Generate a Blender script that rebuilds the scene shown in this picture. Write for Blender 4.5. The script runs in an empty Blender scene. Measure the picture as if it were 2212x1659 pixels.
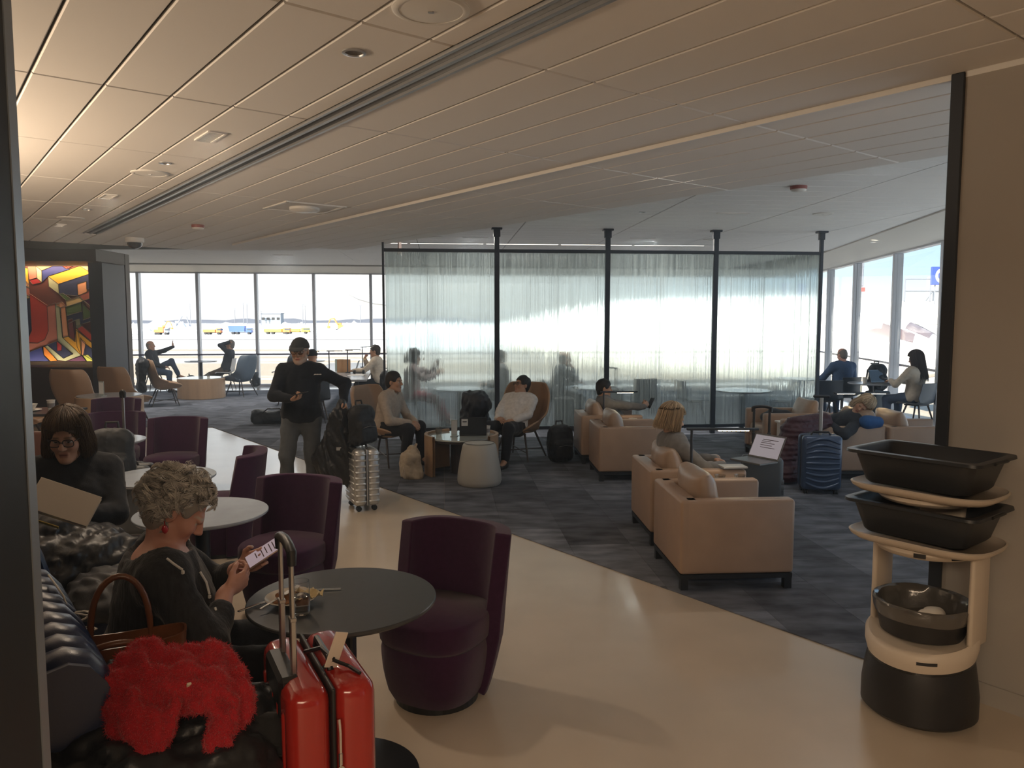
import bpy, bmesh, math, random
import numpy as np
from mathutils import Vector, Matrix

SC = bpy.context.scene
COL = SC.collection
PI = math.pi
RNG = np.random.default_rng(7)

# ---------------------------------------------------------------- camera, world, sun, exposure
cam_d = bpy.data.cameras.new('camera')
cam = bpy.data.objects.new('camera', cam_d)
COL.objects.link(cam)
cam.location = (0, 0, 1.82)
cam.rotation_euler = (math.radians(90 - 4.8), 0, 0)
cam_d.sensor_fit = 'HORIZONTAL'
cam_d.sensor_width = 36
cam_d.lens = 36 * 1660 / 2212
cam_d.clip_end = 3000
cam_d.clip_start = .05
SC.camera = cam

SC.view_settings.view_transform = 'Standard'
SC.view_settings.look = 'None'
SC.view_settings.exposure = 2.2
SC.view_settings.gamma = 1
SC.view_settings.use_curve_mapping = False
cy = SC.cycles
cy.use_denoising = True
cy.max_bounces = 10
cy.diffuse_bounces = 5
cy.glossy_bounces = 4
cy.transmission_bounces = 8
cy.transparent_max_bounces = 12
cy.sample_clamp_indirect = 6
cy.caustics_reflective = False
cy.caustics_refractive = True
cy.blur_glossy = 1.0
cy.use_adaptive_sampling = True

w = bpy.data.worlds.new('winter_sky')
SC.world = w
w.use_nodes = True
nt = w.node_tree
nt.nodes.clear()
wo = nt.nodes.new('ShaderNodeOutputWorld')
bg = nt.nodes.new('ShaderNodeBackground')
tc = nt.nodes.new('ShaderNodeTexCoord')
sx = nt.nodes.new('ShaderNodeSeparateXYZ')
nt.links.new(tc.outputs['Generated'], sx.inputs[0])


def sky_ramp(stops):
    r = nt.nodes.new('ShaderNodeValToRGB')
    nt.links.new(sx.outputs['Z'], r.inputs['Fac'])
    e = r.color_ramp.elements
    e[0].position, e[0].color = stops[0][0], (*stops[0][1], 1)
    e[1].position, e[1].color = stops[-1][0], (*stops[-1][1], 1)
    for p_, c_ in stops[1:-1]:
        q_ = e.new(p_)
        q_.color = (*c_, 1)
    return r


# hazy bright sky to the left (west), clearer and bluer to the right
hazy = sky_ramp([(0, (1.0, .985, .96)), (.06, (.99, .995, 1.0)), (.2, (.80, .90, 1.0)), (.5, (.52, .70, .95)), (1, (.32, .52, .85))])
clear = sky_ramp([(0, (.92, .97, 1.0)), (.05, (.58, .78, .95)), (.12, (.42, .66, .92)), (.5, (.30, .52, .85)), (1, (.22, .42, .78))])
az = nt.nodes.new('ShaderNodeMapRange')
az.inputs[1].default_value = .05
az.inputs[2].default_value = .5
nt.links.new(sx.outputs['X'], az.inputs[0])
mxs = nt.nodes.new('ShaderNodeMixRGB')
nt.links.new(az.outputs[0], mxs.inputs[0])
nt.links.new(hazy.outputs[0], mxs.inputs[1])
nt.links.new(clear.outputs[0], mxs.inputs[2])
nt.links.new(mxs.outputs[0], bg.inputs['Color'])
bg.inputs['Strength'].default_value = .37
nt.links.new(bg.outputs[0], wo.inputs['Surface'])

sun_d = bpy.data.lights.new('sun', 'SUN')
sun_d.energy = 5.0
sun_d.angle = math.radians(.6)
sun_d.color = (1, .93, .82)
sun = bpy.data.objects.new('sun', sun_d)
COL.objects.link(sun)
# the sun stands behind the building, to the left of the camera; roof and rear walls keep it out of the room
sun.rotation_euler = Vector((.62, .80, -.62)).to_track_quat('-Z', 'Y').to_euler()


def lamp_area(name, loc, rot, sx_, sy_, power, col):
    l = bpy.data.lights.new(name, 'AREA')
    l.shape = 'RECTANGLE'
    l.size, l.size_y = sx_, sy_
    l.energy = power
    l.color = col
    o = bpy.data.objects.new(name, l)
    COL.objects.link(o)
    o.location = loc
    o.rotation_euler = rot
    return o


# sampling portals in the two glazed facades (they emit nothing, they only guide the sky light)
for nm_, loc_, rot_, sx_, sy_ in (('portal_facade', (-2.0, 21.3, 1.55), (math.radians(-90), 0, math.atan2(2.66, 21.0)), 21, 3.0),
                                  ('portal_side', (7.05, 13.2, 1.55), (math.radians(-90), 0, math.atan2(19.4, 2.87) + math.pi), 19, 3.0)):
    po = lamp_area(nm_, loc_, rot_, sx_, sy_, 1, (1, 1, 1))
    po.data.cycles.is_portal = True

# unseen warm fill lamps, added behind the camera and as a left uplight
WARM = (1.0, .75, .51)
lamp_area('fill_lamp_rear', (-.5, -2.2, 2.9), (0, 0, 0), 4.0, 1.6, 55, WARM)
lamp_area('fill_uplight_left', (-5.2, 3.2, 2.1), (math.pi, 0, 0), 2.0, 3.0, 172, WARM)
# ---------------------------------------------------------------- materials
MATS = {}


def mat(name, col=(.5, .5, .5), rough=.6, metal=0., spec=.5, bump=0., bscale=200., var=0., vscale=3., alpha=1.,
        emit=None, estr=0., attr=None, sheen=0., coat=0., aniso=None, randv=0., stretch=None, trans=0., ior=1.45, world=False):
    if name in MATS:
        return MATS[name]
    m = bpy.data.materials.new(name)
    m.use_nodes = True
    n = m.node_tree.nodes
    L = m.node_tree.links
    b = n['Principled BSDF']
    b.inputs['Base Color'].default_value = (*col, 1)
    b.inputs['Roughness'].default_value = rough
    b.inputs['Metallic'].default_value = metal
    b.inputs['Specular IOR Level'].default_value = spec
    if sheen:
        b.inputs['Sheen Weight'].default_value = sheen
        b.inputs['Sheen Roughness'].default_value = .4
    if coat:
        b.inputs['Coat Weight'].default_value = coat
        b.inputs['Coat Roughness'].default_value = .08
    if trans:
        b.inputs['Transmission Weight'].default_value = trans
        b.inputs['IOR'].default_value = ior
    if emit:
        b.inputs['Emission Color'].default_value = (*emit, 1)
        b.inputs['Emission Strength'].default_value = estr
    if alpha < 1:
        b.inputs['Alpha'].default_value = alpha
    tcn = n.new('ShaderNodeTexCoord')
    src = tcn.outputs['Object']
    if world:
        src = n.new('ShaderNodeNewGeometry').outputs['Position']
    if stretch:
        mp = n.new('ShaderNodeMapping')
        mp.inputs['Scale'].default_value = stretch
        L.new(src, mp.inputs[0])
        src = mp.outputs[0]
    base = None
    if attr:
        a = n.new('ShaderNodeAttribute')
        a.attribute_name = attr
        base = a.outputs['Color']
    if var or randv:
        hsv = n.new('ShaderNodeHueSaturation')
        if base is not None:
            L.new(base, hsv.inputs['Color'])
        else:
            hsv.inputs['Color'].default_value = (*col, 1)
        val = None
        if var:
            t = n.new('ShaderNodeTexNoise')
            t.inputs['Scale'].default_value = vscale
            t.inputs['Detail'].default_value = 5
            L.new(src, t.inputs['Vector'])
            mr = n.new('ShaderNodeMapRange')
            mr.inputs[1].default_value = .25
            mr.inputs[2].default_value = .75
            mr.inputs[3].default_value = 1 - var
            mr.inputs[4].default_value = 1 + var
            L.new(t.outputs['Fac'], mr.inputs[0])
            val = mr.outputs[0]
        if randv:
            oi = n.new('ShaderNodeObjectInfo')
            mr2 = n.new('ShaderNodeMapRange')
            mr2.inputs[3].default_value = 1 - randv
            mr2.inputs[4].default_value = 1 + randv
            L.new(oi.outputs['Random'], mr2.inputs[0])
            if val is not None:
                mu = n.new('ShaderNodeMath')
                mu.operation = 'MULTIPLY'
                L.new(val, mu.inputs[0])
                L.new(mr2.outputs[0], mu.inputs[1])
                val = mu.outputs[0]
            else:
                val = mr2.outputs[0]
        L.new(val, hsv.inputs['Value'])
        base = hsv.outputs[0]
    if base is not None:
        L.new(base, b.inputs['Base Color'])
    if bump:
        t2 = n.new('ShaderNodeTexNoise')
        t2.inputs['Scale'].default_value = bscale
        t2.inputs['Detail'].default_value = 3
        L.new(src, t2.inputs['Vector'])
        bp = n.new('ShaderNodeBump')
        bp.inputs['Strength'].default_value = bump
        bp.inputs['Distance'].default_value = .004
        L.new(t2.outputs['Fac'], bp.inputs['Height'])
        L.new(bp.outputs[0], b.inputs['Normal'])
    MATS[name] = m
    return m


def glass_mat(name, tint=(.96, .98, .98), refl=.08, rough=.02):
    """window pane: clear, with a faint mirror reflection"""
    m = bpy.data.materials.new(name)
    m.use_nodes = True
    n = m.node_tree.nodes
    L = m.node_tree.links
    n.clear()
    o = n.new('ShaderNodeOutputMaterial')
    mx = n.new('ShaderNodeMixShader')
    t = n.new('ShaderNodeBsdfTransparent')
    t.inputs[0].default_value = (*tint, 1)
    g = n.new('ShaderNodeBsdfGlossy')
    g.inputs['Roughness'].default_value = rough
    mx.inputs[0].default_value = refl
    L.new(t.outputs[0], mx.inputs[1])
    L.new(g.outputs[0], mx.inputs[2])
    L.new(mx.outputs[0], o.inputs[0])
    return m


# ---------------------------------------------------------------- object helpers
def mesh_obj(name, V, F, m=None, parent=None, smooth=False, vcol=None, fm=None, loc=None, rz=0., sharp=None):
    me = bpy.data.meshes.new(name)
    V = np.asarray(V, dtype=np.float32)
    if isinstance(F, np.ndarray):
        n, k = F.shape
        me.vertices.add(len(V))
        me.vertices.foreach_set('co', V.ravel())
        me.loops.add(n * k)
        me.loops.foreach_set('vertex_index', F.astype(np.int32).ravel())
        me.polygons.add(n)
        me.polygons.foreach_set('loop_start', np.arange(0, n * k, k, dtype=np.int32))
        me.update(calc_edges=True)
    else:
        me.from_pydata([tuple(v) for v in V.tolist()], [], F)
        me.update()
    if m is not None:
        for q in (m if isinstance(m, (list, tuple)) else [m]):
            me.materials.append(q)
    if fm is not None:
        me.polygons.foreach_set('material_index', np.asarray(fm, dtype=np.int32))
    if smooth:
        me.polygons.foreach_set('use_smooth', np.ones(len(me.polygons), dtype=bool))
        if sharp:
            me.set_sharp_from_angle(angle=math.radians(sharp))
    if vcol is not None:
        at = me.color_attributes.new('Col', 'FLOAT_COLOR', 'POINT')
        c4 = np.ones((len(V), 4), dtype=np.float32)
        c4[:, :3] = vcol
        at.data.foreach_set('color', c4.ravel())
    o = bpy.data.objects.new(name, me)
    COL.objects.link(o)
    if parent is not None:
        o.parent = parent
    if loc is not None:
        o.location = loc
    if rz:
        o.rotation_euler = (0, 0, rz)
    return o


def tag(o, label=None, cat=None, group=None, kind=None):
    if label:
        o['label'] = label
    if cat:
        o['category'] = cat
    if group:
        o['group'] = group
    if kind:
        o['kind'] = kind
    return o


def thing(name, label, cat, loc=(0, 0, 0), rz=0., group=None):
    o = bpy.data.objects.new(name, None)
    o.empty_display_size = .1
    COL.objects.link(o)
    o.location = loc
    o.rotation_euler = (0, 0, rz)
    return tag(o, label, cat, group)


def dup(root, loc, rz, label=None, group=None):
    r = root.copy()
    COL.objects.link(r)
    r.location = loc
    r.rotation_euler = (0, 0, rz)
    if label:
        r['label'] = label
    if group:
        r['group'] = group
    for ch in list(root.children):
        c = ch.copy()
        COL.objects.link(c)
        c.parent = r
        for g in list(ch.children):
            d = g.copy()
            COL.objects.link(d)
            d.parent = c
    return r


def rotz(a):
    c, s = math.cos(a), math.sin(a)
    return np.array([[c, -s, 0], [s, c, 0], [0, 0, 1.]])


def rotx(a):
    c, s = math.cos(a), math.sin(a)
    return np.array([[1., 0, 0], [0, c, -s], [0, s, c]])


def roty(a):
    c, s = math.cos(a), math.sin(a)
    return np.array([[c, 0, s], [0, 1., 0], [-s, 0, c]])


class MB:
    """collects simple shapes; build() links them as one mesh object"""

    def __init__(self):
        self.V = []
        self.F = []
        self.M = []
        self.n = 0

    def raw(self, V, F, mi=0):
        V = np.asarray(V, dtype=float)
        self.V.append(V)
        o = self.n
        for f in F:
            self.F.append([int(i) + o for i in f])
            self.M.append(mi)
        self.n += len(V)
        return self

    def box(self, c, s, R=None, bev=0., mi=0, seg=2):
        c = np.array(c, float)
        h = np.array(s, float) / 2
        if bev <= 0:
            V = np.array([[x, y, z] for x in (-1, 1) for y in (-1, 1) for z in (-1, 1)], float) * h
            F = [(0, 1, 3, 2), (4, 6, 7, 5), (0, 4, 5, 1), (2, 3, 7, 6), (0, 2, 6, 4), (1, 5, 7, 3)]
        else:
            bm = bmesh.new()
            bmesh.ops.create_cube(bm, size=1)
            for v in bm.verts:
                v.co = Vector((v.co.x * 2 * h[0], v.co.y * 2 * h[1], v.co.z * 2 * h[2]))
            bmesh.ops.bevel(bm, geom=list(bm.edges), offset=min(bev, h.min() * .98), segments=seg, profile=.5, affect='EDGES')
            bm.verts.index_update()
            V = np.array([v.co[:] for v in bm.verts])
            F = [[v.index for v in f.verts] for f in bm.faces]
            bm.free()
        if R is not None:
            V = V @ np.asarray(R).T
        return self.raw(V + c, F, mi)

    def tube(self, P, r, n=8, mi=0, caps=True, closed=False):
        P = np.asarray(P, float)
        r = np.broadcast_to(np.asarray(r, float), (len(P),))
        V = []
        up = np.array([0, 0, 1.])
        prev = None
        for i in range(len(P)):
            if closed:
                t = P[(i + 1) % len(P)] - P[i - 1]
            else:
                t = P[min(i + 1, len(P) - 1)] - P[max(i - 1, 0)]
            t = t / (np.linalg.norm(t) + 1e-9)
            a = prev if prev is not None else (up if abs(t[2]) < .9 else np.array([1., 0, 0]))
            a = a - t * a.dot(t)
            a /= np.linalg.norm(a) + 1e-9
            prev = a
            b = np.cross(t, a)
            for k in range(n):
                q = 2 * PI * k / n
                V.append(P[i] + r[i] * (math.cos(q) * a + math.sin(q) * b))
        F = []
        m = len(P)
        for i in range(m if closed else m - 1):
            j = (i + 1) % m
            for k in range(n):
                F.append((i * n + k, i * n + (k + 1) % n, j * n + (k + 1) % n, j * n + k))
        if caps and not closed:
            F.append(tuple(range(n - 1, -1, -1)))
            F.append(tuple(range((m - 1) * n, m * n)))
        return self.raw(V, F, mi)

    def lathe(self, prof, n=32, c=(0, 0, 0), mi=0, sx=1., sy=1., capb=True, capt=True, a0=0., a1=2 * PI, R=None):
        prof = np.asarray(prof, float)
        full = abs(a1 - a0 - 2 * PI) < 1e-6
        k = n if full else n + 1
        V = []
        for (r, z) in prof:
            for i in range(k):
                q = a0 + (a1 - a0) * i / n
                V.append((r * math.cos(q) * sx, r * math.sin(q) * sy, z))
        F = []
        for j in range(len(prof) - 1):
            for i in range(n):
                i2 = (i + 1) % k
                F.append((j * k + i, j * k + i2, (j + 1) * k + i2, (j + 1) * k + i))
        if full and capb:
            F.append(tuple(range(k - 1, -1, -1)))
        if full and capt:
            F.append(tuple(range((len(prof) - 1) * k, len(prof) * k)))
        V = np.array(V)
        if R is not None:
            V = V @ np.asarray(R).T
        return self.raw(V + np.array(c, float), F, mi)

    def prism(self, poly, z0, z1, mi=0, R=None, c=(0, 0, 0)):
        n = len(poly)
        V = [(x, y, z0) for x, y in poly] + [(x, y, z1) for x, y in poly]
        F = [tuple(range(n - 1, -1, -1)), tuple(range(n, 2 * n))]
        for i in range(n):
            j = (i + 1) % n
            F.append((i, j, n + j, n + i))
        V = np.array(V, float)
        if R is not None:
            V = V @ np.asarray(R).T
        return self.raw(V + np.array(c, float), F, mi)

    def sheet(self, G, thick=0., mi=0):
        """G: (nu,nv,3) grid; solid sheet of the given thickness"""
        G = np.asarray(G, float)
        nu, nv, _ = G.shape
        du = np.gradient(G, axis=0)
        dv = np.gradient(G, axis=1)
        N = np.cross(du, dv)
        N /= np.linalg.norm(N, axis=2, keepdims=True) + 1e-9
        A = (G + N * thick / 2).reshape(-1, 3)
        B = (G - N * thick / 2).reshape(-1, 3)
        m = nu * nv
        F = []
        ix = lambda i, j: i * nv + j
        for i in range(nu - 1):
            for j in range(nv - 1):
                F.append((ix(i, j), ix(i + 1, j), ix(i + 1, j + 1), ix(i, j + 1)))
                F.append((m + ix(i, j), m + ix(i, j + 1), m + ix(i + 1, j + 1), m + ix(i + 1, j)))
        bd = [(i, 0) for i in range(nu)] + [(nu - 1, j) for j in range(1, nv)] + [(i, nv - 1) for i in range(nu - 2, -1, -1)] + [(0, j) for j in range(nv - 2, 0, -1)]
        for a in range(len(bd)):
            p, q = ix(*bd[a]), ix(*bd[(a + 1) % len(bd)])
            F.append((p, m + p, m + q, q))
        return self.raw(np.vstack([A, B]), F, mi)

    def build(self, name, m, parent=None, smooth=False, sharp=40, loc=None, rz=0.):
        V = np.vstack(self.V)
        o = mesh_obj(name, V, self.F, m, parent, smooth, fm=self.M if isinstance(m, (list, tuple)) else None, loc=loc, rz=rz,
                     sharp=sharp if smooth else None)
        return o


def strands(P, r, col=None, sides=3, taper=True):
    """P: (N,M,3) paths -> thin tubes as arrays V, F (and per-vertex colours)"""
    N, M, _ = P.shape
    T = np.gradient(P, axis=1)
    T /= np.linalg.norm(T, axis=2, keepdims=True) + 1e-9
    ref = np.zeros_like(T)
    ref[..., 2] = 1
    ref[np.abs(T[..., 2]) > .85] = (1, 0, 0)
    A = np.cross(T, ref)
    A /= np.linalg.norm(A, axis=2, keepdims=True) + 1e-9
    B = np.cross(T, A)
    rr = np.broadcast_to(np.asarray(r, float), (N,))[:, None, None]
    tp = np.linspace(1, .35, M)[None, :, None] if taper else 1.
    V = np.stack([P + rr * tp * (math.cos(2 * PI * k / sides) * A + math.sin(2 * PI * k / sides) * B) for k in range(sides)], 2)
    idx = np.arange(N * M * sides).reshape(N, M, sides)
    F = np.stack([np.stack([idx[:, :-1, k], idx[:, :-1, (k + 1) % sides], idx[:, 1:, (k + 1) % sides], idx[:, 1:, k]], -1) for k in range(sides)], 2)
    vc = None
    if col is not None:
        vc = np.repeat(col, M * sides, axis=0)
    return V.reshape(-1, 3), F.reshape(-1, 4), vc


# ---------------------------------------------------------------- distance-field sculpting (bodies, clothes, soft things)
def axis_coords(lo, hi, h, fine):
    pts = [lo]
    while pts[-1] < hi:
        p = pts[-1]
        step = h
        for a, b, hf in fine:
            if a - h <= p <= b:
                step = min(step, hf)
        pts.append(p + step)
    return np.array(pts, dtype=np.float32)


class Field:
    def __init__(self, lo, hi, h, fine=()):
        self.h = h
        ax = []
        for d in range(3):
            ax.append(axis_coords(lo[d], hi[d], h, [(c[d] - e, c[d] + e, hf) for c, e, hf in fine]))
        self.ax = ax
        self.D = np.full([len(a) for a in ax], 1.0, dtype=np.float32)

    def sub(self, lo, hi):
        sl = []
        for d in range(3):
            i = max(0, int(np.searchsorted(self.ax[d], lo[d])) - 1)
            j = min(len(self.ax[d]), int(np.searchsorted(self.ax[d], hi[d])) + 1)
            sl.append(slice(i, max(i, j)))
        X = self.ax[0][sl[0]][:, None, None]
        Y = self.ax[1][sl[1]][None, :, None]
        Z = self.ax[2][sl[2]][None, None, :]
        return tuple(sl), X, Y, Z

    def put(self, f, lo, hi, k=.02, op='u'):
        pad = k + 2.2 * self.h
        sl, X, Y, Z = self.sub(np.asarray(lo) - pad, np.asarray(hi) + pad)
        A = self.D[sl]
        if A.size == 0:
            return self
        B = f(X, Y, Z)
        if op == 'u':
            if k > 0:
                hh = np.maximum(k - np.abs(A - B), 0) / k
                self.D[sl] = np.minimum(A, B) - hh * hh * k * .25
            else:
                self.D[sl] = np.minimum(A, B)
        else:
            B = -B
            if k > 0:
                hh = np.maximum(k - np.abs(A - B), 0) / k
                self.D[sl] = np.maximum(A, B) + hh * hh * k * .25
            else:
                self.D[sl] = np.maximum(A, B)
        return self

    def cap(self, a, b, ra, rb=None, k=.02, op='u', flat=None):
        """tapered capsule; flat=(axis vector, factor) squashes its section"""
        a = np.asarray(a, float)
        b = np.asarray(b, float)
        rb = ra if rb is None else rb
        ba = b - a
        L2 = float(ba.dot(ba)) + 1e-9

        def f(X, Y, Z):
            px, py, pz = X - a[0], Y - a[1], Z - a[2]
            t = np.clip((px * ba[0] + py * ba[1] + pz * ba[2]) / L2, 0, 1)
            qx, qy, qz = px - ba[0] * t, py - ba[1] * t, pz - ba[2] * t
            if flat is not None:
                w_, s_ = flat
                w_ = np.asarray(w_, float)
                dt = qx * w_[0] + qy * w_[1] + qz * w_[2]
                e_ = (1 / s_ - 1) * dt
                qx, qy, qz = qx + w_[0] * e_, qy + w_[1] * e_, qz + w_[2] * e_
            return (np.sqrt(qx * qx + qy * qy + qz * qz) - (ra + (rb - ra) * t)).astype(np.float32)
        r = max(ra, rb)
        return self.put(f, np.minimum(a, b) - r, np.maximum(a, b) + r, k, op)

    def ell(self, c, r, R=None, k=.02, op='u'):
        c = np.asarray(c, float)
        r = np.broadcast_to(np.asarray(r, float), (3,))
        Rm = np.eye(3) if R is None else np.asarray(R, float)

        def f(X, Y, Z):
            px, py, pz = X - c[0], Y - c[1], Z - c[2]
            l = [px * Rm[0, i] + py * Rm[1, i] + pz * Rm[2, i] for i in range(3)]
            k0 = np.sqrt(sum((l[i] / r[i]) ** 2 for i in range(3)))
            k1 = np.sqrt(sum((l[i] / r[i] ** 2) ** 2 for i in range(3))) + 1e-6
            return (k0 * (k0 - 1) / k1).astype(np.float32)
        e = np.abs(Rm) @ r
        return self.put(f, c - e, c + e, k, op)

    def rbox(self, c, hs, rad, R=None, k=.02, op='u'):
        c = np.asarray(c, float)
        hs = np.asarray(hs, float)
        Rm = np.eye(3) if R is None else np.asarray(R, float)
        q_ = np.maximum(hs - rad, .0005)

        def f(X, Y, Z):
            px, py, pz = X - c[0], Y - c[1], Z - c[2]
            l = [np.abs(px * Rm[0, i] + py * Rm[1, i] + pz * Rm[2, i]) - q_[i] for i in range(3)]
            o = np.sqrt(sum(np.maximum(v, 0) ** 2 for v in l))
            return (o + np.minimum(np.maximum(np.maximum(l[0], l[1]), l[2]), 0) - rad).astype(np.float32)
        e = np.abs(Rm) @ hs
        return self.put(f, c - e, c + e, k, op)

    def plane(self, p, n, k=0.):
        """keeps the side opposite to n"""
        n = np.asarray(n, float)
        n = n / np.linalg.norm(n)
        p = np.asarray(p, float)
        B = ((self.ax[0] - p[0]) * n[0])[:, None, None] + ((self.ax[1] - p[1]) * n[1])[None, :, None] + ((self.ax[2] - p[2]) * n[2])[None, None, :]
        A = self.D
        if k > 0:
            hh = np.maximum(k - np.abs(A - B), 0) / k
            self.D = (np.maximum(A, B) + hh * hh * k * .25).astype(np.float32)
        else:
            self.D = np.maximum(A, B).astype(np.float32)
        return self

    def noise(self, amp, freq, seed=0, n=6, stretch=(1, 1, 1), ridge=False):
        rg = np.random.default_rng(seed)
        m = np.argwhere(np.abs(self.D) < .03 + amp)
        if len(m) == 0:
            return self
        P = np.stack([self.ax[d][m[:, d]] for d in range(3)], 1)
        K = rg.normal(size=(n, 3))
        K /= np.linalg.norm(K, axis=1, keepdims=True)
        K *= freq * rg.uniform(.6, 1.5, (n, 1)) * np.asarray(stretch)
        wp = np.sin(P @ (K[0] * .45) + 1.3)[:, None] * .8
        s = np.zeros(len(P))
        for i in range(n):
            v = np.sin(P @ K[i] + rg.uniform(0, 6.28) + wp[:, 0])
            s += (1 - 2 * np.abs(v)) if ridge else v
        self.D[m[:, 0], m[:, 1], m[:, 2]] += (amp * s / math.sqrt(n)).astype(np.float32)
        return self

    def mesh(self):
        D = self.D
        S = D < 0
        S[0] = S[-1] = False
        S[:, 0] = S[:, -1] = False
        S[:, :, 0] = S[:, :, -1] = False
        D = np.where(S, D, np.maximum(D, 1e-5))
        c = np.zeros([n - 1 for n in D.shape], dtype=np.uint8)
        for i in (0, 1):
            for j in (0, 1):
                for k in (0, 1):
                    c += S[i:S.shape[0] - 1 + i, j:S.shape[1] - 1 + j, k:S.shape[2] - 1 + k]
        act = (c > 0) & (c < 8)
        cells = np.argwhere(act)
        idx = np.full(c.shape, -1, dtype=np.int64)
        idx[act] = np.arange(len(cells))
        acc = np.zeros((len(cells), 3))
        cnt = np.zeros(len(cells))
        ci, cj, ck = cells.T
        ax = self.ax
        cr = [(i, j, k) for i in (0, 1) for j in (0, 1) for k in (0, 1)]
        for a in range(8):
            for b in range(a + 1, 8):
                if sum(abs(cr[a][d] - cr[b][d]) for d in range(3)) != 1:
                    continue
                ia, ib = cr[a], cr[b]
                da = D[ci + ia[0], cj + ia[1], ck + ia[2]]
                db = D[ci + ib[0], cj + ib[1], ck + ib[2]]
                mk = (da < 0) != (db < 0)
                t = np.where(mk, da / np.where(da == db, 1, da - db), 0)
                for d in range(3):
                    pa = ax[d][cells[:, d] + ia[d]]
                    pb = ax[d][cells[:, d] + ib[d]]
                    acc[:, d] += np.where(mk, pa + t * (pb - pa), 0)
                cnt += mk
        V = acc / np.maximum(cnt, 1)[:, None]
        Fs = []
        # x edges
        def quads(axis):
            s0 = [slice(None)] * 3
            s1 = [slice(None)] * 3
            s0[axis] = slice(0, -1)
            s1[axis] = slice(1, None)
            d = S[tuple(s0)] != S[tuple(s1)]
            e = np.argwhere(d)
            o1, o2 = (axis + 1) % 3, (axis + 2) % 3
            ok = (e[:, o1] > 0) & (e[:, o2] > 0) & (e[:, o1] < S.shape[o1] - 1) & (e[:, o2] < S.shape[o2] - 1)
            e = e[ok]
            q = []
            for (u, v) in ((-1, -1), (0, -1), (0, 0), (-1, 0)):
                f = e.copy()
                f[:, o1] += u
                f[:, o2] += v
                q.append(idx[f[:, 0], f[:, 1], f[:, 2]])
            q = np.stack(q, 1)
            ins = S[e[:, 0], e[:, 1], e[:, 2]]
            q[~ins] = q[~ins][:, ::-1]
            return q
        F = np.vstack([quads(0), quads(1), quads(2)])
        F = F[(F >= 0).all(1)]
        return V, F

    def build(self, name, m, parent=None, vcol=None, loc=None, rz=0., smooth=1):
        V, F = self.mesh()
        if len(V) == 0:
            return None
        for _ in range(smooth):
            acc = np.zeros_like(V)
            cnt = np.zeros(len(V))
            for a in range(4):
                np.add.at(acc, F[:, a], V[F[:, (a + 1) % 4]])
                np.add.at(cnt, F[:, a], 1)
                np.add.at(acc, F[:, a], V[F[:, a - 1]])
                np.add.at(cnt, F[:, a], 1)
            V = .5 * V + .5 * acc / np.maximum(cnt, 1)[:, None]
        vc = vcol(V) if vcol is not None else None
        return mesh_obj(name, V, F, m, parent, True, vcol=vc, loc=loc, rz=rz)


def nrm(v):
    v = np.asarray(v, float)
    return v / (np.linalg.norm(v) + 1e-9)


def ik(a, c, l1, l2, pole):
    """middle joint between a and c for bone lengths l1, l2, bending towards pole; returns (mid, end)"""
    a = np.asarray(a, float)
    c = np.asarray(c, float)
    d = c - a
    L = np.linalg.norm(d)
    L = max(L, 1e-4)
    if L > (l1 + l2) * .999:
        c = a + d / L * (l1 + l2) * .999
        L = (l1 + l2) * .999
    t = nrm(d)
    x = (l1 * l1 - l2 * l2 + L * L) / (2 * L)
    h = math.sqrt(max(l1 * l1 - x * x, 0))
    p = np.asarray(pole, float)
    p = p - t * p.dot(t)
    return a + t * x + nrm(p) * h, c
# ---------------------------------------------------------------- building axes
DX = np.array([-.615, .788])      # along the hallway edge (away from the camera, to the left)
NX = np.array([.788, .615])       # across it, towards the windows
PX = np.array([.996, .089])       # along the glass screen
QX = np.array([-.089, .996])
ADN = math.atan2(DX[1], DX[0])    # rotation of the d axis
APQ = math.atan2(PX[1], PX[0])
EDGE = 3.94                       # n of the carpet edge / soffit edge / end wall
ZN, ZF = 2.97, 3.20               # ceilings: hallway soffit and lounge


def dn(d, n, z=0.):
    v = DX * d + NX * n
    return (float(v[0]), float(v[1]), z)


def pq(p, q, z=0.):
    v = PX * p + QX * q
    return (float(v[0]), float(v[1]), z)


def clip(poly, a, b, c):
    """keep the part of poly where a*x+b*y <= c"""
    out = []
    for i in range(len(poly)):
        P, Q = poly[i], poly[(i + 1) % len(poly)]
        sp, sq = a * P[0] + b * P[1] - c, a * Q[0] + b * Q[1] - c
        if sp <= 0:
            out.append(P)
        if (sp < 0) != (sq < 0) and abs(sp - sq) > 1e-9:
            t = sp / (sp - sq)
            out.append((P[0] + t * (Q[0] - P[0]), P[1] + t * (Q[1] - P[1])))
    return out


M_floor = mat('epoxy_floor', (.56, .475, .375), rough=.25, var=.07, vscale=2.2, spec=.5, coat=.55)
M_carpet = mat('charcoal_carpet', (.125, .134, .158), rough=.95, var=.62, vscale=3.2, bump=.6, bscale=500, randv=.36, world=True, stretch=(1, 2.2, 1), spec=.15)
M_ceilN = mat('soffit_panel', (.74, .72, .70), rough=.8, bump=.15, bscale=900)
M_ceilF = mat('ceiling_plank', (.82, .82, .82), rough=.8, bump=.15, bscale=900)
M_gap = mat('joint_backing', (.06, .055, .05), rough=.9)  # dark backing slab above the gaps between ceiling panels
M_wall = mat('beige_wallcover', (.40, .375, .345), rough=.75, bump=.25, bscale=700)
M_white = mat('white_paint', (.78, .77, .75), rough=.5)
M_dmetal = mat('dark_metal', (.035, .042, .055), rough=.45, metal=.3)
M_alu = mat('aluminium', (.55, .56, .58), rough=.35, metal=.85)
M_mull = mat('mullion_metal', (.50, .52, .57), rough=.45, metal=.3)
M_black = mat('black_plastic', (.012, .013, .015), rough=.4)
M_dwall = mat('dark_wall', (.06, .045, .04), rough=.6)


def struct(o):
    o['kind'] = 'structure'
    return o


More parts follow.
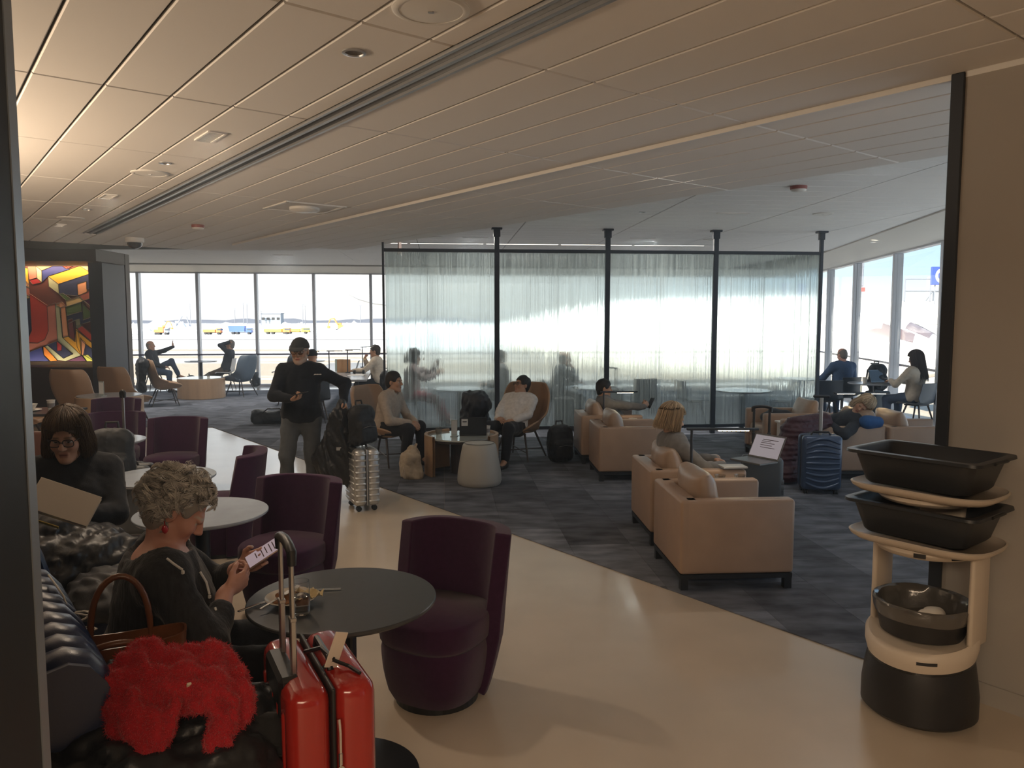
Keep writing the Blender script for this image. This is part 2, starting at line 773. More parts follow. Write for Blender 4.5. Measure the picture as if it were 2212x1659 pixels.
# floor: hard floor slab everywhere, carpet tiles on it beyond the hallway edge
mb = MB()
mb.box((1, 7, -.15), (32, 40, .3))
# keep the slab inside the facade
fl = MB()
foot = [(-13, -6), (10.5, -6), (4.9, .2), (6.25, 7.2), (8.55, 22.95), (-13, 20.25)]
fl.prism(foot, -.3, 0)
floor = struct(fl.build('floor', M_floor))

CT_u, CT_v = .5, 1.0
cells = []
PL_a = [(-12.8, 12.9), (-5.12, 12.9)]
for i in range(-30, 26):
    for j in range(2, 22):
        off = .5 * (i % 2)
        c0 = [(i * CT_u, j * CT_v + off), ((i + 1) * CT_u, j * CT_v + off), ((i + 1) * CT_u, (j + 1) * CT_v + off), (i * CT_u, (j + 1) * CT_v + off)]
        w0 = [tuple(PX * a + QX * b) for a, b in c0]
        full = True
        for (a, b, c) in ((-NX[0], -NX[1], -EDGE), (.987, -.16, 4.05), (-.125, .992, 20.35), (-1, 0, 9.8)):
            n0 = len(w0)
            if any(a * x + b * y > c for x, y in w0):
                full = False
                w0 = clip(w0, a, b, c)
            if len(w0) < 3:
                break
        if len(w0) < 3:
            continue
        # second carpet field behind the end of the hallway
        cells.append((full, i, j, off, w0))
for i in range(-26, -9):
    for j in range(12, 22):
        w0 = [(i * CT_u, j * 1.0), ((i + 1) * CT_u, j * 1.0), ((i + 1) * CT_u, j + 1.0), (i * CT_u, j + 1.0)]
        for (a, b, c) in ((0, -1, -12.9), (NX[0], NX[1], EDGE), (-.125, .992, 20.35)):
            w0 = clip(w0, a, b, c) if len(w0) > 2 else w0
        if len(w0) > 2:
            cells.append((False, i, j, 0, w0))
cells.sort(key=lambda c: min(math.hypot(x, y) for x, y in c[4]))
far = MB()
g_ = .0015
for k, (full, i, j, off, poly) in enumerate(cells):
    cx_ = sum(x for x, y in poly) / len(poly)
    cy_ = sum(y for x, y in poly) / len(poly)
    if k < 290:
        t = MB()
        pl = [(x - cx_, y - cy_) for x, y in poly]
        t.prism([(x * (1 - .004), y * (1 - .004)) for x, y in pl], .0, .007)
        o = t.build('carpet_tile', M_carpet, floor, loc=(cx_, cy_, .0005))
    else:
        far.prism(poly, .0005, .0075)
o = far.build('carpet_field', M_carpet, floor)
o['kind'] = 'stuff'

# hallway soffit: panels .3125 x 1.51 in rows along d
ceil = MB()
pl = [dn(-8, -8)[:2], dn(-8, EDGE)[:2], dn(11.9, EDGE)[:2], (-5.2, 12.95), (-13, 12.95), (-13, -2)]
ceil.prism(pl, ZN + .014, ZN + .30)
ceiling = struct(ceil.build('ceiling', M_gap))
PW, PLN = .3125, 1.51


def panel_mesh(lx, ly, g=.0055):
    m_ = MB()
    a, b = lx / 2 - g, ly / 2 - g
    c = .006
    V = [(-a + c, -b + c, 0), (a - c, -b + c, 0), (a - c, b - c, 0), (-a + c, b - c, 0),
         (-a, -b, c), (a, -b, c), (a, b, c), (-a, b, c), (-a, -b, .014), (a, -b, .014), (a, b, .014), (-a, b, .014)]
    F = [(3, 2, 1, 0)]
    for o_ in (0, 4):
        for i in range(4):
            j = (i + 1) % 4
            F.append((o_ + i, o_ + j, o_ + 4 + j, o_ + 4 + i))
    m_.raw(V, F)
    return m_


npan = None
restN = MB()
cntN = 0
pans = []
SLOT = (1.875, 2.05)
for r in range(-6, 12):
    n0 = EDGE - (r + 1) * PW
    for c in range(-5, 9):
        d0 = 1.29 + (c - 1) * PLN
        ctr = dn(d0 + PLN / 2, n0 + PW / 2)
        if ctr[1] > 13.2 or ctr[0] < -12 or ctr[1] < -5:
            continue
        pans.append((math.hypot(ctr[0], ctr[1] - 4), d0, n0, ctr))
pans.sort()
for dist, d0, n0, ctr in pans:
    lo, hi = n0, n0 + PW
    if hi > SLOT[0] and lo < SLOT[1] and d0 < 11.6:
        if lo < SLOT[0] - .03:
            hi = SLOT[0]
        else:
            lo = SLOT[1]
        if hi - lo < .03:
            continue
        pm = panel_mesh(PLN, hi - lo)
        q = pm.build('ceiling_panel', M_ceilN, ceiling, loc=dn(d0 + PLN / 2, (lo + hi) / 2, ZN), rz=ADN)
        continue
    poly = [dn(d0, lo)[:2], dn(d0 + PLN, lo)[:2], dn(d0 + PLN, hi)[:2], dn(d0, hi)[:2]]
    if max(y for x, y in poly) > 12.95:
        poly = clip(poly, 0, 1, 12.95)
        if len(poly) < 3:
            continue
        restN.prism(poly, ZN, ZN + .014)
        continue
    if npan is None:
        npan = panel_mesh(PLN, PW).build('ceiling_panel', M_ceilN, ceiling, loc=(*ctr[:2], ZN), rz=ADN)
    else:
        q = npan.copy()
        COL.objects.link(q)
        q.location = (*ctr[:2], ZN)
        q.parent = ceiling
o = restN.build('cut_ceiling_panels', M_ceilN, ceiling)
o['kind'] = 'stuff'
# white edge trim of the soffit
tr = MB()
tr.box((0, 0, 0), (20.0, .014, .26), mi=0)
trim = struct(tr.build('trim_1', M_white, loc=dn(2.0, EDGE + .004, ZN + .105), rz=ADN))

# linear slot diffuser in the soffit
sl = thing('linear_diffuser', 'long double-slot linear air diffuser running along the beige ceiling', 'air vent', dn(5.85, 1.9625, ZN), ADN)
mb = MB()
mb.box((0, 0, .008), (11.7, .165, .012))
mb.build('backing', M_black, sl)
for y in (-.082, 0, .078):
    mb = MB()
    mb.box((0, y, -.002), (11.7, .018 if y else .022, .02))
    mb.build('rail', M_alu, sl)

# lounge ceiling: planks along p
LC = MB()
plf = [dn(-6, EDGE)[:2], (4.6, .6), (6.5, 7.2), (8.8, 23.2), (-13, 20.5), (-13, 12.95), (-5.2, 12.95)]
LC.prism(plf, ZF + .014, ZF + .4)
ceiling2 = struct(LC.build('ceiling_lounge', M_gap))
KW, KL = .326, 1.63
fpan = None
restF = MB()
cand = []
for i in range(-8, 5):
    for j in range(8, 70):
        p0, q0 = -.45 + i * KL, j * KW
        poly = [pq(p0, q0)[:2], pq(p0 + KL, q0)[:2], pq(p0 + KL, q0 + KW)[:2], pq(p0, q0 + KW)[:2]]
        if all(NX[0] * x + NX[1] * y < EDGE - .2 for x, y in poly):
            continue
        cut = False
        for (a, b, c) in ((.987, -.16, 3.80), (-.126, .992, 20.05), (-NX[0], -NX[1], -EDGE + .25)):
            if any(a * x + b * y > c for x, y in poly):
                cut = cut or (a > .5 or b > .5)
                poly = clip(poly, a, b, c)
            if len(poly) < 3:
                break
        if len(poly) < 3:
            continue
        ctr = pq(p0 + KL / 2, q0 + KW / 2)
        cand.append((math.hypot(ctr[0], ctr[1]), cut, ctr, poly))
cand.sort(key=lambda t: t[0])
nf = 0
for dist, cut, ctr, poly in cand:
    if cut or nf >= 255:
        g = .004
        restF.prism([(x + (ctr[0] - x) * .003, y + (ctr[1] - y) * .012) for x, y in poly], ZF, ZF + .014)
        continue
    nf += 1
    if fpan is None:
        fpan = panel_mesh(KL, KW, .0055).build('ceiling_plank', M_ceilF, ceiling2, loc=(*ctr[:2], ZF), rz=APQ)
    else:
        q = fpan.copy()
        COL.objects.link(q)
        q.location = (*ctr[:2], ZF)
        q.parent = ceiling2
o = restF.build('distant_ceiling_planks', M_ceilF, ceiling2)
o['kind'] = 'stuff'

# bulkheads over the two facades (plaster, sloping down to the window heads)
FR0, FR1 = np.array([4.42, 3.5]), np.array([7.52, 22.8])       # inner edge, right
WR0, WR1 = np.array([5.63, 3.5]), np.array([8.5, 22.9])        # right facade line
WL0, WL1 = np.array([-12.5, 20.24]), np.array([8.5, 22.9])     # left facade line
FL0, FL1 = np.array([-12.5, 18.85]), np.array([7.3, 21.4])


def bulk(name, a0, a1, b0, b1, zt, zb):
    m_ = MB()
    V = [(*a0, zt), (*a1, zt), (*b1, zb), (*b0, zb), (*a0, zt + .3), (*a1, zt + .3), (*b1, zt + .3), (*b0, zt + .3)]
    m_.raw(V, [(0, 1, 2, 3), (4, 7, 6, 5), (0, 4, 5, 1), (2, 6, 7, 3), (0, 3, 7, 4), (1, 5, 6, 2)])
    return struct(m_.build(name, M_bulk))


M_bulk = mat('bulkhead_plaster', (.70, .68, .64), rough=.6)
bulk('trim_2', FR0, FR1, WR0, WR1, ZF - .02, 3.07)
bulk('trim_3', FL0, FL1, WL0, WL1, ZF - .02, 3.07)

# facades
M_pane = glass_mat('clear_pane')


def facade(name, A, B, spots, head, mull_w, mull_d, rail_z):
    u = (B - A) / np.linalg.norm(B - A)
    ang = math.atan2(u[1], u[0])
    Ln = float(np.linalg.norm(B - A))
    f = MB()
    f.box((Ln / 2, 0, .03), (Ln, .14, .06))
    f.box((Ln / 2, 0, head + .03), (Ln, .14, .06))
    win = struct(f.build(name, M_mull, loc=(*A, 0), rz=ang))
    for s in spots:
        m_ = MB()
        m_.box((s, 0, head / 2 + .03), (mull_w, mull_d, head - .06), bev=.006, seg=1)
        m_.build('mullion', M_mull, win)
    e = [0] + list(spots) + [Ln]
    for a, b in zip(e[:-1], e[1:]):
        m_ = MB()
        m_.box(((a + b) / 2, .02, head / 2 + .03), (b - a - mull_w, .012, head - .06))
        m_.build('pane', M_pane, win)
    r = MB()
    r.tube([(0.1, -.16, rail_z), (Ln - .1, -.16, rail_z)], .022, 10)
    for s in spots:
        r.box((s, -.09, rail_z), (.03, .14, .03))
    r.build('guard_rail', mat('rail_purple_metal', (.10, .08, .14), rough=.4, metal=.5), win)
    return win, u


uL = (WL1 - WL0) / np.linalg.norm(WL1 - WL0)


def u_at(px):
    """distance along the left facade where the sight line of column px meets it"""
    dx_ = (px - 1106) / 1660
    # A + s u = t (dx, 1)
    s = (dx_ * WL0[1] - WL0[0]) / (uL[0] - dx_ * uL[1])
    return float(s)


facade('window_1', WL0, WL1, [u_at(x) for x in (50, 178, 305, 432, 557, 681, 803)] + [u_at(803) + 1.62 * k for k in range(1, 8)], 3.05, .075, .2, .88)
uR = (WR1 - WR0) / np.linalg.norm(WR1 - WR0)
spR = []
for px_ in (2036, 1932, 1846):
    dx_ = (px_ - 1106) / 1660
    spR.append(float((dx_ * WR0[1] - WR0[0]) / (uR[0] - dx_ * uR[1])))
st = spR[0] - spR[1]
print('right mullions', spR)
gap = spR[1] - spR[0]
lst = [spR[0] + gap * k for k in range(-3, 0)] + spR + [spR[2] + gap * k for k in range(1, 8)]
lst = [s for s in lst if .4 < s < 19]
facade('window_2', WR0, WR1, lst, 3.05, .09, .17, .95)

# end wall on the right: wallcover with a dark corner trim
wl = MB()
wl.box((-3.0, -.08, ZN / 2), (6.0, .16, ZN))
wall_r = struct(wl.build('wall_right', M_wall, loc=dn(1.607, EDGE, 0), rz=ADN))
bb = MB()
bb.box((-3.0, .006, .05), (6.0, .012, .1))
struct(bb.build('baseboard_right', M_wall, loc=dn(1.607, EDGE, 0), rz=ADN))
ct = MB()
ct.box((.0, -.07, ZN / 2), (.06, .17, ZN), bev=.004, seg=1)
struct(ct.build('trim_4', M_dmetal, loc=dn(1.637, EDGE, 0), rz=ADN))
ou = thing('wall_socket', 'black socket low on the beige wall behind the bus-tub robot', 'socket', dn(.995, EDGE, .3), ADN)
mb = MB()
mb.box((0, .006, 0), (.08, .012, .12), bev=.003, seg=1)
mb.build('cover_plate', M_black, ou)
mb = MB()
mb.box((0, .013, .025), (.035, .006, .03))
mb.box((0, .013, -.025), (.035, .006, .03))
mb.build('outlet', M_dmetal, ou)

# dark door post at the left, close to the camera
pst = MB()
pst.box((-2.62, .83, 1.6), (3.5, 1.06, 3.3))
post = struct(pst.build('wall_left', M_black))
pt = MB()
pt.box((-.8695, 1.371, 1.6), (.004, .022, 3.3))
struct(pt.build('trim_5', mat('post_edge', (.30, .33, .36), rough=.35, metal=.7)))

# hidden enclosure (keeps the daylight out from behind)
for nm, c, s in (('wall_rear', (0, -5.9, 1.6), (24, .2, 3.4)), ('wall_side', (-12.9, 7.5, 1.6), (.2, 27, 3.4))):
    m_ = MB()
    m_.box(c, s)
    struct(m_.build(nm, M_wall))
m_ = MB()
m_.box((-1.5, 0, 0), (7.5, .2, 3.4))
struct(m_.build('wall_side_right', M_wall, loc=(7.8, -2.2, 1.6), rz=math.atan2(-6.2, 5.6)))
m_ = MB()
m_.prism([(-16, -9), (13, -9), (13, 2), (9.5, 23.9), (-16, 21.2)], 3.62, 3.9)
struct(m_.build('roof', M_dwall))
# ---------------------------------------------------------------- outside: apron, snow, aircraft
GZ = -4.6
M_snow = mat('snow', (.86, .87, .89), rough=.9, var=.06, vscale=.02)


def streak_mat(name, c1, c2, sc, lo, hi):
    m = bpy.data.materials.new(name)
    m.use_nodes = True
    n, L = m.node_tree.nodes, m.node_tree.links
    b = n['Principled BSDF']
    b.inputs['Roughness'].default_value = .85
    t = n.new('ShaderNodeTexCoord')
    mp = n.new('ShaderNodeMapping')
    mp.inputs['Scale'].default_value = sc
    tx = n.new('ShaderNodeTexNoise')
    tx.inputs['Scale'].default_value = 1
    tx.inputs['Detail'].default_value = 6
    r = n.new('ShaderNodeValToRGB')
    r.color_ramp.elements[0].position = lo
    r.color_ramp.elements[0].color = (*c1, 1)
    r.color_ramp.elements[1].position = hi
    r.color_ramp.elements[1].color = (*c2, 1)
    L.new(t.outputs['Object'], mp.inputs[0])
    L.new(mp.outputs[0], tx.inputs['Vector'])
    L.new(tx.outputs['Fac'], r.inputs['Fac'])
    L.new(r.outputs[0], b.inputs['Base Color'])
    return m


M_apron = streak_mat('snowy_apron', (.30, .25, .19), (.72, .71, .70), (.012, .11, .1), .50, .68)
M_field = streak_mat('snow_field', (.16, .15, .16), (.85, .85, .87), (.012, .05, .1), .36, .50)
M_taxi = mat('taxiway', (.16, .15, .14), rough=.9)
mb = MB()
mb.box((0, 92, GZ - .5), (900, 150, 1))
struct(mb.build('ground', M_apron))
mb = MB()
mb.box((0, 215, GZ - .45), (1200, 98, 1))
struct(mb.build('ground_snow_strip', M_snow))
mb = MB()
mb.box((0, 243, GZ - .42), (1200, 10, 1))
struct(mb.build('road_taxiway', M_taxi))
mb = MB()
mb.box((0, 1250, GZ - .5), (4200, 1980, 1))
struct(mb.build('ground_field', M_field))

rg = np.random.default_rng(3)


def heap(name, x, y, w_, h_, m, seed, dpt=None):
    n1, n2 = 22, 14
    r2 = np.random.default_rng(seed)
    ph = r2.uniform(0, 6.28, 8)
    V, F = [], []
    for i in range(n1 + 1):
        for j in range(n2 + 1):
            u, v = i / n1 * 2 - 1, j / n2 * 2 - 1
            e = max(0, 1 - abs(u) ** 1.6) * max(0, 1 - v * v)
            z = h_ * e * (1 + .35 * math.sin(u * 5 + ph[0]) + .22 * math.sin(u * 11 + v * 3 + ph[1]) + .15 * math.sin(u * 23 + ph[2]))
            V.append((x + u * w_ / 2, y + v * (dpt or w_ * .4) / 2, GZ + z))
    for i in range(n1):
        for j in range(n2):
            a = i * (n2 + 1) + j
            F.append((a, a + n2 + 1, a + n2 + 2, a + 1))
    return struct(mesh_obj(name, V, F, m, smooth=True))


M_hill = mat('bare_trees_far', (.10, .11, .14), rough=1)
k = 0
for (u0, y, wpx, hpx) in ((300, 420, 60, 14), (395, 450, 70, 13), (340, 560, 150, 14), (470, 430, 90, 12), (560, 560, 160, 9), (655, 430, 75, 15), (640, 520, 120, 12),
                          (765, 430, 100, 15), (730, 600, 160, 9), (830, 420, 60, 12), (500, 620, 200, 8), (930, 480, 160, 14), (1100, 500, 200, 12)):
    k += 1
    heap('hill_%d' % k, (u0 - 1106) / 1660 * y, y, wpx / 1660 * y, 6.42 * 0 + hpx / 1660 * y, M_snow, k)
for (u0, y, wpx, hpx) in ((420, 1300, 500, 9), (700, 1500, 460, 8), (1000, 1700, 700, 9)):
    k += 1
    heap('hill_%d' % k, (u0 - 1106) / 1660 * y, y, wpx / 1660 * y, hpx / 1660 * y, M_hill, k)

M_tyre = mat('tyre', (.02, .02, .022), rough=.8)


def truck(name, label, u0, y, L_, H_, body, cab, yaw=0., bed=True):
    x = (u0 - 1106) / 1660 * y
    t = thing(name, label, 'vehicle', (x, y, GZ + .05), yaw)
    m_ = MB()
    if bed:
        m_.raw([(-L_ * .5, -1.2, 1.1), (L_ * .14, -1.2, 1.1), (L_ * .14, 1.2, 1.1), (-L_ * .5, 1.2, 1.1), (-L_ * .56, -1.25, H_), (L_ * .16, -1.25, H_), (L_ * .16, 1.25, H_), (-L_ * .56, 1.25, H_)],
               [(0, 3, 2, 1), (4, 5, 6, 7), (0, 1, 5, 4), (1, 2, 6, 5), (2, 3, 7, 6), (3, 0, 4, 7)])
    else:
        m_.box((-L_ * .18, 0, 1.6), (L_ * .64, 2.2, 1.2))
    m_.build('load_bed', body, t)
    m_ = MB()
    m_.box((L_ * .32, 0, 1.75), (L_ * .26, 2.3, 1.9), bev=.2, seg=1)
    m_.box((L_ * .36, 0, 2.1), (L_ * .2, 2.34, .6), mi=1)
    m_.build('cab', [cab, mat('truck_window', (.05, .07, .09), rough=.2)], t)
    m_ = MB()
    m_.box((0, 0, .85), (L_ * .95, 1.0, .3))
    m_.build('chassis', M_tyre, t)
    for sx_ in (-.36, -.18, .32):
        for sy in (-1, 1):
            m_ = MB()
            m_.lathe([(0, -.2), (.55, -.2), (.55, .2), (0, .2)], 14, (L_ * sx_, sy * 1.05, .55), R=rotx(PI / 2), capb=False, capt=False)
            m_.build('wheel', M_tyre, t)
    return t


M_blue = mat('truck_blue', (.06, .12, .42), rough=.4)
M_orange = mat('machine_orange', (.75, .22, .05), rough=.5)
M_yellow = mat('machine_yellow', (.85, .58, .06), rough=.5)
M_tgrey = mat('truck_grey', (.55, .56, .58), rough=.5)
truck('dump_truck', 'blue dump truck standing on the snowy airfield', 524, 330, 10, 3.7, M_blue, M_blue)
truck('snow_plough_truck', 'yellow plough truck on the snowy airfield right of the blue dump truck', 602, 335, 12, 2.6, M_yellow, M_orange, bed=False)
truck('flatbed_truck', 'long yellow flatbed truck parked behind the standing man in the cap', 640, 345, 14, 2.2, M_yellow, M_yellow, bed=False)
truck('service_truck', 'orange service truck left of the blue dump truck on the snow', 462, 325, 8, 2.4, M_orange, M_orange, bed=False)
truck('small_service_truck', 'small orange truck at the left end of the snowy airfield', 352, 320, 6, 2.3, M_orange, M_tgrey, bed=False)


def excavator(label, u0, y, m_, s=1., flip=1):
    x = (u0 - 1106) / 1660 * y
    t = thing('excavator', label, 'excavator', (x, y, GZ))
    a = MB()
    for sy in (-1, 1):
        a.box((0, sy * 1.1 * s, .5 * s), (4 * s, .6 * s, .9 * s), bev=.3 * s, seg=2)
    a.build('tracks', M_tyre, t)
    a = MB()
    a.box((-.3 * s * flip, 0, 1.8 * s), (3 * s, 2.4 * s, 1.5 * s), bev=.15 * s, seg=1)
    a.box((.6 * s * flip, .6 * s, 2.9 * s), (1.3 * s, 1.1 * s, 1.2 * s), bev=.1 * s, seg=1)
    a.build('cab', m_, t)
    a = MB()
    a.tube([(1 * s * flip, -.3, 2.2 * s), (3.0 * s * flip, -.3, 5.4 * s), (4.6 * s * flip, -.3, 5.0 * s)], [.35 * s, .3 * s, .25 * s], 6)
    a.build('boom', m_, t)
    a = MB()
    a.tube([(4.6 * s * flip, -.3, 5.1 * s), (5.6 * s * flip, -.3, 2.2 * s)], [.25 * s, .2 * s], 6)
    a.box((5.3 * s * flip, -.3, 1.7 * s), (1.3 * s, 1.1 * s, 1.0 * s), bev=.2 * s, seg=1)
    a.build('arm_and_bucket', m_, t)


excavator('grey excavator with raised boom beside the left snow heaps', 380, 480, mat('machine_grey', (.25, .27, .32), rough=.6), 1.6, 1)
excavator('orange excavator digging at the snow heap behind the cap wearer', 738, 430, M_orange, 1.3, -1)
excavator('small orange excavator in front of the leftmost snow heap', 352, 400, M_orange, 1.0, 1)

M_pole = mat('mast_grey', (.16, .17, .20), rough=.5)
for i, (u0, y, h, lb) in enumerate(((414, 700, 14, 'light mast over the airfield between the two leftmost window mullions'), (510, 640, 9, 'short thin light mast standing left of the twin masts on the snow'), (528, 600, 13, 'left one of the two tall twin masts on the horizon'),
                                    (536, 600, 12.5, 'right one of the two tall twin masts on the horizon'), (566, 560, 7, 'short floodlight mast beside the grey airfield hut'), (656, 620, 12, 'thin light mast left of the cap wearer above the snow'),
                                    (661, 640, 12, 'thin light mast directly above the cap wearer on the snow'), (780, 600, 11, 'light mast right of the cap wearer near the aircraft wing'))):
    x = (u0 - 1106) / 1660 * y
    t = thing('light_mast', lb, 'light mast', (x, y, GZ))
    a = MB()
    H_ = 1.82 - GZ + h
    a.tube([(0, 0, 0), (0, 0, H_)], [.35, .22], 8)
    a.build('pole', M_pole, t)
    a = MB()
    a.box((0, 0, H_), (2.6, .5, .5))
    a.box((0, 0, H_ - 1.2), (2.0, .4, .4))
    a.build('lamp_head', M_pole, t)
t = thing('airfield_building', 'grey box-shaped airfield building on the snowy horizon', 'building', ((590 - 1106) / 1660 * 620, 620, GZ))
a = MB()
a.box((0, 0, 5.5), (16, 8, 11))
a.build('wall', mat('far_building', (.20, .23, .26), rough=.7), t)
a = MB()
a.box((0, 0, 11.3), (17, 9, .8))
a.build('roof', M_pole, t)
for j in range(4):
    a = MB()
    a.box((-6 + 4 * j, -4.05, 7), (2.4, .1, 2))
    a.build('window', M_tyre, t)

# ---- airliner nose close to the right facade
M_skin_ac = mat('aircraft_white', (.86, .86, .85), rough=.28, coat=.3)
M_ckpt = mat('cockpit_glass', (.085, .062, .068), rough=.35, spec=.25)
ac = thing('airliner', 'white airliner nose with dark cockpit windows outside the right facade', 'aircraft', (23.0, 39.0, .5), math.radians(-45))


def fus_r(x):
    # x: 0 at the nose tip, negative aft
    if x < -22:
        return 2.75 - (-22 - x) / 12 * 2.0
    t = min(1, -x / 7.2)
    return 2.75 * (max(t, 0) ** .56) * (1 if t >= 1 else (1 - .0 * t))


def fus_c(x):
    t = min(1, -x / 7.2)
    return -.85 * (1 - t) ** 1.7


def fus_pt(x, a):
    r = fus_r(x)
    return (x, r * math.sin(a), fus_c(x) + r * math.cos(a))


xs = [-.005, -.08, -.25, -.6, -1.1, -1.8, -2.6, -3.5, -4.5, -5.6, -6.6, -7.2, -9, -14, -22, -26, -30, -34]
a = MB()
n_ = 40
V = [fus_pt(x, 2 * PI * i / n_) for x in xs for i in range(n_)]
F = [(j * n_ + i, j * n_ + (i + 1) % n_, (j + 1) * n_ + (i + 1) % n_, (j + 1) * n_ + i) for j in range(len(xs) - 1) for i in range(n_)]
F.append(tuple(range(n_ - 1, -1, -1)))
F.append(tuple((len(xs) - 1) * n_ + i for i in range(n_)))
a.raw(V, F)
a.build('fuselage', M_skin_ac, ac, smooth=True, sharp=60)


def cockpit(x0, x1, a0, a1, cut=0.):
    m_ = MB()
    N1, N2 = 8, 6
    V, F = [], []
    for i in range(N1 + 1):
        for j in range(N2 + 1):
            s_, t_ = i / N1, j / N2
            x = x0 + (x1 - x0) * s_
            lo = a0 + cut * max(0, s_ - .55) * 1.2
            hi = a1 - cut * max(0, s_ - .55) * .9
            an = lo + (hi - lo) * t_
            px, py, pz = fus_pt(x, an)
            nn = nrm((-.35 * 0 + .4, math.sin(an), math.cos(an)))
            V.append((px + nn[0] * .03, py + nn[1] * .03, pz + nn[2] * .03))
    for i in range(N1):
        for j in range(N2):
            b_ = i * (N2 + 1) + j
            F.append((b_, b_ + 1, b_ + N2 + 2, b_ + N2 + 1))
    m_.raw(V, F)
    m_.build('cockpit_window', M_ckpt, ac, smooth=True)


for sgn in (-1, 1):
    cockpit(-1.5, -2.6, sgn * .06, sgn * .66)
    cockpit(-2.1, -3.6, sgn * .74, sgn * 1.13)
    cockpit(-3.1, -4.3, sgn * .95, sgn * 1.28, cut=.35 * sgn)
for pp in ([(-3.2, -2.05, -.9), (-2.9, -2.2, -.95)], [(-3.4, -2.1, -1.3), (-3.1, -2.25, -1.35)]):
    a = MB()
    a.tube(pp, .03, 6)
    a.build('probe', M_pole, ac)

# far wing tip seen through the left facade
wg = thing('aircraft_wing', 'thin swept wing tip of a parked aircraft beyond the left windows', 'aircraft wing', (-6.9, 62, 3.1))
a = MB()
P = [(-6.2, 0, .75), (-5.4, 0, .35), (-4.2, 0, .02), (-2, 0, -.25), (4, 0, -.7), (14, 3, -1.2)]
cw = [.25, .6, 1.0, 1.3, 2.0, 3.2]
V, F = [], []
for (x, y, z), c in zip(P, cw):
    V += [(x, y - c / 2, z), (x, y, z + .06 + c * .03), (x, y + c / 2, z), (x, y, z - .05 - c * .03)]
for i in range(len(P) - 1):
    for k_ in range(4):
        F.append((i * 4 + k_, i * 4 + (k_ + 1) % 4, i * 4 + 4 + (k_ + 1) % 4, i * 4 + 4 + k_))
F += [(3, 2, 1, 0), tuple(len(V) - 4 + i for i in range(4))]
a.raw(V, F)
a.build('wing', mat('wing_grey', (.42, .44, .47), rough=.4), wg)

# jet bridge with railings and its blue letter sign
jb = thing('jet_bridge', 'jet bridge platform with grey railings above the airliner nose', 'jet bridge', (0, 0, 0))
M_jb = mat('jet_bridge_paint', (.62, .60, .55), rough=.6)
M_jbd = mat('jet_bridge_canopy', (.30, .28, .26), rough=.8, var=.3, vscale=1.5)
a = MB()
a.box((30.5, 47, 2.2), (15, 2.6, 1.4), bev=.05, seg=1)
a.box((29.0, 49.0, 3.9), (1.2, 1.2, 2.4), bev=.05, seg=1)
a.build('bridge_tunnel', M_jb, jb)
for (x, h) in ((25.8, 1.3), (27.4, 1.3)):
    a = MB()
    a.box((x, 47, 3.5), (.9, .8, 1.3 + h * .4), bev=.05, seg=1)
    a.build('roof_unit', mat('roof_unit_grey', (.33, .35, .38), rough=.6), jb)
for k_ in range(10):
    a = MB()
    a.tube([(23.2 + k_ * 1.5, 45.7, 2.9), (23.2 + k_ * 1.5, 45.7, 4.2)], .05, 6)
    a.build('railing_post', M_pole, jb)
for z_ in (3.5, 4.2):
    a = MB()
    a.tube([(23.2, 45.7, z_), (38, 45.7, z_)], .045, 6)
    a.build('railing_bar', M_pole, jb)
a = MB()
for k_ in range(9):
    z0 = 2.9 + .33 * k_
    a.box((26.9, 45.4, z0), (.9, .06, .06))
a.tube([(26.5, 45.4, 2.6), (26.5, 45.4, 5.9)], .05, 6)
a.tube([(27.4, 45.4, 2.6), (27.4, 45.4, 5.9)], .05, 6)
a.build('ladder', M_pole, jb)
# folded canopy around the cab
G = np.zeros((20, 9, 3))
for i in range(20):
    for j in range(9):
        s_, t_ = i / 19, j / 8
        an = -PI * .1 + t_ * PI * .75
        rr = 2.5 + .14 * math.cos(i * PI)
        G[i, j] = (24.6 + s_ * 3.4 + math.cos(an) * .4, 41.8 + .6 * s_ - math.cos(an) * rr * .5, .3 + math.sin(an) * rr * .95)
a = MB()
a.sheet(G, .08)
a.build('folded_canopy', M_jbd, jb)
a = MB()
a.box((31, 44.0, .9), (5.4, 3.8, 3.4), bev=.1, seg=1)
a.build('bridge_cab', M_jb, jb)
a = MB()
a.tube([(28.5, 45.5, GZ), (28.5, 45.5, 1.6)], .5, 12)
a.build('support_leg', M_jb, jb)

gs = thing('hanging_gate_sign', 'blue gate sign with a white letter C outside the right windows', 'sign', (23.72, 43.3, 4.25), 0)
a = MB()
a.box((.9, 0, 0), (2.4, .12, 1.0), bev=.02, seg=1)
a.build('sign_panel', mat('sign_blue', (.03, .06, .36), rough=.45), gs)


def letter_c(cx, cz, ro, ri, y):
    V, F = [], []
    n1 = 22
    for i in range(n1 + 1):
        an = math.radians(42) + math.radians(276) * i / n1
        for r in (ri, ro):
            V.append((cx + r * math.cos(an) * .85, y, cz + r * math.sin(an)))
    for i in range(n1):
        F.append((2 * i, 2 * i + 2, 2 * i + 3, 2 * i + 1))
    return V, F


a = MB()
V, F = letter_c(.25, 0, .40, .24, -.07)
a.raw(V, F)
a.build('letter', M_white, gs)
a = MB()
for x in (.0, 1.6):
    a.tube([(x, .1, -.4), (x, .1, -1.6)], .04, 6)
a.build('sign_support', M_pole, gs)
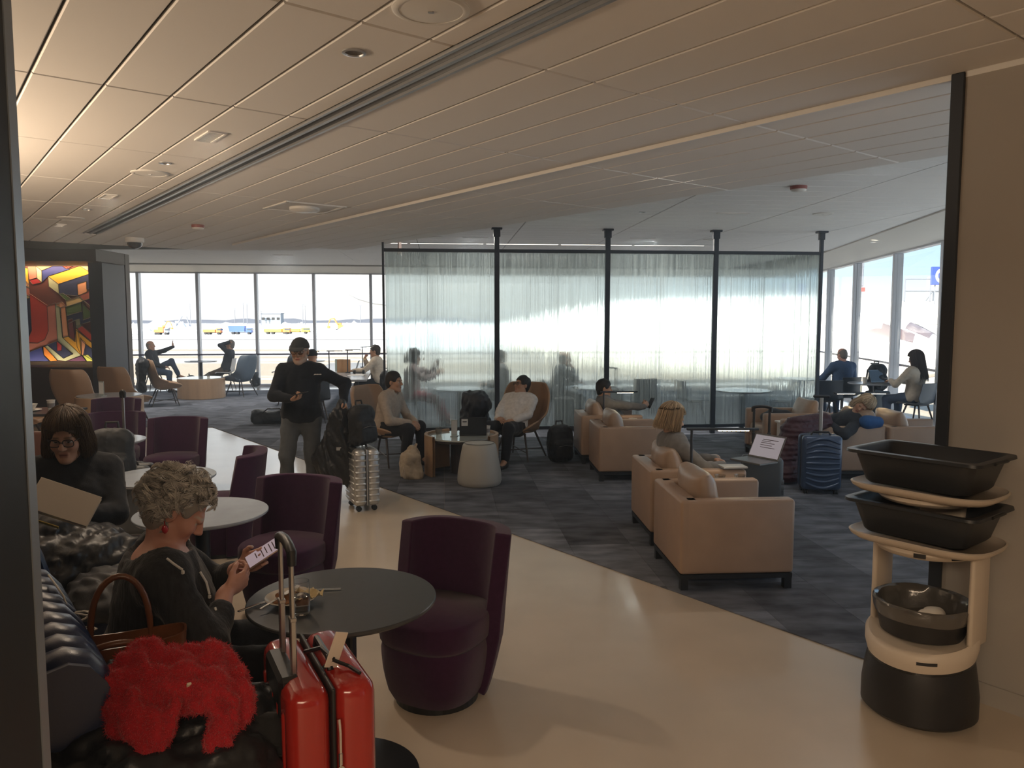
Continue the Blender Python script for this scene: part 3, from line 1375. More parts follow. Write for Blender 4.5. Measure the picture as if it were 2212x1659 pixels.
# pale service mast with a red band, left of the letter sign
sm = thing('apron_beacon', 'pale beacon mast with a red band behind the aircraft nose', 'beacon', (22.0, 49.0, GZ))
a = MB()
a.box((0, 0, 3.9), (.6, .6, 7.8), bev=.05, seg=1)
a.build('mast_base', mat('beacon_cream', (.8, .76, .6), rough=.6), sm)
a = MB()
a.box((0, 0, 8.3), (.5, .5, .25))
a.build('red_band', mat('beacon_red', (.6, .05, .04), rough=.5), sm)
a = MB()
a.box((0, 0, 9.3), (.35, .35, 1.6), bev=.04, seg=1)
a.build('lamp_head', M_pole, sm)
# ---------------------------------------------------------------- furniture
M_purple = mat('plum_fabric', (.050, .017, .048), rough=.95, bump=.5, bscale=900, sheen=.25, spec=.15, var=.12, vscale=40)
M_tan = mat('tan_leather', (.35, .24, .17), rough=.40, bump=.12, bscale=260, var=.08, vscale=6)
M_tanp = mat('tan_leather_pillow', (.36, .26, .19), rough=.34, bump=.15, bscale=200, var=.1, vscale=8)
M_navy = mat('navy_leather', (.018, .028, .07), rough=.33, bump=.12, bscale=240)
M_tabd = mat('charcoal_laminate', (.045, .048, .052), rough=.30, spec=.5, var=.1, vscale=30)
M_tabw = mat('laminate_window_sheen', (.40, .45, .52), rough=.13, spec=.6, var=.12, vscale=6)  # pale base colour stands in for the window reflection on these tops
M_tabw2 = mat('grey_laminate', (.34, .36, .39), rough=.2, spec=.6)
M_wood = mat('oak_veneer', (.36, .235, .14), rough=.45, var=.22, vscale=6, stretch=(1, 1, .08))
M_wing = mat('tan_shell', (.36, .225, .135), rough=.5, bump=.1, bscale=300, var=.06, vscale=5)
M_blueshell = mat('slate_blue_leather', (.12, .16, .21), rough=.35, bump=.1, bscale=250)
M_legd = mat('dark_leg', (.05, .04, .038), rough=.45)
M_dkshell = mat('dark_chair_shell', (.05, .06, .075), rough=.45)
M_wshell = mat('white_chair_shell', (.62, .62, .64), rough=.4)
M_lit = mat('led_warm', (1, .8, .5), emit=(1, .72, .36), estr=9)
M_glasst = mat('glass_top', (.55, .62, .62), rough=.05, spec=.9, metal=.35)


def purple_chair(name, label, loc, f, group='plum tub chairs'):
    rz = math.atan2(f[1], f[0])
    t = thing(name, label, 'chair', (*loc, 0), rz, None)
    m = MB()
    m.lathe([(.0, 0), (.20, 0), (.20, .03), (0, .03)], 36, capb=False, capt=False)
    m.build('base_plate', M_black, t)
    # seat drum with a soft front, an upper cushion and a seam between them
    m = MB()

    def drum(z0, z1, r0, r1, bulge):
        N, Mz = 40, 8
        V, F = [], []
        for j in range(Mz + 1):
            s = j / Mz
            for i in range(N):
                a = 2 * PI * i / N
                r = (r0 + (r1 - r0) * s) + bulge * math.sin(PI * s)
                ed = min(s, 1 - s) * Mz
                r -= .008 * max(0, 1 - ed)
                e = 2.7
                c, sn = math.cos(a), math.sin(a)
                k_ = (abs(c) ** e + abs(sn) ** e) ** (-1 / e)
                V.append((r * k_ * c, r * k_ * sn, z0 + (z1 - z0) * s))
        for j in range(Mz):
            for i in range(N):
                F.append((j * N + i, j * N + (i + 1) % N, (j + 1) * N + (i + 1) % N, (j + 1) * N + i))
        F.append(tuple(range(N - 1, -1, -1)))
        nb = len(V)
        V.append((0, 0, z1 + .02))
        for i in range(N):
            F.append((Mz * N + i, Mz * N + (i + 1) % N, nb))
        return V, F
    V, F = drum(.03, .30, .205, .245, .010)
    m.raw(V, F)
    m.build('seat_base', M_purple, t, smooth=True, sharp=60)
    m = MB()
    V, F = drum(.301, .435, .245, .25, .006)
    m.raw(V, F)
    m.build('seat_cushion', M_purple, t, smooth=True, sharp=60)
    # wrap-around back shell, floor to top, leaning outwards
    n1, n2 = 40, 14
    G = np.zeros((n1 + 1, n2 + 1, 3))
    for i in range(n1 + 1):
        a = math.radians(-74 + 148 * i / n1)
        for j in range(n2 + 1):
            s = j / n2
            ztop = .80 - .018 * (abs(a) / 1.9) ** 2
            z = .03 + (ztop - .03) * s
            r = .192 + .062 * min(1, s * 2.6) ** .8 + .026 * s
            e = 2.9
            c, sn = math.cos(a), math.sin(a)
            k_ = (abs(c) ** e + abs(sn) ** e) ** (-1 / e)
            # side edges sweep back towards the top
            sweep = max(0, (abs(a) - 1.0)) * max(0, s - .5) * .30
            G[i, j] = (-r * k_ * c - .07 * max(0, s - .45) - sweep, r * k_ * sn, z)
    m = MB()
    m.sheet(G, .08)
    o = m.build('back_shell', M_purple, t, smooth=True, sharp=50)
    bv = o.modifiers.new('soft_edge', 'BEVEL')
    bv.width = .018
    bv.segments = 2
    bv.limit_method = 'ANGLE'
    bv.angle_limit = math.radians(55)
    m = MB()
    m.tube([tuple(G[i, 8] + np.array([-.030 * math.cos(math.radians(-74 + 148 * i / n1)), .030 * math.sin(math.radians(-74 + 148 * i / n1)), -.12 + .10 * abs(i / n1 - .5)])) for i in range(0, n1 + 1, 2)], .0035, 5)
    m.build('seam', M_purple, t)
    return t


purple_chair('tub_chair', 'plum tub chair pulled up to the dark table with the plate of food', (-.365, 3.60), (-.45, -.89))
purple_chair('tub_chair', 'plum tub chair between the curly-haired woman and the standing man', (-1.43, 4.72), (-.30, -.95))
purple_chair('tub_chair', 'plum tub chair turned sideways, its back to the standing man\'s legs', (-2.28, 5.92), (-.97, -.22))
purple_chair('tub_chair', 'plum tub chair facing the hallway beside the bright floor reflection', (-3.48, 7.78), (.02, -1))
purple_chair('tub_chair', 'plum tub chair behind the grey suitcase and the small round table', (-4.32, 8.25), (.35, -.94))
purple_chair('tub_chair', 'farthest plum tub chair in front of the oak drum table', (-5.12, 9.75), (.1, -1))


def pedestal(name, label, c, r, top_m, z=.74, base_r=.26, cat='table', edge=None, col_r=.04, squarecol=False):
    t = thing(name, label, cat, (*c, 0))
    m = MB()
    m.lathe([(0, z - .022), (r - .012, z - .022), (r, z - .012), (r, z - .003), (r - .003, z), (0, z)], 64, capb=False, capt=False)
    m.build('table_top', top_m, t, smooth=True, sharp=30)
    m = MB()
    if squarecol:
        m.box((0, 0, z / 2), (.085, .085, z - .05), bev=.008, seg=1)
    else:
        m.lathe([(col_r, .015), (col_r, z - .03), (col_r * 2.6, z - .024)], 24, capb=False)
    m.build('column', M_black, t, smooth=not squarecol)
    m = MB()
    m.lathe([(0, 0), (base_r, 0), (base_r, .008), (base_r - .01, .013), (col_r, .018), (0, .018)], 48, capb=False, capt=False)
    m.build('base_disc', M_black, t, smooth=True, sharp=30)
    return t


pedestal('round_table', 'dark round table holding the plate of food beside the red suitcase', (-.66, 2.92), .362, M_tabd, squarecol=True, base_r=.29)
pedestal('round_table', 'pale shining round table right behind the curly-haired woman\'s head', (-1.75, 4.26), .36, M_tabw)
pedestal('round_table', 'grey round table between the bob-haired woman and the plum chair', (-2.43, 5.26), .355, M_tabw)
pedestal('round_table', 'small grey round table behind the grey suitcase with the black backpack', (-3.66, 6.86), .33, M_tabw)


# banquette benches in navy channelled leather
def bench(label, d0, d1):
    L_ = d1 - d0
    t = thing('banquette_bench', label, 'bench', dn((d0 + d1) / 2, .0, 0), ADN)
    # local x runs along d; local -y is +n (towards the tables)
    m = MB()
    m.box((0, -.69, .19), (L_, .50, .24), bev=.01, seg=1)
    m.build('seat_base', M_navy, t)
    m = MB()
    m.box((0, -.69, .385), (L_ - .004, .54, .15), bev=.035, seg=3)
    m.build('seat_cushion', M_navy, t, smooth=True, sharp=50)
    m = MB()
    m.box((0, -.69, .035), (L_ - .06, .42, .07))
    m.build('plinth', M_black, t)
    # channelled back: the section runs up the front, over the roll and down behind
    sec = [(.46, .44), (.45, .55), (.43, .65), (.405, .75), (.375, .83), (.335, .885), (.285, .905), (.235, .895), (.205, .86), (.195, .80), (.19, .6), (.185, .3), (.185, .08)]
    nch = max(3, int(round(L_ / .105)))
    per = 8
    nx = nch * per
    G = np.zeros((nx + 1, len(sec), 3))
    sc = np.array(sec)
    tg = np.gradient(sc, axis=0)
    nn = np.stack([tg[:, 1], -tg[:, 0]], 1)
    nn /= np.linalg.norm(nn, axis=1, keepdims=True)
    for i in range(nx + 1):
        x = -L_ / 2 + L_ * i / nx
        ph = (i % per) / per
        b = .020 * math.sqrt(max(0, math.sin(PI * ph))) if 0 < i < nx else 0
        for j in range(len(sec)):
            k_ = b * (1 if 1 <= j <= 9 else .2)
            G[i, j] = (x, -(sc[j, 0] + nn[j, 0] * k_), sc[j, 1] + nn[j, 1] * k_)
    m = MB()
    V = G.reshape(-1, 3)
    ns = len(sec)
    F = [(i * ns + j, i * ns + j + 1, (i + 1) * ns + j + 1, (i + 1) * ns + j) for i in range(nx) for j in range(ns - 1)]
    F.append(tuple(range(ns)))
    F.append(tuple(nx * ns + j for j in range(ns - 1, -1, -1)))
    m.raw(V, F)
    m.build('channelled_back', M_navy, t, smooth=True, sharp=50)
    for sx_ in (-1, 1):
        m = MB()
        # end panel follows the section
        p2 = [(-y, z) for y, z in sec]
        R = np.array([[0, 0, 1.], [1., 0, 0], [0, 1., 0]])
        m.prism(p2, 0, .02, R=R, c=(sx_ * (L_ / 2 + .0) - (.02 if sx_ < 0 else 0), 0, 0))
        m.build('end_panel', M_navy, t)
    return t


bench('navy channelled leather bench carrying the handbag and the fluffy red garment', 2.30, 3.28)
bench('navy bench under the bob-haired woman with the book', 3.98, 5.45)


# tan leather armchairs
def armchair(name, label, loc, rz, depth=.78, width=.75, pillow=True, h=.62):
    t = thing(name, label, 'armchair', (*loc, 0), rz)
    # local +x is the front; origin at the centre of the footprint
    D, W = depth, width
    leg = .085
    z0 = leg + .03
    m = MB()
    m.box((-D / 2 + .065, 0, (z0 + h) / 2), (.13, W - .002, h - z0), bev=.022, seg=3)
    m.build('back_panel', M_tan, t, smooth=True, sharp=50)
    for s in (-1, 1):
        m = MB()
        m.box((.015, s * (W / 2 - .055), (z0 + h) / 2), (D - .03, .11, h - z0), bev=.025, seg=3)
        m.build('arm_panel', M_tan, t, smooth=True, sharp=50)
        m = MB()
        m.tube([(-D / 2 + .018, s * (W / 2 - .012), z0 + .01), (-D / 2 + .018, s * (W / 2 - .012), h - .012)], .006, 6)
        m.build('seam_piping', M_tan, t)
    m = MB()
    m.box((.05, 0, (z0 + .3) / 2), (D - .16, W - .23, .3 - z0), bev=.012, seg=1)
    m.build('seat_base', M_tan, t)
    m = MB()
    m.box((.06, 0, .365), (D - .17, W - .225, .14), bev=.045, seg=3)
    m.build('seat_cushion', M_tan, t, smooth=True, sharp=60)
    m = MB()
    for s in (-1, 1):
        m.box((0, s * (W / 2 - .03), leg + .014), (D - .02, .05, .032))
        m.box((s * (D / 2 - .03), 0, leg + .014), (.05, W - .04, .032))
    m.build('base_frame', M_black, t)
    for a in (-1, 1):
        for b in (-1, 1):
            m = MB()
            m.box((a * (D / 2 - .035), b * (W / 2 - .035), leg / 2), (.05, .05, leg))
            m.build('leg', M_black, t)
    if pillow:
        f = Field((-.22, -.36, -.26), (.24, .36, .26), .014)

        def pil(X, Y, Z):
            u, v = Y / (W / 2 - .115), Z / .20
            e = np.clip(1 - np.abs(u) ** 3.0, 0, 1) * np.clip(1 - np.abs(v) ** 3.0, 0, 1)
            th = .018 + .085 * np.sqrt(e)
            ed = np.maximum(np.abs(u) - 1, np.abs(v) - 1) * .2
            return np.maximum(np.abs(X) - th, ed).astype(np.float32) + 0 * Z
        f.put(pil, (-.12, -.3, -.21), (.12, .3, .21), 0)
        f.noise(.004, 26, seed=int(abs(loc[1]) * 100))
        o = f.build('back_pillow', M_tanp, t, smooth=2)
        o.location = (-D / 2 + .235, 0, .575)
        o.rotation_euler = (0, -.24, 0)
    return t


TA = -.0
armchair('armchair', 'nearest tan leather armchair, seen from behind at the carpet edge', (1.49, 5.41), .06)
armchair('armchair', 'tan leather armchair with the fair-haired woman using a laptop', (1.475, 6.43), .05)
armchair('armchair', 'empty tan leather armchair between the grey-sweater man and the fair-haired woman', (1.34, 8.88), .05)
armchair('armchair', 'tan leather armchair with the man in the grey sweater', (1.24, 9.93), .05)
armchair('armchair', 'tan leather armchair with the sleeping woman, behind the blue suitcase', (3.73, 8.92), PI + .04, depth=.92, width=.76, pillow=False)
armchair('armchair', 'tan leather armchair facing left with a dark bag on its seat', (3.66, 10.12), PI + .04, depth=.90, width=.76)
armchair('armchair', 'tan leather armchair back to back with the sleeping woman\'s seat', (4.66, 8.92), .04, depth=.90, width=.76)


# slim consoles with reading lamps between the armchairs
def console(label, loc, rz, L_=.62, W=.24, h=.55, body=M_tan):
    t = thing('lamp_console', label, 'side table', (*loc, 0), rz)
    m = MB()
    m.box((0, 0, h - .012), (L_, W, .024), bev=.004, seg=1)
    m.build('console_top', M_white, t)
    m = MB()
    m.box((0, 0, (h - .03) / 2 + .03), (L_ - .05, W - .04, h - .07), bev=.006, seg=1)
    m.build('console_body', M_white, t)
    return t


def bar_lamp(label, loc, rz, h, L_, mode='one', lean=0.):
    t = thing('bar_lamp', label, 'lamp', loc, rz)
    m = MB()
    m.box((0, 0, .008), (.09, .06, .016), bev=.004, seg=1)
    m.build('lamp_foot', M_dmetal, t)
    m = MB()
    m.tube([(0, 0, .01), (lean, 0, h)], .011, 10)
    m.build('lamp_post', M_dmetal, t)
    m = MB()
    if mode == 'one':
        c, ln = (lean + L_ / 2 - .04, 0, h), L_
    else:
        c, ln = (lean, 0, h), L_
    m.box(c, (ln, .035, .018), bev=.003, seg=1)
    m.build('lamp_bar', M_dmetal, t)
    segs = [(lean + L_ * .58, L_ * .44)] if mode == 'one' else [(-L_ * .28, L_ * .32), (L_ * .28, L_ * .32)]
    for (x, l_) in segs:
        k = 7
        m = MB()
        for i in range(k):
            m.box((x - l_ / 2 + l_ * (i + .5) / k, 0, h - .0105), (l_ / k * .72, .02, .006))
        o = m.build('led_strip', M_lit, t)
        o['kind'] = 'stuff'
    return t


console('slim white console between the two nearest tan armchairs', (1.53, 5.925), .05)
bar_lamp('bar lamp glowing between the two nearest tan armchairs', (1.40, 5.93, .55), .0, .42, .56, lean=.0)
console('slim white console between the farther pair of tan armchairs', (1.30, 9.42), .05, W=.2)
bar_lamp('bar lamp glowing in front of the man in the grey sweater', (1.13, 9.42, .55), .05, .38, .46)
console('slim white console between the two left-facing tan armchairs', (3.68, 9.56), .04, L_=.7)
bar_lamp('double-headed bar lamp over the sleeping woman', (4.25, 9.30, .0), .03, .93, .68, mode='two')


# wing-back lounge chairs: one folded shell on four splayed legs
def wing_chair(name, label, loc, rz, m_shell, legs=M_legd, s=1.0, inner=None):
    t = thing(name, label, 'lounge chair', (*loc, 0), rz)
    prof = [(.32, .40, .27), (.20, .385, .29), (.05, .365, .30), (-.10, .35, .30), (-.19, .39, .31), (-.235, .48, .33), (-.265, .58, .345), (-.295, .70, .36), (-.325, .82, .365), (-.35, .92, .33), (-.365, .99, .27)]
    nu = 15
    G = np.zeros((nu, len(prof), 3))
    for j, (x, z, w) in enumerate(prof):
        for i in range(nu):
            u = i / (nu - 1) * 2 - 1
            au = abs(u)
            if j <= 3:
                lift = .20 * max(0, (au - .62) / .38) ** 1.3 * (j / 3 * .75 + .25)
                G[i, j] = (x, u * w, z + lift + .01 * au)
            elif j <= 6:
                fw = max(0, (au - .5) / .5)
                G[i, j] = (x + .30 * fw ** 1.4 * (1 - (j - 4) * .28), u * w, z + .13 * fw * (1 - (j - 4) * .4))
            else:
                fw = max(0, (au - .55) / .45)
                G[i, j] = (x + .13 * fw ** 1.2, u * w * (1 - .05 * fw), z)
    G[..., :2] *= s
    G[..., 2] *= s
    m = MB()
    m.sheet(G, .035)
    o = m.build('shell', m_shell, t, smooth=True, sharp=50)
    sd = o.modifiers.new('round', 'SUBSURF')
    sd.levels = sd.render_levels = 1
    m = MB()
    m.box((.06 * s, 0, .405 * s), (.44 * s, .44 * s, .06 * s), bev=.025, seg=2)
    m.build('seat_cushion', inner or m_shell, t, smooth=True, sharp=50)
    for a in (-1, 1):
        for b in (-1, 1):
            m = MB()
            m.tube([(a * .15 * s, b * .15 * s, .35 * s), (a * .27 * s - .02, b * .25 * s, 0)], [.016, .010], 8)
            m.build('leg', legs, t)
    m = MB()
    m.tube([(-.22 * s, -.21 * s, .12), (.22 * s, .21 * s, .12)], .008, 6)
    m.tube([(-.22 * s, .21 * s, .12), (.22 * s, -.21 * s, .12)], .008, 6)
    m.build('cross_brace', legs, t)
    return t


wing_chair('wing_chair', 'tan wing chair with the man in the beige shirt', (-1.62, 9.6), -.45, M_wing)
wing_chair('wing_chair', 'tan wing chair with the reclining man in the white shirt', (.10, 10.0), -2.05, M_wing)
wing_chair('wing_chair', 'empty slate-blue wing chair facing the left windows', (-6.45, 18.2), PI - .35, M_blueshell)
wing_chair('wing_chair', 'tan wing chair draped with a black coat near the left windows', (-7.35, 16.2), .55, M_wing)
wing_chair('wing_chair', 'tan wing chair seen from behind below the colourful mural', (-6.75, 12.0), 1.35, M_wing, s=1.08)
wing_chair('wing_chair', 'tan wing chair at the right end of the mural wall', (-6.62, 13.1), 1.2, M_wing, s=1.05)
wing_chair('wing_chair', 'tan wing chair half hidden behind the dark post', (-6.85, 10.6), .2, M_wing, s=1.02)


# oak tables
def drum_table(label, loc, r, h, top, rz=0.):
    t = thing('drum_table', label, 'table', (*loc, 0), rz)
    m = MB()
    m.lathe([(0, .0), (r - .02, 0), (r - .02, .02), (r, .02), (r, h - .02), (r - .01, h - .012), (0, h - .012)], 48, capb=False, capt=False)
    m.build('drum_body', M_wood, t, smooth=True, sharp=30)
    m = MB()
    m.lathe([(0, h - .012), (r - .02, h - .012), (r - .02, h), (0, h)], 48, capb=False, capt=False)
    m.build('glass_top', top, t, smooth=True, sharp=30)
    return t


drum_table('round oak drum table between the slate-blue and the coat-draped wing chairs', (-7.2, 17.75), .52, .48, M_glasst)
drum_table('oak drum table with a white tent card below the mural', (-6.0, 11.4), .46, .70, M_tabw2)

ct_ = thing('coffee_table', 'round oak coffee table with glass top and open curved panels', 'table', (-.60, 9.04, 0), 0)
r_ = .44
for (a0, a1) in ((115, 225), (-38, 62)):
    m = MB()
    A0, A1 = math.radians(a0), math.radians(a1)
    m.lathe([(r_ - .035, 0), (r_, 0), (r_, .475), (r_ - .035, .475), (r_ - .035, 0)], 24, a0=A0, a1=A1)
    m.build('curved_panel', M_wood, ct_, smooth=True, sharp=30)
m = MB()
m.lathe([(0, .43), (r_ - .036, .43), (r_ - .036, .448), (0, .448)], 48, capb=False, capt=False)
m.build('glass_top', M_glasst, ct_, smooth=True, sharp=30)
m = MB()
m.lathe([(r_ - .12, .40), (r_ - .06, .40), (r_ - .06, .43), (r_ - .12, .43)], 48, capb=False, capt=False)
m.build('support_ring', M_legd, ct_)
m = MB()
m.lathe([(0, .0), (.13, 0), (.13, .43), (0, .43)], 24, capb=False, capt=False)
m.build('core', M_legd, ct_)

st = thing('pouf_stool', 'smooth grey barrel stool in front of the round oak coffee table', 'stool', (-.36, 8.38, 0))
m = MB()
m.lathe([(0, 0), (.215, 0), (.235, .02), (.245, .06), (.24, .14), (.21, .32), (.185, .44), (.17, .462), (.14, .47), (0, .472)], 40, capb=False, capt=False)
m.build('body', mat('stool_grey', (.36, .35, .32), rough=.5), st, smooth=True, sharp=80)
m = MB()
m.lathe([(.166, .466), (.170, .469), (.166, .472), (.160, .470)], 40, capb=False, capt=False)
m.build('rim_groove', M_legd, st)


# slim shell chairs on four splayed legs
def shell_chair(name, label, loc, rz, m_s, m_l=M_legd, hb=.80, group=None):
    t = thing(name, label, 'chair', (*loc, 0), rz, group)
    prof = [(.21, .435), (.17, .455), (.0, .45), (-.13, .445), (-.195, .48), (-.225, .56), (-.25, .68), (-.275, hb)]
    nu = 9
    G = np.zeros((nu, len(prof), 3))
    for j, (x, z) in enumerate(prof):
        for i in range(nu):
            u = i / (nu - 1) * 2 - 1
            w = .235 - (.02 if j > 5 else 0)
            G[i, j] = (x + (.05 * u * u if j > 4 else 0), u * w, z + (.02 * u * u if j <= 4 else 0))
    m = MB()
    m.sheet(G, .016)
    m.build('shell', m_s, t, smooth=True, sharp=50)
    for a in (-1, 1):
        for b in (-1, 1):
            m = MB()
            m.tube([(a * .10 - .01, b * .12, .44), (a * .21, b * .22, 0)], [.016, .010], 8)
            m.build('leg', m_l, t)
    m = MB()
    m.box((0, 0, .43), (.26, .28, .02))
    m.build('seat_bracket', m_l, t)
    return t


shell_chair('shell_chair', 'white shell chair under the leaning man with hands on his head', (-7.42, 19.85), PI + .15, M_wshell, hb=.82)
shell_chair('shell_chair', 'empty white shell chair at the left windows beside the slate-blue wing chair', (-6.05, 20.1), 0.25 + PI - .1, M_wshell, hb=.82)
shell_chair('shell_chair', 'shell chair under the waving man at the left windows', (-8.95, 19.2), .1, M_dkshell)
shell_chair('shell_chair', 'dark shell chair under the person in the black knit hat', (-3.38, 13.08), 2.0, M_dkshell)
shell_chair('shell_chair', 'dark shell chair hung with a black bag at the communal table', (-2.35, 13.8), PI - .2, M_dkshell)
shell_chair('shell_chair', 'dark shell chair under the bearded man at the communal table', (-4.75, 16.4), .0, M_dkshell)
shell_chair('shell_chair', 'dark shell chair under the man with his hand to his face', (-2.72, 15.6), PI - .1, M_dkshell)
shell_chair('shell_chair', 'dark shell chair under the long-haired woman at the right windows', (6.62, 12.5), 2.1, M_dkshell)
shell_chair('shell_chair', 'dark shell chair under the bald man in blue at the right windows', (5.95, 13.8), 1.95, M_dkshell)
shell_chair('shell_chair', 'dark shell chair beside the edge of the glass screen at the right windows', (5.35, 13.1), 1.6, M_dkshell)
shell_chair('shell_chair', 'dark shell chair behind the glass screen beside the man in the grey sweater', (2.12, 12.75), PI / 2 + .3, M_dkshell, hb=.86)
shell_chair('shell_chair', 'dark shell chair behind the glass at the empty table', (3.05, 13.0), .2, M_dkshell)
shell_chair('shell_chair', 'bluish shell chair behind the glass right of the empty table', (4.55, 13.0), PI - .1, M_blueshell)
shell_chair('shell_chair', 'dark shell chair under the gesturing woman behind the glass', (-1.75, 13.05), .1, M_dkshell)
shell_chair('shell_chair', 'dark shell chair under the dark-haired man behind the glass', (-.1, 13.1), PI, M_dkshell)
shell_chair('shell_chair', 'dark shell chair under the bald man behind the glass', (.75, 13.05), .15, M_dkshell)

pedestal('cafe_table', 'round cafe table behind the glass between the woman and the dark-haired man', (-.88, 12.72), .42, M_tabw2, z=.68, base_r=.30)
pedestal('cafe_table', 'round cafe table behind the glass in front of the bald man', (1.42, 12.95), .40, M_tabw2, z=.68, base_r=.30)
pedestal('cafe_table', 'empty round cafe table behind the rightmost glass panel', (3.78, 12.55), .45, M_tabw2, z=.67, base_r=.33)
pedestal('cafe_table', 'round cafe table with a laptop in front of the long-haired woman', (6.15, 13.1), .38, M_tabw2)
pedestal('cafe_table', 'round cafe table in front of the bald man in blue', (5.25, 14.1), .38, M_tabw2)
pedestal('cafe_table', 'narrow cafe table between the waving man and the leaning man', (-8.05, 19.85), .40, M_tabw2, z=.75)
pedestal('cafe_table', 'cafe table by the left windows right of the empty white chair', (-5.3, 20.1), .40, M_tabw2, z=.75)

# square table with cups at the far left
tt = thing('square_table', 'dark square table with cup and bowl at the left edge', 'table', (-5.9, 9.1, 0))
m = MB()
m.box((0, 0, .725), (1.3, .7, .03), bev=.004, seg=1)
m.build('table_top', M_tabd, tt)
for s in (-.45, .45):
    m = MB()
    m.box((s, 0, .36), (.07, .07, .70))
    m.build('column', M_black, tt)
    m = MB()
    m.box((s, 0, .01), (.4, .5, .02), bev=.004, seg=1)
    m.build('base_plate', M_black, tt)

# brown booth seat in front of that table
bo = thing('booth_seat', 'low reddish-brown booth seat behind the bob-haired woman', 'bench', (-5.55, 8.2, 0), .0)
M_booth = mat('brown_booth_leather', (.11, .045, .03), rough=.45)
m = MB()
m.box((0, 0, .21), (1.6, .5, .42), bev=.03, seg=2)
m.build('seat_cushion', M_booth, bo, smooth=True, sharp=50)
m = MB()
m.box((0, -.27, .36), (1.6, .09, .6), bev=.03, seg=2)
m.build('backrest', M_booth, bo, smooth=True, sharp=50)

# long communal table near the left windows
cm = thing('communal_table', 'long communal table with pale top and row of slim lamps', 'table', (-3.55, 16.3, 0), math.radians(8))
m = MB()
m.box((0, 0, .73), (1.15, 5.4, .04), bev=.006, seg=1)
m.build('table_top', M_tabw2, cm)
for y in (-2.2, 2.2):
    for s in (-1, 1):
        m = MB()
        m.box((s * .32, y, .355), (.07, .09, .71), R=roty(s * .18))
        m.build('leg', M_legd, cm)
m = MB()
m.box((0, 0, .68), (.3, 4.6, .06))
m.build('under_beam', M_legd, cm)
# ---------------------------------------------------------------- fluted glass screen
def fluted_mat():
    m = bpy.data.materials.new('fluted_glass')
    m.use_nodes = True
    n, L = m.node_tree.nodes, m.node_tree.links
    n.clear()
    o = n.new('ShaderNodeOutputMaterial')
    g = n.new('ShaderNodeBsdfGlass')
    g.inputs['Color'].default_value = (.73, .78, .78, 1)
    g.inputs['Roughness'].default_value = .075
    g.inputs['IOR'].default_value = 1.45
    t = n.new('ShaderNodeBsdfTranslucent')
    t.inputs[0].default_value = (.62, .68, .68, 1)
    tr = n.new('ShaderNodeBsdfTransparent')
    tr.inputs[0].default_value = (.9, .95, .93, 1)
    m1 = n.new('ShaderNodeMixShader')
    m1.inputs[0].default_value = .30
    m2 = n.new('ShaderNodeMixShader')
    m2.inputs[0].default_value = .12
    tcx = n.new('ShaderNodeTexCoord')
    mpx = n.new('ShaderNodeMapping')
    mpx.inputs['Scale'].default_value = (48, 1, .22)
    nz = n.new('ShaderNodeTexNoise')
    nz.inputs['Scale'].default_value = 1
    nz.inputs['Detail'].default_value = 4
    nz.inputs['Roughness'].default_value = .7
    mrx = n.new('ShaderNodeMapRange')
    mrx.inputs[1].default_value = .38
    mrx.inputs[2].default_value = .64
    mrx.inputs[3].default_value = .03
    mrx.inputs[4].default_value = .30
    L.new(tcx.outputs['Object'], mpx.inputs[0])
    L.new(mpx.outputs[0], nz.inputs['Vector'])
    L.new(nz.outputs['Fac'], mrx.inputs[0])
    L.new(mrx.outputs[0], m1.inputs[0])
    L.new(g.outputs[0], m1.inputs[1])
    L.new(t.outputs[0], m1.inputs[2])
    L.new(m1.outputs[0], m2.inputs[1])
    L.new(tr.outputs[0], m2.inputs[2])
    L.new(m2.outputs[0], o.inputs[0])
    return m


M_flute = fluted_mat()
S0 = np.array([-1.93, 11.62])
S1 = np.array([4.87, 12.23])
su = (S1 - S0) / np.linalg.norm(S1 - S0)
SA = math.atan2(su[1], su[0])
SL = float(np.linalg.norm(S1 - S0))
scr = thing('glass_screen', 'tall fluted glass screen in a dark frame dividing the lounge', 'glass partition', (*S0, 0), SA)
zt, zb = 2.83, .17
NP = 4
for i in range(NP + 1):
    x = SL * i / NP
    wd = .075 if 0 < i < NP else .05
    if i == 0:
        wd = .032
    m = MB()
    m.box((x, 0, (ZF) / 2 - .0), (wd, .06, ZF - .05 if 0 < i < NP else ZF - .05), bev=.004, seg=1)
    m.box((x, 0, ZF - .015), (.16, .12, .03), bev=.004, seg=1)
    m.box((x, 0, ZF - .08), (wd + .03, .075, .11), bev=.004, seg=1)
    m.build('post', M_dmetal, scr)
m = MB()
m.box((SL / 2, 0, zt + .025), (SL, .05, .05), bev=.004, seg=1)
m.build('top_rail', M_dmetal, scr)
m = MB()
m.box((SL / 2, 0, zb - .025), (SL, .05, .05), bev=.004, seg=1)
m.build('bottom_rail', M_dmetal, scr)
rgf = np.random.default_rng(11)
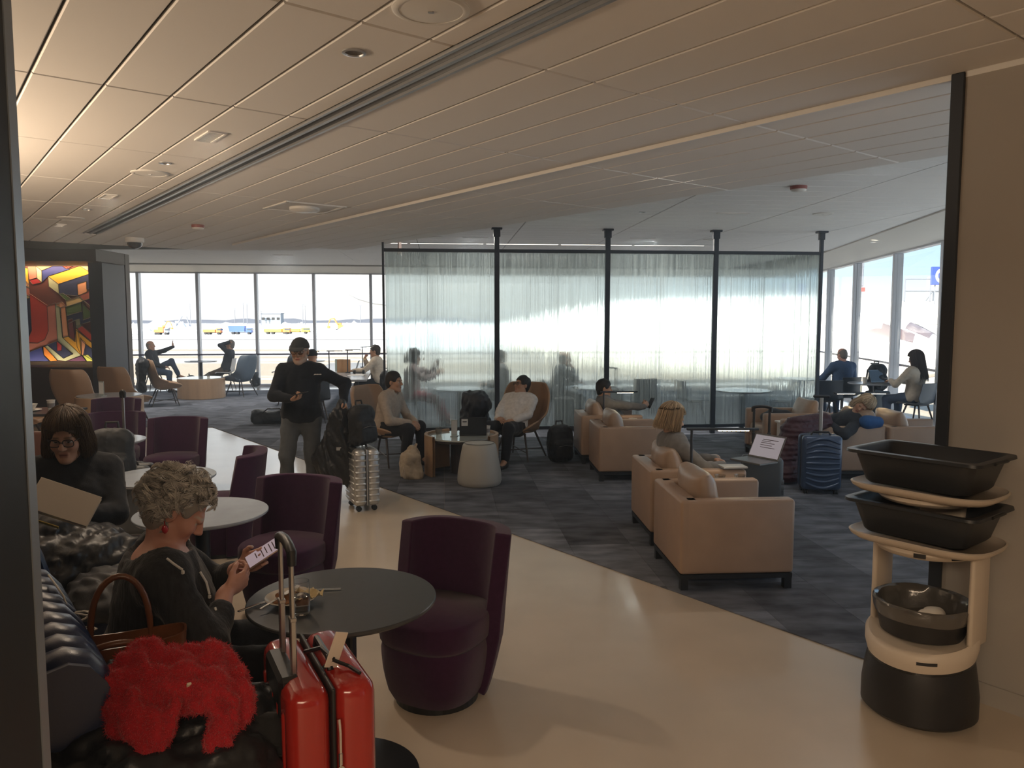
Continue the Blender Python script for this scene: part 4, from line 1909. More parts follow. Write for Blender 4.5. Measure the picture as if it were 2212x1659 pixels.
for i in range(NP):
    x0, x1 = SL * i / NP + .03, SL * (i + 1) / NP - .03
    xs_, ys_ = [], []
    x = x0
    while x < x1:
        w_ = rgf.choice([.008, .014, .024, .040, .06], p=[.25, .27, .23, .15, .10])
        w_ = min(w_, x1 - x + 1e-4)
        a_ = rgf.uniform(-.9, 1.) * .055 * w_
        for t_ in (0, .25, .5, .75):
            xs_.append(x + w_ * t_)
            ys_.append(-.006 - a_ * math.sin(PI * t_))
        x += w_
    xs_.append(x1)
    ys_.append(-.006)
    n_ = len(xs_)
    V = [(xs_[k], ys_[k], z) for z in (zb, zt) for k in range(n_)] + [(xs_[k], .006, z) for z in (zb, zt) for k in range(n_)]
    F = []
    for k in range(n_ - 1):
        F.append((k, k + 1, n_ + k + 1, n_ + k))
        F.append((2 * n_ + k, 3 * n_ + k, 3 * n_ + k + 1, 2 * n_ + k + 1))
        F.append((k, 2 * n_ + k, 2 * n_ + k + 1, k + 1))
        F.append((n_ + k, n_ + k + 1, 3 * n_ + k + 1, 3 * n_ + k))
    F.append((0, n_, 3 * n_, 2 * n_))
    F.append((n_ - 1, 3 * n_ - 1, 4 * n_ - 1, 2 * n_ - 1))
    mesh_obj('fluted_pane', V, F, M_flute, scr, smooth=True, sharp=60)

# ---------------------------------------------------------------- ceiling fixtures
M_fix = mat('fixture_white', (.72, .71, .69), rough=.5)
M_ledw = mat('ceiling_led', (1, .95, .85), emit=(1, .93, .82), estr=.55)
M_red = mat('detector_red', (.30, .10, .09), rough=.5)


def speaker(label, loc, r):
    t = thing('ceiling_speaker', label, 'speaker', loc)
    m = MB()
    m.lathe([(r, 0), (r, -.006), (r - .012, -.012), (r - .025, -.010), (r - .026, 0)], 40, capb=False, capt=False)
    m.build('rim', M_fix, t, smooth=True, sharp=40)
    m = MB()
    m.lathe([(r - .026, -.008), (r * .5, -.011), (.001, -.012)], 40, capb=False, capt=False)
    m.build('grille', M_fix, t, smooth=True)
    m = MB()
    m.box((.0, 0, -.0135), (.022, .014, .003))
    m.build('badge', M_alu, t)


def round_light(label, loc, r, col=None):
    t = thing('downlight', label, 'ceiling light', loc)
    m = MB()
    m.lathe([(r, 0), (r, -.006), (r - .012, -.008), (r - .014, 0)], 32, capb=False, capt=False)
    m.build('ring', M_alu, t, smooth=True, sharp=40)
    m = MB()
    m.lathe([(r - .014, -.002), (r * .5, -.001), (.001, -.001)], 32, capb=False, capt=False)
    m.build('lens', col or mat('lens_dark', (.16, .14, .12), rough=.25, metal=.3), t, smooth=True)


def louvre_light(label, loc, rz, L_, W, n=10, lit=True, power=16, col=(1, .95, .88)):
    t = thing('louvre_light', label, 'ceiling light', loc, rz)
    m = MB()
    for s in (-1, 1):
        m.box((0, s * W / 2, -.004), (L_, .012, .01))
        m.box((s * L_ / 2, 0, -.004), (.012, W, .01))
    m.build('frame', M_fix, t)
    m = MB()
    m.box((0, 0, .004), (L_, W, .004))
    m.build('diffuser', M_ledw if lit else M_fix, t)
    for i in range(n):
        m = MB()
        m.box((-L_ / 2 + L_ * (i + .5) / n, 0, -.003), (.006, W, .008))
        m.build('fin', M_fix, t)
    if power:
        lamp_area('louvre_lamp', (loc[0], loc[1], loc[2] - .012), (0, 0, rz), L_ * .95, W * .9, power, col)


def detector(label, loc, r, red=True):
    t = thing('smoke_detector', label, 'smoke detector', loc)
    m = MB()
    m.lathe([(r, 0), (r, -.03), (r * .95, -.035)], 28, capb=False)
    m.build('base', M_red if red else M_fix, t, smooth=True, sharp=40)
    m = MB()
    m.lathe([(r * .93, -.035), (r * .86, -.05), (r * .4, -.058), (.001, -.06)], 28, capb=False, capt=False)
    m.build('cover', M_fix, t, smooth=True, sharp=60)


speaker('large round white speaker in the beige ceiling right above the camera', dn(2.52, 1.585, ZN), .145)
round_light('round downlight with a chrome ring just beyond the largest ceiling speaker', dn(3.12, 1.57, ZN), .052)
louvre_light('short louvred light in the beige ceiling left of the slot diffuser', dn(5.08, 1.55, ZN), ADN, .30, .10, power=5, col=(1, .80, .60))
round_light('small chrome downlight just before the middle ceiling speaker', dn(6.13, 1.54, ZN), .045, M_alu)
speaker('middle round speaker in the beige ceiling along the slot diffuser', dn(6.62, 1.55, ZN), .14)
louvre_light('second louvred light along the beige ceiling, beyond the middle speaker', dn(8.1, 1.52, ZN), ADN, .30, .10, power=5, col=(1, .80, .60))
round_light('dark downlight just before the farthest ceiling speaker', dn(9.17, 1.52, ZN), .05)
speaker('farthest round speaker in the beige ceiling near the mural', dn(10.08, 1.5, ZN), .14)
louvre_light('third louvred light at the far left end of the beige ceiling', dn(10.9, 1.5, ZN), ADN, .28, .10, power=5, col=(1, .80, .60))
detector('red and white smoke detector on the beige ceiling near the slot end', dn(9.86, 2.83, ZN), .075)
# dome camera
t = thing('dome_camera', 'white dome security camera on the far left of the beige ceiling', 'camera', dn(12.0, 2.57, ZN))
m = MB()
m.lathe([(.125, 0), (.125, -.05), (.11, -.065)], 28, capb=False)
m.build('housing', M_fix, t, smooth=True, sharp=40)
m = MB()
m.lathe([(.10, -.065), (.095, -.10), (.07, -.13), (.03, -.15), (.001, -.153)], 28, capb=False, capt=False)
m.build('dome', mat('smoked_dome', (.03, .03, .035), rough=.1, spec=.7), t, smooth=True)
# square diffuser with round core
t = thing('square_diffuser', 'square air diffuser with a round core in the beige ceiling', 'air vent', dn(7.64, 3.255, ZN), ADN)
m = MB()
for s in (-1, 1):
    m.box((0, s * .30, -.006), (.64, .03, .012))
    m.box((s * .30, 0, -.006), (.03, .64, .012))
m.build('frame', M_fix, t)
m = MB()
m.box((0, 0, -.003), (.58, .58, .006))
m.build('face_plate', mat('diffuser_face', (.6, .59, .58), rough=.6), t)
m = MB()
m.lathe([(.15, -.006), (.15, -.03), (.13, -.045), (.001, -.05)], 32, capb=False, capt=False)
m.build('core', M_fix, t, smooth=True, sharp=40)

# lounge ceiling
louvre_light('louvred light in the lounge ceiling left of the small chrome sprinkler', pq(1.905, 6.43, ZF), APQ, .45, .06, 11, power=3)
louvre_light('louvred light in the lounge ceiling nearest the end wall', pq(3.585, 6.37, ZF), APQ, .45, .06, 11, power=3)
round_light('small chrome sprinkler plate between the two nearest louvred lights', pq(2.40, 6.42, ZF), .05, M_alu)
detector('red and white smoke detector in the middle of the lounge ceiling', pq(3.69, 7.83, ZF), .085)
speaker('round speaker in the lounge ceiling by the right bulkhead', pq(4.96, 9.8, ZF), .13)
louvre_light('louvred light in the lounge ceiling above the third glass panel', pq(3.77, 9.85, ZF), APQ, .42, .06, 11, power=0)
round_light('tiny chrome sprinkler plate above the third glass panel', pq(2.57, 9.87, ZF), .045, M_alu)
louvre_light('louvred light in the lounge ceiling above the first glass panel', pq(.38, 9.83, ZF), APQ, .42, .06, 11, power=0)
speaker('round speaker in the lounge ceiling left of the first panel\'s louvred light', pq(-.12, 9.86, ZF), .13)
louvre_light('louvred light above the glass screen, at its third post', pq(3.4, 13.0, ZF), APQ, .42, .06, 9)
speaker('round speaker in the lounge ceiling behind the fourth screen post', pq(4.6, 13.1, ZF), .12)
louvre_light('louvred light above the glass screen at its second post', pq(.55, 13.1, ZF), APQ, .42, .06, 9)
speaker('round speaker in the lounge ceiling behind the first screen panel', pq(-.1, 13.15, ZF), .12)
louvre_light('louvred light in the far lounge ceiling near the soffit end', pq(-4.3, 13.2, ZF), APQ, .42, .06, 9)
louvre_light('louvred light in the far lounge ceiling above the waving man', pq(-6.8, 16.2, ZF), APQ, .42, .06, 9)
louvre_light('louvred light in the far lounge ceiling above the standing man', pq(-3.4, 17.0, ZF), APQ, .42, .06, 9)
round_light('far small downlight by the left windows above the mural end', pq(-8.3, 19.0, ZF), .06, M_ledw)
round_light('far small downlight by the left windows above the standing man', pq(-3.9, 18.6, ZF), .06, M_ledw)
round_light('far small downlight in the right bulkhead beside the screen post', (6.15, 13.2, 3.13), .06, M_ledw)
for i in range(5):
    t = thing('linear_light', ['first', 'second', 'third', 'fourth', 'fifth'][i] + ' segment from the left of the slim light line above the glass screen', 'ceiling light', pq(-1.3 + 1.38 * i, 14.2, ZF), APQ, 'segments of the slim light line')
    m = MB()
    m.box((0, 0, .001), (1.34, .07, .012))
    m.build('housing', M_fix, t)
    m = MB()
    m.box((0, 0, -.006), (1.32, .045, .006))
    m.build('diffuser', M_ledw, t)
# exit sign hanging near the first post
t = thing('hanging_sign', 'small edge-lit sign hanging near the first glass screen post', 'sign', pq(-.72, 13.2, ZF))
m = MB()
m.box((0, 0, -.02), (.22, .07, .04), bev=.004, seg=1)
m.build('housing', M_fix, t)
m = MB()
m.box((0, 0, -.17), (.02, .30, .26))
m.build('sign_plate', mat('sign_plate_pink', (.75, .55, .5), rough=.2), t)

# ---------------------------------------------------------------- mural wall
MX0, MX1, MY = -8.86, -7.26, 14.0
wm = MB()
wm.box((-9.97, 14.125, 1.5), (5.93, .15, 3.0))
struct(wm.build('wall_mural', M_dwall))
bk = MB()
bk.box((-9.4, 13.35, 2.885), (5.0, .95, .20))
struct(bk.build('trim_6', M_dwall))
pl = MB()
pl.box((-7.12, 13.62, 1.42), (.24, .76, 2.84))
struct(pl.build('trim_7', mat('dark_blue_pillar', (.05, .055, .075), rough=.6)))
sb = MB()
sb.box((-9.0, 13.6, .50), (3.5, .5, 1.0), bev=.02, seg=1)
struct(sb.build('trim_8', mat('dark_brown_ledge', (.05, .03, .025), rough=.5)))

mu = thing('mural', 'colourful geometric mural of interlocking block letters on the dark wall', 'mural', (0, MY, 0))
MS = 1660 / 13.98


def mp_(x, y):
    """mural design coordinates: x 0..840 across, y 0..830 down"""
    return (MX0 - .06 + x / 840 * (MX1 - MX0 + .09), 2.78 - y / 830 * 1.72)


MCOL = {'navy': (.02, .035, .14), 'blue': (.03, .05, .30), 'yellow': (.80, .48, .06), 'orange': (.80, .30, .05), 'peach': (.78, .42, .28), 'red': (.55, .06, .05), 'crimson': (.42, .03, .05),
        'maroon': (.16, .03, .05), 'brown': (.13, .04, .04), 'pink': (.55, .22, .20), 'mint': (.48, .58, .46), 'cream': (.75, .66, .42), 'green': (.10, .20, .09), 'lime': (.45, .58, .14), 'sage': (.30, .36, .28), 'rose': (.42, .14, .14), 'purple': (.10, .03, .13)}
POLY = [
    ('brown', [(0, 0), (840, 0), (840, 830), (0, 830)]),
    ('yellow', [(0, 0), (90, 20), (95, 200), (60, 120), (0, 110)]), ('maroon', [(0, 110), (35, 105), (38, 150), (0, 165)]), ('peach', [(40, 100), (98, 165), (98, 190), (40, 155)]),
    ('pink', [(0, 165), (98, 190), (98, 260), (0, 240)]), ('cream', [(0, 250), (60, 240), (98, 275), (0, 300)]), ('navy', [(0, 305), (98, 275), (100, 560), (60, 640), (0, 660)]),
    ('orange', [(0, 390), (50, 385), (55, 620), (0, 660)]),
    ('pink', [(90, 0), (165, 0), (170, 100), (98, 120)]), ('mint', [(165, 0), (215, 40), (212, 140), (170, 105)]), ('crimson', [(98, 122), (170, 105), (210, 142), (130, 160)]),
    ('peach', [(165, 0), (320, 0), (215, 38)]), ('blue', [(320, 0), (430, 0), (470, 30), (270, 90), (215, 140), (218, 40)]), ('red', [(400, 0), (500, 0), (440, 25)]),
    ('yellow', [(270, 88), (560, 0), (660, 62), (360, 155)]), ('mint', [(270, 88), (360, 155), (362, 240), (272, 175)]), ('navy', [(360, 155), (665, 62), (668, 200), (610, 200), (610, 130), (530, 155), (532, 260), (420, 250), (362, 240)]),
    ('peach', [(560, 0), (830, 0), (830, 15), (660, 60)]), ('pink', [(662, 62), (830, 16), (830, 145), (668, 182)]), ('maroon', [(668, 182), (830, 145), (830, 235), (740, 250), (690, 200)]),
    ('peach', [(530, 155), (615, 130), (615, 225), (532, 255)]), ('rose', [(532, 258), (670, 198), (740, 248), (575, 300)]), ('green', [(362, 240), (400, 235), (470, 285), (425, 300)]),
    ('cream', [(420, 300), (550, 265), (585, 300), (425, 350)]), ('purple', [(585, 300), (745, 250), (750, 330), (690, 360), (640, 345)]), ('rose', [(750, 255), (830, 235), (830, 560), (745, 350)]),
    ('red', [(100, 240), (250, 340), (252, 560), (215, 640), (150, 670), (60, 665), (10, 640), (60, 640), (100, 560)]), ('pink', [(250, 345), (325, 320), (330, 650), (0, 770), (0, 655), (60, 668), (150, 672), (215, 642), (252, 560)]),
    ('mint', [(325, 330), (360, 318), (375, 620), (545, 775), (395, 830), (320, 820), (205, 700), (240, 690), (375, 805), (465, 765), (330, 650)]),
    ('peach', [(325, 330), (385, 310), (415, 345), (370, 360)]), ('peach', [(372, 360), (415, 345), (430, 610), (380, 620)]),
    ('green', [(420, 352), (560, 312), (560, 390), (425, 430)]), ('navy', [(425, 432), (565, 392), (570, 470), (690, 430), (690, 600), (640, 560), (640, 480), (500, 520), (500, 470), (430, 500)]), ('green', [(570, 330), (670, 430), (572, 465)]),
    ('rose', [(585, 300), (830, 530), (700, 575), (690, 540), (790, 510), (610, 345)]), ('maroon', [(700, 578), (830, 535), (830, 565), (720, 610)]),
    ('maroon', [(430, 470), (475, 455), (490, 640), (440, 620)]), ('sage', [(500, 470), (540, 460), (545, 530), (505, 545)]),
    ('yellow', [(380, 625), (430, 612), (490, 660), (500, 545), (520, 535), (540, 780), (460, 700)]), ('red', [(505, 540), (560, 520), (740, 690), (840, 650), (840, 690), (722, 730)]), ('yellow', [(500, 555), (720, 732), (725, 782), (560, 660), (540, 620), (540, 780), (505, 700)]),
    ('cream', [(722, 732), (840, 690), (840, 730), (725, 782)]), ('crimson', [(690, 610), (720, 610), (790, 660), (740, 690)]), ('green', [(735, 590), (760, 582), (815, 650), (790, 660)]),
    ('peach', [(545, 640), (580, 660), (585, 765), (545, 778)]), ('navy', [(585, 680), (720, 785), (840, 745), (840, 830), (655, 830), (560, 770)]), ('lime', [(555, 780), (600, 770), (660, 830), (590, 830)]),
    ('orange', [(200, 700), (215, 705), (325, 825), (260, 830), (205, 775)]), ('navy', [(235, 685), (330, 650), (460, 765), (378, 803)]), ('crimson', [(325, 652), (370, 690), (365, 735), (325, 740)]), ('blue', [(0, 775), (190, 705), (205, 780), (250, 830), (0, 830)]), ('purple', [(400, 830), (545, 780), (585, 830)]),
]
for k, (cn, po_) in enumerate(POLY):
    pts = [mp_(*q) for q in po_]
    m = MB()
    n_ = len(pts)
    y0 = -.004 - k * .0006
    V = [(x, y0, z) for x, z in pts] + [(x, .0, z) for x, z in pts]
    F = [tuple(range(n_))] + [(i, n_ + i, n_ + (i + 1) % n_, (i + 1) % n_) for i in range(n_)]
    m.raw(V, F)
    m.build('painted_shape', mat('mural_' + cn, MCOL[cn], rough=.6), mu)
m = MB()
for k, (cn, po_) in enumerate(POLY[1:]):
    pts = [mp_(*q) for q in po_]
    for i in range(len(pts)):
        a, b = pts[i], pts[(i + 1) % len(pts)]
        m.tube([(a[0], -.005 - k * .0006 - .001, a[1]), (b[0], -.005 - k * .0006 - .001, b[1])], .004, 4, caps=False)
o = m.build('outline', M_black, mu)
o['kind'] = 'stuff'
# wall-wash lamps above and below the mural
la = lamp_area('mural_wash_top', (-8.1, 13.86, 2.79), (math.radians(28), 0, 0), 1.6, .05, 2.6, (1, .62, .30))
la = lamp_area('mural_wash_foot', (-8.1, 13.84, 1.02), (math.radians(180 - 24), 0, 0), 1.6, .05, .9, (1, .70, .40))

# ---------------------------------------------------------------- bus-tub robot
RB = (1.90, 3.46)
RYA = math.radians(-142)           # facing the camera's left
rb = thing('bus_tub_robot', 'serving robot with two black tubs and a waste bin by the wall', 'robot', (*RB, 0), RYA)
M_rw = mat('robot_cream', (.62, .54, .45), rough=.45)
M_rb = mat('robot_black', (.018, .018, .020), rough=.42, bump=.1, bscale=400)
# local +x is the robot's front
m = MB()
N = 48


def ring(r, z, fx=1., sh=0., tilt=0.):
    return [(r * math.cos(2 * PI * i / N) * fx + sh, r * math.sin(2 * PI * i / N), z + tilt * math.cos(2 * PI * i / N)) for i in range(N)]


def loft(m_, rings, capb=True, capt=True):
    V = [p for r in rings for p in r]
    F = []
    for j in range(len(rings) - 1):
        for i in range(N):
            F.append((j * N + i, j * N + (i + 1) % N, (j + 1) * N + (i + 1) % N, (j + 1) * N + i))
    if capb:
        F.append(tuple(range(N - 1, -1, -1)))
    if capt:
        F.append(tuple((len(rings) - 1) * N + i for i in range(N)))
    m_.raw(V, F)


loft(m, [ring(.225, .012), ring(.245, .03), ring(.245, .12), ring(.235, .20), ring(.225, .26, tilt=-.02), ring(.222, .285, tilt=-.035)])
m.build('base', M_rb, rb, smooth=True, sharp=40)
m = MB()
loft(m, [ring(.224, .286, tilt=-.035), ring(.224, .298, tilt=-.035)], capt=False)
m.build('sensor_band', mat('robot_gloss', (.01, .012, .015), rough=.08, spec=.7), rb, smooth=True, sharp=40)
m = MB()
loft(m, [ring(.226, .299, tilt=-.035), ring(.236, .34, tilt=-.04), ring(.236, .385, tilt=-.05), ring(.222, .40, tilt=-.05), ring(.20, .39, tilt=-.04)], capt=True)
m.build('collar', M_rw, rb, smooth=True, sharp=50)
m = MB()
G = np.zeros((6, 2, 3))
for i in range(6):
    a_ = math.radians(20 + 4 * i)
    for j in range(2):
        G[i, j] = (.234 * math.cos(a_), .234 * math.sin(a_), .34 + .014 * j - .035 * math.cos(a_))
m.sheet(G, .006)
m.build('collar_slot', M_rb, rb)
# waste bin with its bag
m = MB()
loft(m, [ring(.175, .385), ring(.203, .525), ring(.206, .525), ring(.192, .52), ring(.165, .40)], capb=True, capt=True)
m.build('waste_bin', M_rb, rb, smooth=True, sharp=50)
m = MB()
rg5 = np.random.default_rng(4)
rr = []
for (r, z, am) in ((.200, .468, .0015), (.205, .485, .0015), (.209, .51, .0015), (.211, .530, .0015), (.204, .538, .0015), (.190, .53, .002), (.180, .50, .003), (.166, .43, .004), (.10, .408, .003)):
    ph = rg5.uniform(0, 6.28, 4)
    rr.append([((r + am * (math.sin(9 * q + ph[0]) + .7 * math.sin(23 * q + ph[1]))) * math.cos(q), (r + am * (math.sin(9 * q + ph[0]) + .7 * math.sin(23 * q + ph[1]))) * math.sin(q), z + am * math.sin(5 * q + ph[2])) for q in [2 * PI * i / N for i in range(N)]])
loft(m, rr, capb=False, capt=True)
m.build('bin_bag', mat('clear_grey_bag', (.09, .085, .08), rough=.15, spec=.9, bump=.3, bscale=30), rb, smooth=True)
# side columns
for (y, w_) in ((-.215, .026), (.215, .026)):
    m = MB()
    m.box((-.05, y, .585), (.17, w_, .44), bev=.012, seg=2)
    m.build('column', M_rw, rb, smooth=True, sharp=50)


def tray(z):
    m_ = MB()

    def outl(sx_, sy_, z_, e=3.2):
        out = []
        for i in range(N):
            a = 2 * PI * i / N
            c, s = math.cos(a), math.sin(a)
            k_ = (abs(c) ** e + abs(s) ** e) ** (-1 / e)
            out.append((.0 + sx_ * .93 * k_ * c, sy_ * 1.22 * k_ * s, z_ + .012 * max(0, c) ** 2))
        return out
    loft(m_, [outl(.235, .225, z - .03), outl(.262, .245, z - .012), outl(.27, .252, z + .004), outl(.262, .245, z + .008), outl(.25, .235, z - .004)])
    m_.build('tray', M_rw, rb, smooth=True, sharp=50)


tray(.828)
tray(1.058)
m = MB()
loft(m, [ring(.15, .755), ring(.20, .77), ring(.215, .79), ring(.21, .805)])
m.build('tray_support', M_rw, rb, smooth=True, sharp=50)
m = MB()
loft(m, [ring(.13, .993), ring(.19, 1.001), ring(.205, 1.016), ring(.20, 1.031)])
m.build('tray_support', M_rw, rb, smooth=True, sharp=50)
m = MB()
m.box((-.17, 0, .92), (.05, .20, .22), bev=.015, seg=2)
m.build('mast', M_rw, rb, smooth=True, sharp=50)
for an in (12, 52):
    m = MB()
    G = np.zeros((8, 2, 3))
    for i in range(8):
        a_ = math.radians(an + (1.8 if an < 20 else 3.6) * i)
        for j in range(2):
            G[i, j] = (.218 * math.cos(a_), .218 * math.sin(a_), .781 + .018 * j)
    m.sheet(G, .006)
    m.build('hand_slot', M_rb, rb)


def tub(label, z):
    t = thing('bus_tub', label, 'tub', (RB[0], RB[1], z), RYA)
    m_ = MB()

    def rr_(hx, hy, z_, rad=.05, n=6):
        out = []
        for (sx_, sy_, a0) in ((1, 1, 0), (-1, 1, 90), (-1, -1, 180), (1, -1, 270)):
            for k_ in range(n + 1):
                a = math.radians(a0 + 90 * k_ / n)
                out.append((sx_ * (hx - rad) + rad * math.cos(a), sy_ * (hy - rad) + rad * math.sin(a), z_))
        return out
    rs = [rr_(.155, .215, .0), rr_(.165, .225, .012), rr_(.195, .262, .142), rr_(.215, .288, .146), rr_(.217, .290, .138), rr_(.222, .294, .140), rr_(.220, .292, .153), rr_(.196, .264, .155), rr_(.186, .253, .148), rr_(.158, .217, .014)]
    n_ = len(rs[0])
    V = [p for r in rs for p in r]
    F = [tuple(range(n_ - 1, -1, -1))]
    for j in range(len(rs) - 1):
        for i in range(n_):
            F.append((j * n_ + i, j * n_ + (i + 1) % n_, (j + 1) * n_ + (i + 1) % n_, (j + 1) * n_ + i))
    F.append(tuple((len(rs) - 1) * n_ + i for i in range(n_)))
    m_.raw(V, F)
    m_.build('tub_body', mat('tub_black', (.022, .025, .03), rough=.38, bump=.15, bscale=300), t, smooth=True, sharp=50)
    for s in (-1, 1):
        m_ = MB()
        m_.box((0, s * .288, .143), (.14, .03, .012), bev=.005, seg=1)
        m_.build('handle_grip', M_black, t)


tub('black plastic bus tub on the upper tray of the robot', 1.069)
tub('black plastic bus tub on the lower tray of the robot', .839)
t = thing('crumpled_napkin', 'crumpled white paper inside the robot\'s waste bin', 'paper', (RB[0] + .03, RB[1] - .02, .41))
f = Field((-.12, -.12, -.01), (.12, .12, .11), .007)
f.ell((0, 0, .04), (.06, .05, .04)).ell((.04, .03, .05), (.035, .05, .03), R=rotz(.6))
f.noise(.006, 60, 5)
f.build('paper', mat('paper_white', (.7, .66, .6), rough=.8), t)
# ---------------------------------------------------------------- people
def skin_mat(name, rough=.5):
    return mat(name, rough=rough, attr='Col', spec=.4, bump=.06, bscale=350)


M_skin = skin_mat('skin')
M_hair = mat('hair', rough=.55, attr='Col', spec=.35)
M_lens = glass_mat('spectacle_lens', (.80, .82, .82), .06)
SKIN = {'pale': (.55, .33, .24), 'fair': (.50, .29, .20), 'tan': (.42, .24, .155), 'warm': (.46, .27, .18), 'ruddy': (.55, .29, .22)}
CL = {}


def cloth(name, col, rough=.85, bump=.35, bscale=420, sheen=.15, var=.15, vscale=25, spec=.2, stretch=None):
    return mat(name, col, rough=rough, bump=bump, bscale=bscale, sheen=sheen, var=var, vscale=vscale, spec=spec, stretch=stretch)


def head_rot(yaw, pitch, roll):
    return rotz(yaw) @ roty(pitch) @ rotx(roll)


def put_hand(f, wr, d, nrml, side, style, s, k=.006):
    d = nrm(d)
    nr = np.asarray(nrml, float)
    nr = nrm(nr - d * nr.dot(d))
    th = np.cross(nr, d) * side
    curl = {'flat': (.08, .10, .08), 'relax': (.35, .45, .35), 'grip': (.75, 1.0, .7), 'fist': (1.25, 1.45, .9), 'hold': (.55, .75, .5)}[style]
    pc = wr + d * .048 * s
    R = np.stack([d, th, nr], 1)
    f.ell(pc, (.052 * s, .040 * s, .0175 * s), R=R, k=.012)
    f.cap(wr - d * .02 * s, wr + d * .03 * s, .025 * s, .026 * s, k=.02, flat=(nr, .72))
    kn = wr + d * .088 * s
    for i, (o, ln, r) in enumerate(((.030, .92, .0085), (.0105, 1.0, .009), (-.0095, .95, .0085), (-.028, .76, .0075))):
        p = kn + th * o * s - nr * .001 - d * abs(o) * .12 * s
        dd = nrm(d + th * o * 1.3)
        f.cap(p - d * .035 * s, p, .0095 * s, .0095 * s, k=k + .004)
        a = 0
        for j, l_ in enumerate((.041, .026, .021)):
            a += curl[j] * (1 + .06 * i)
            q = p + (dd * math.cos(a) + nr * math.sin(a)) * l_ * ln * s
            f.cap(p, q, r * s * (1 - .1 * j), r * s * (.92 - .1 * j), k=k * .6)
            p = q
    p = wr + d * .022 * s + th * .028 * s
    ta = .55 if style != 'flat' else .8
    q1 = p + nrm(d * .62 + th * ta + nr * (.35 if style != 'flat' else 0)) * .036 * s
    q2 = q1 + nrm(d * .85 + th * .15 + nr * (.45 if style != 'flat' else .05)) * .03 * s
    q3 = q2 + nrm(d * .9 - th * .08 + nr * (.5 if style != 'flat' else .05)) * .022 * s
    f.cap(p, q1, .0135 * s, .011 * s, k=.010)
    f.cap(q1, q2, .0105 * s, .0098 * s, k=.004)
    f.cap(q2, q3, .0096 * s, .0075 * s, k=.004)


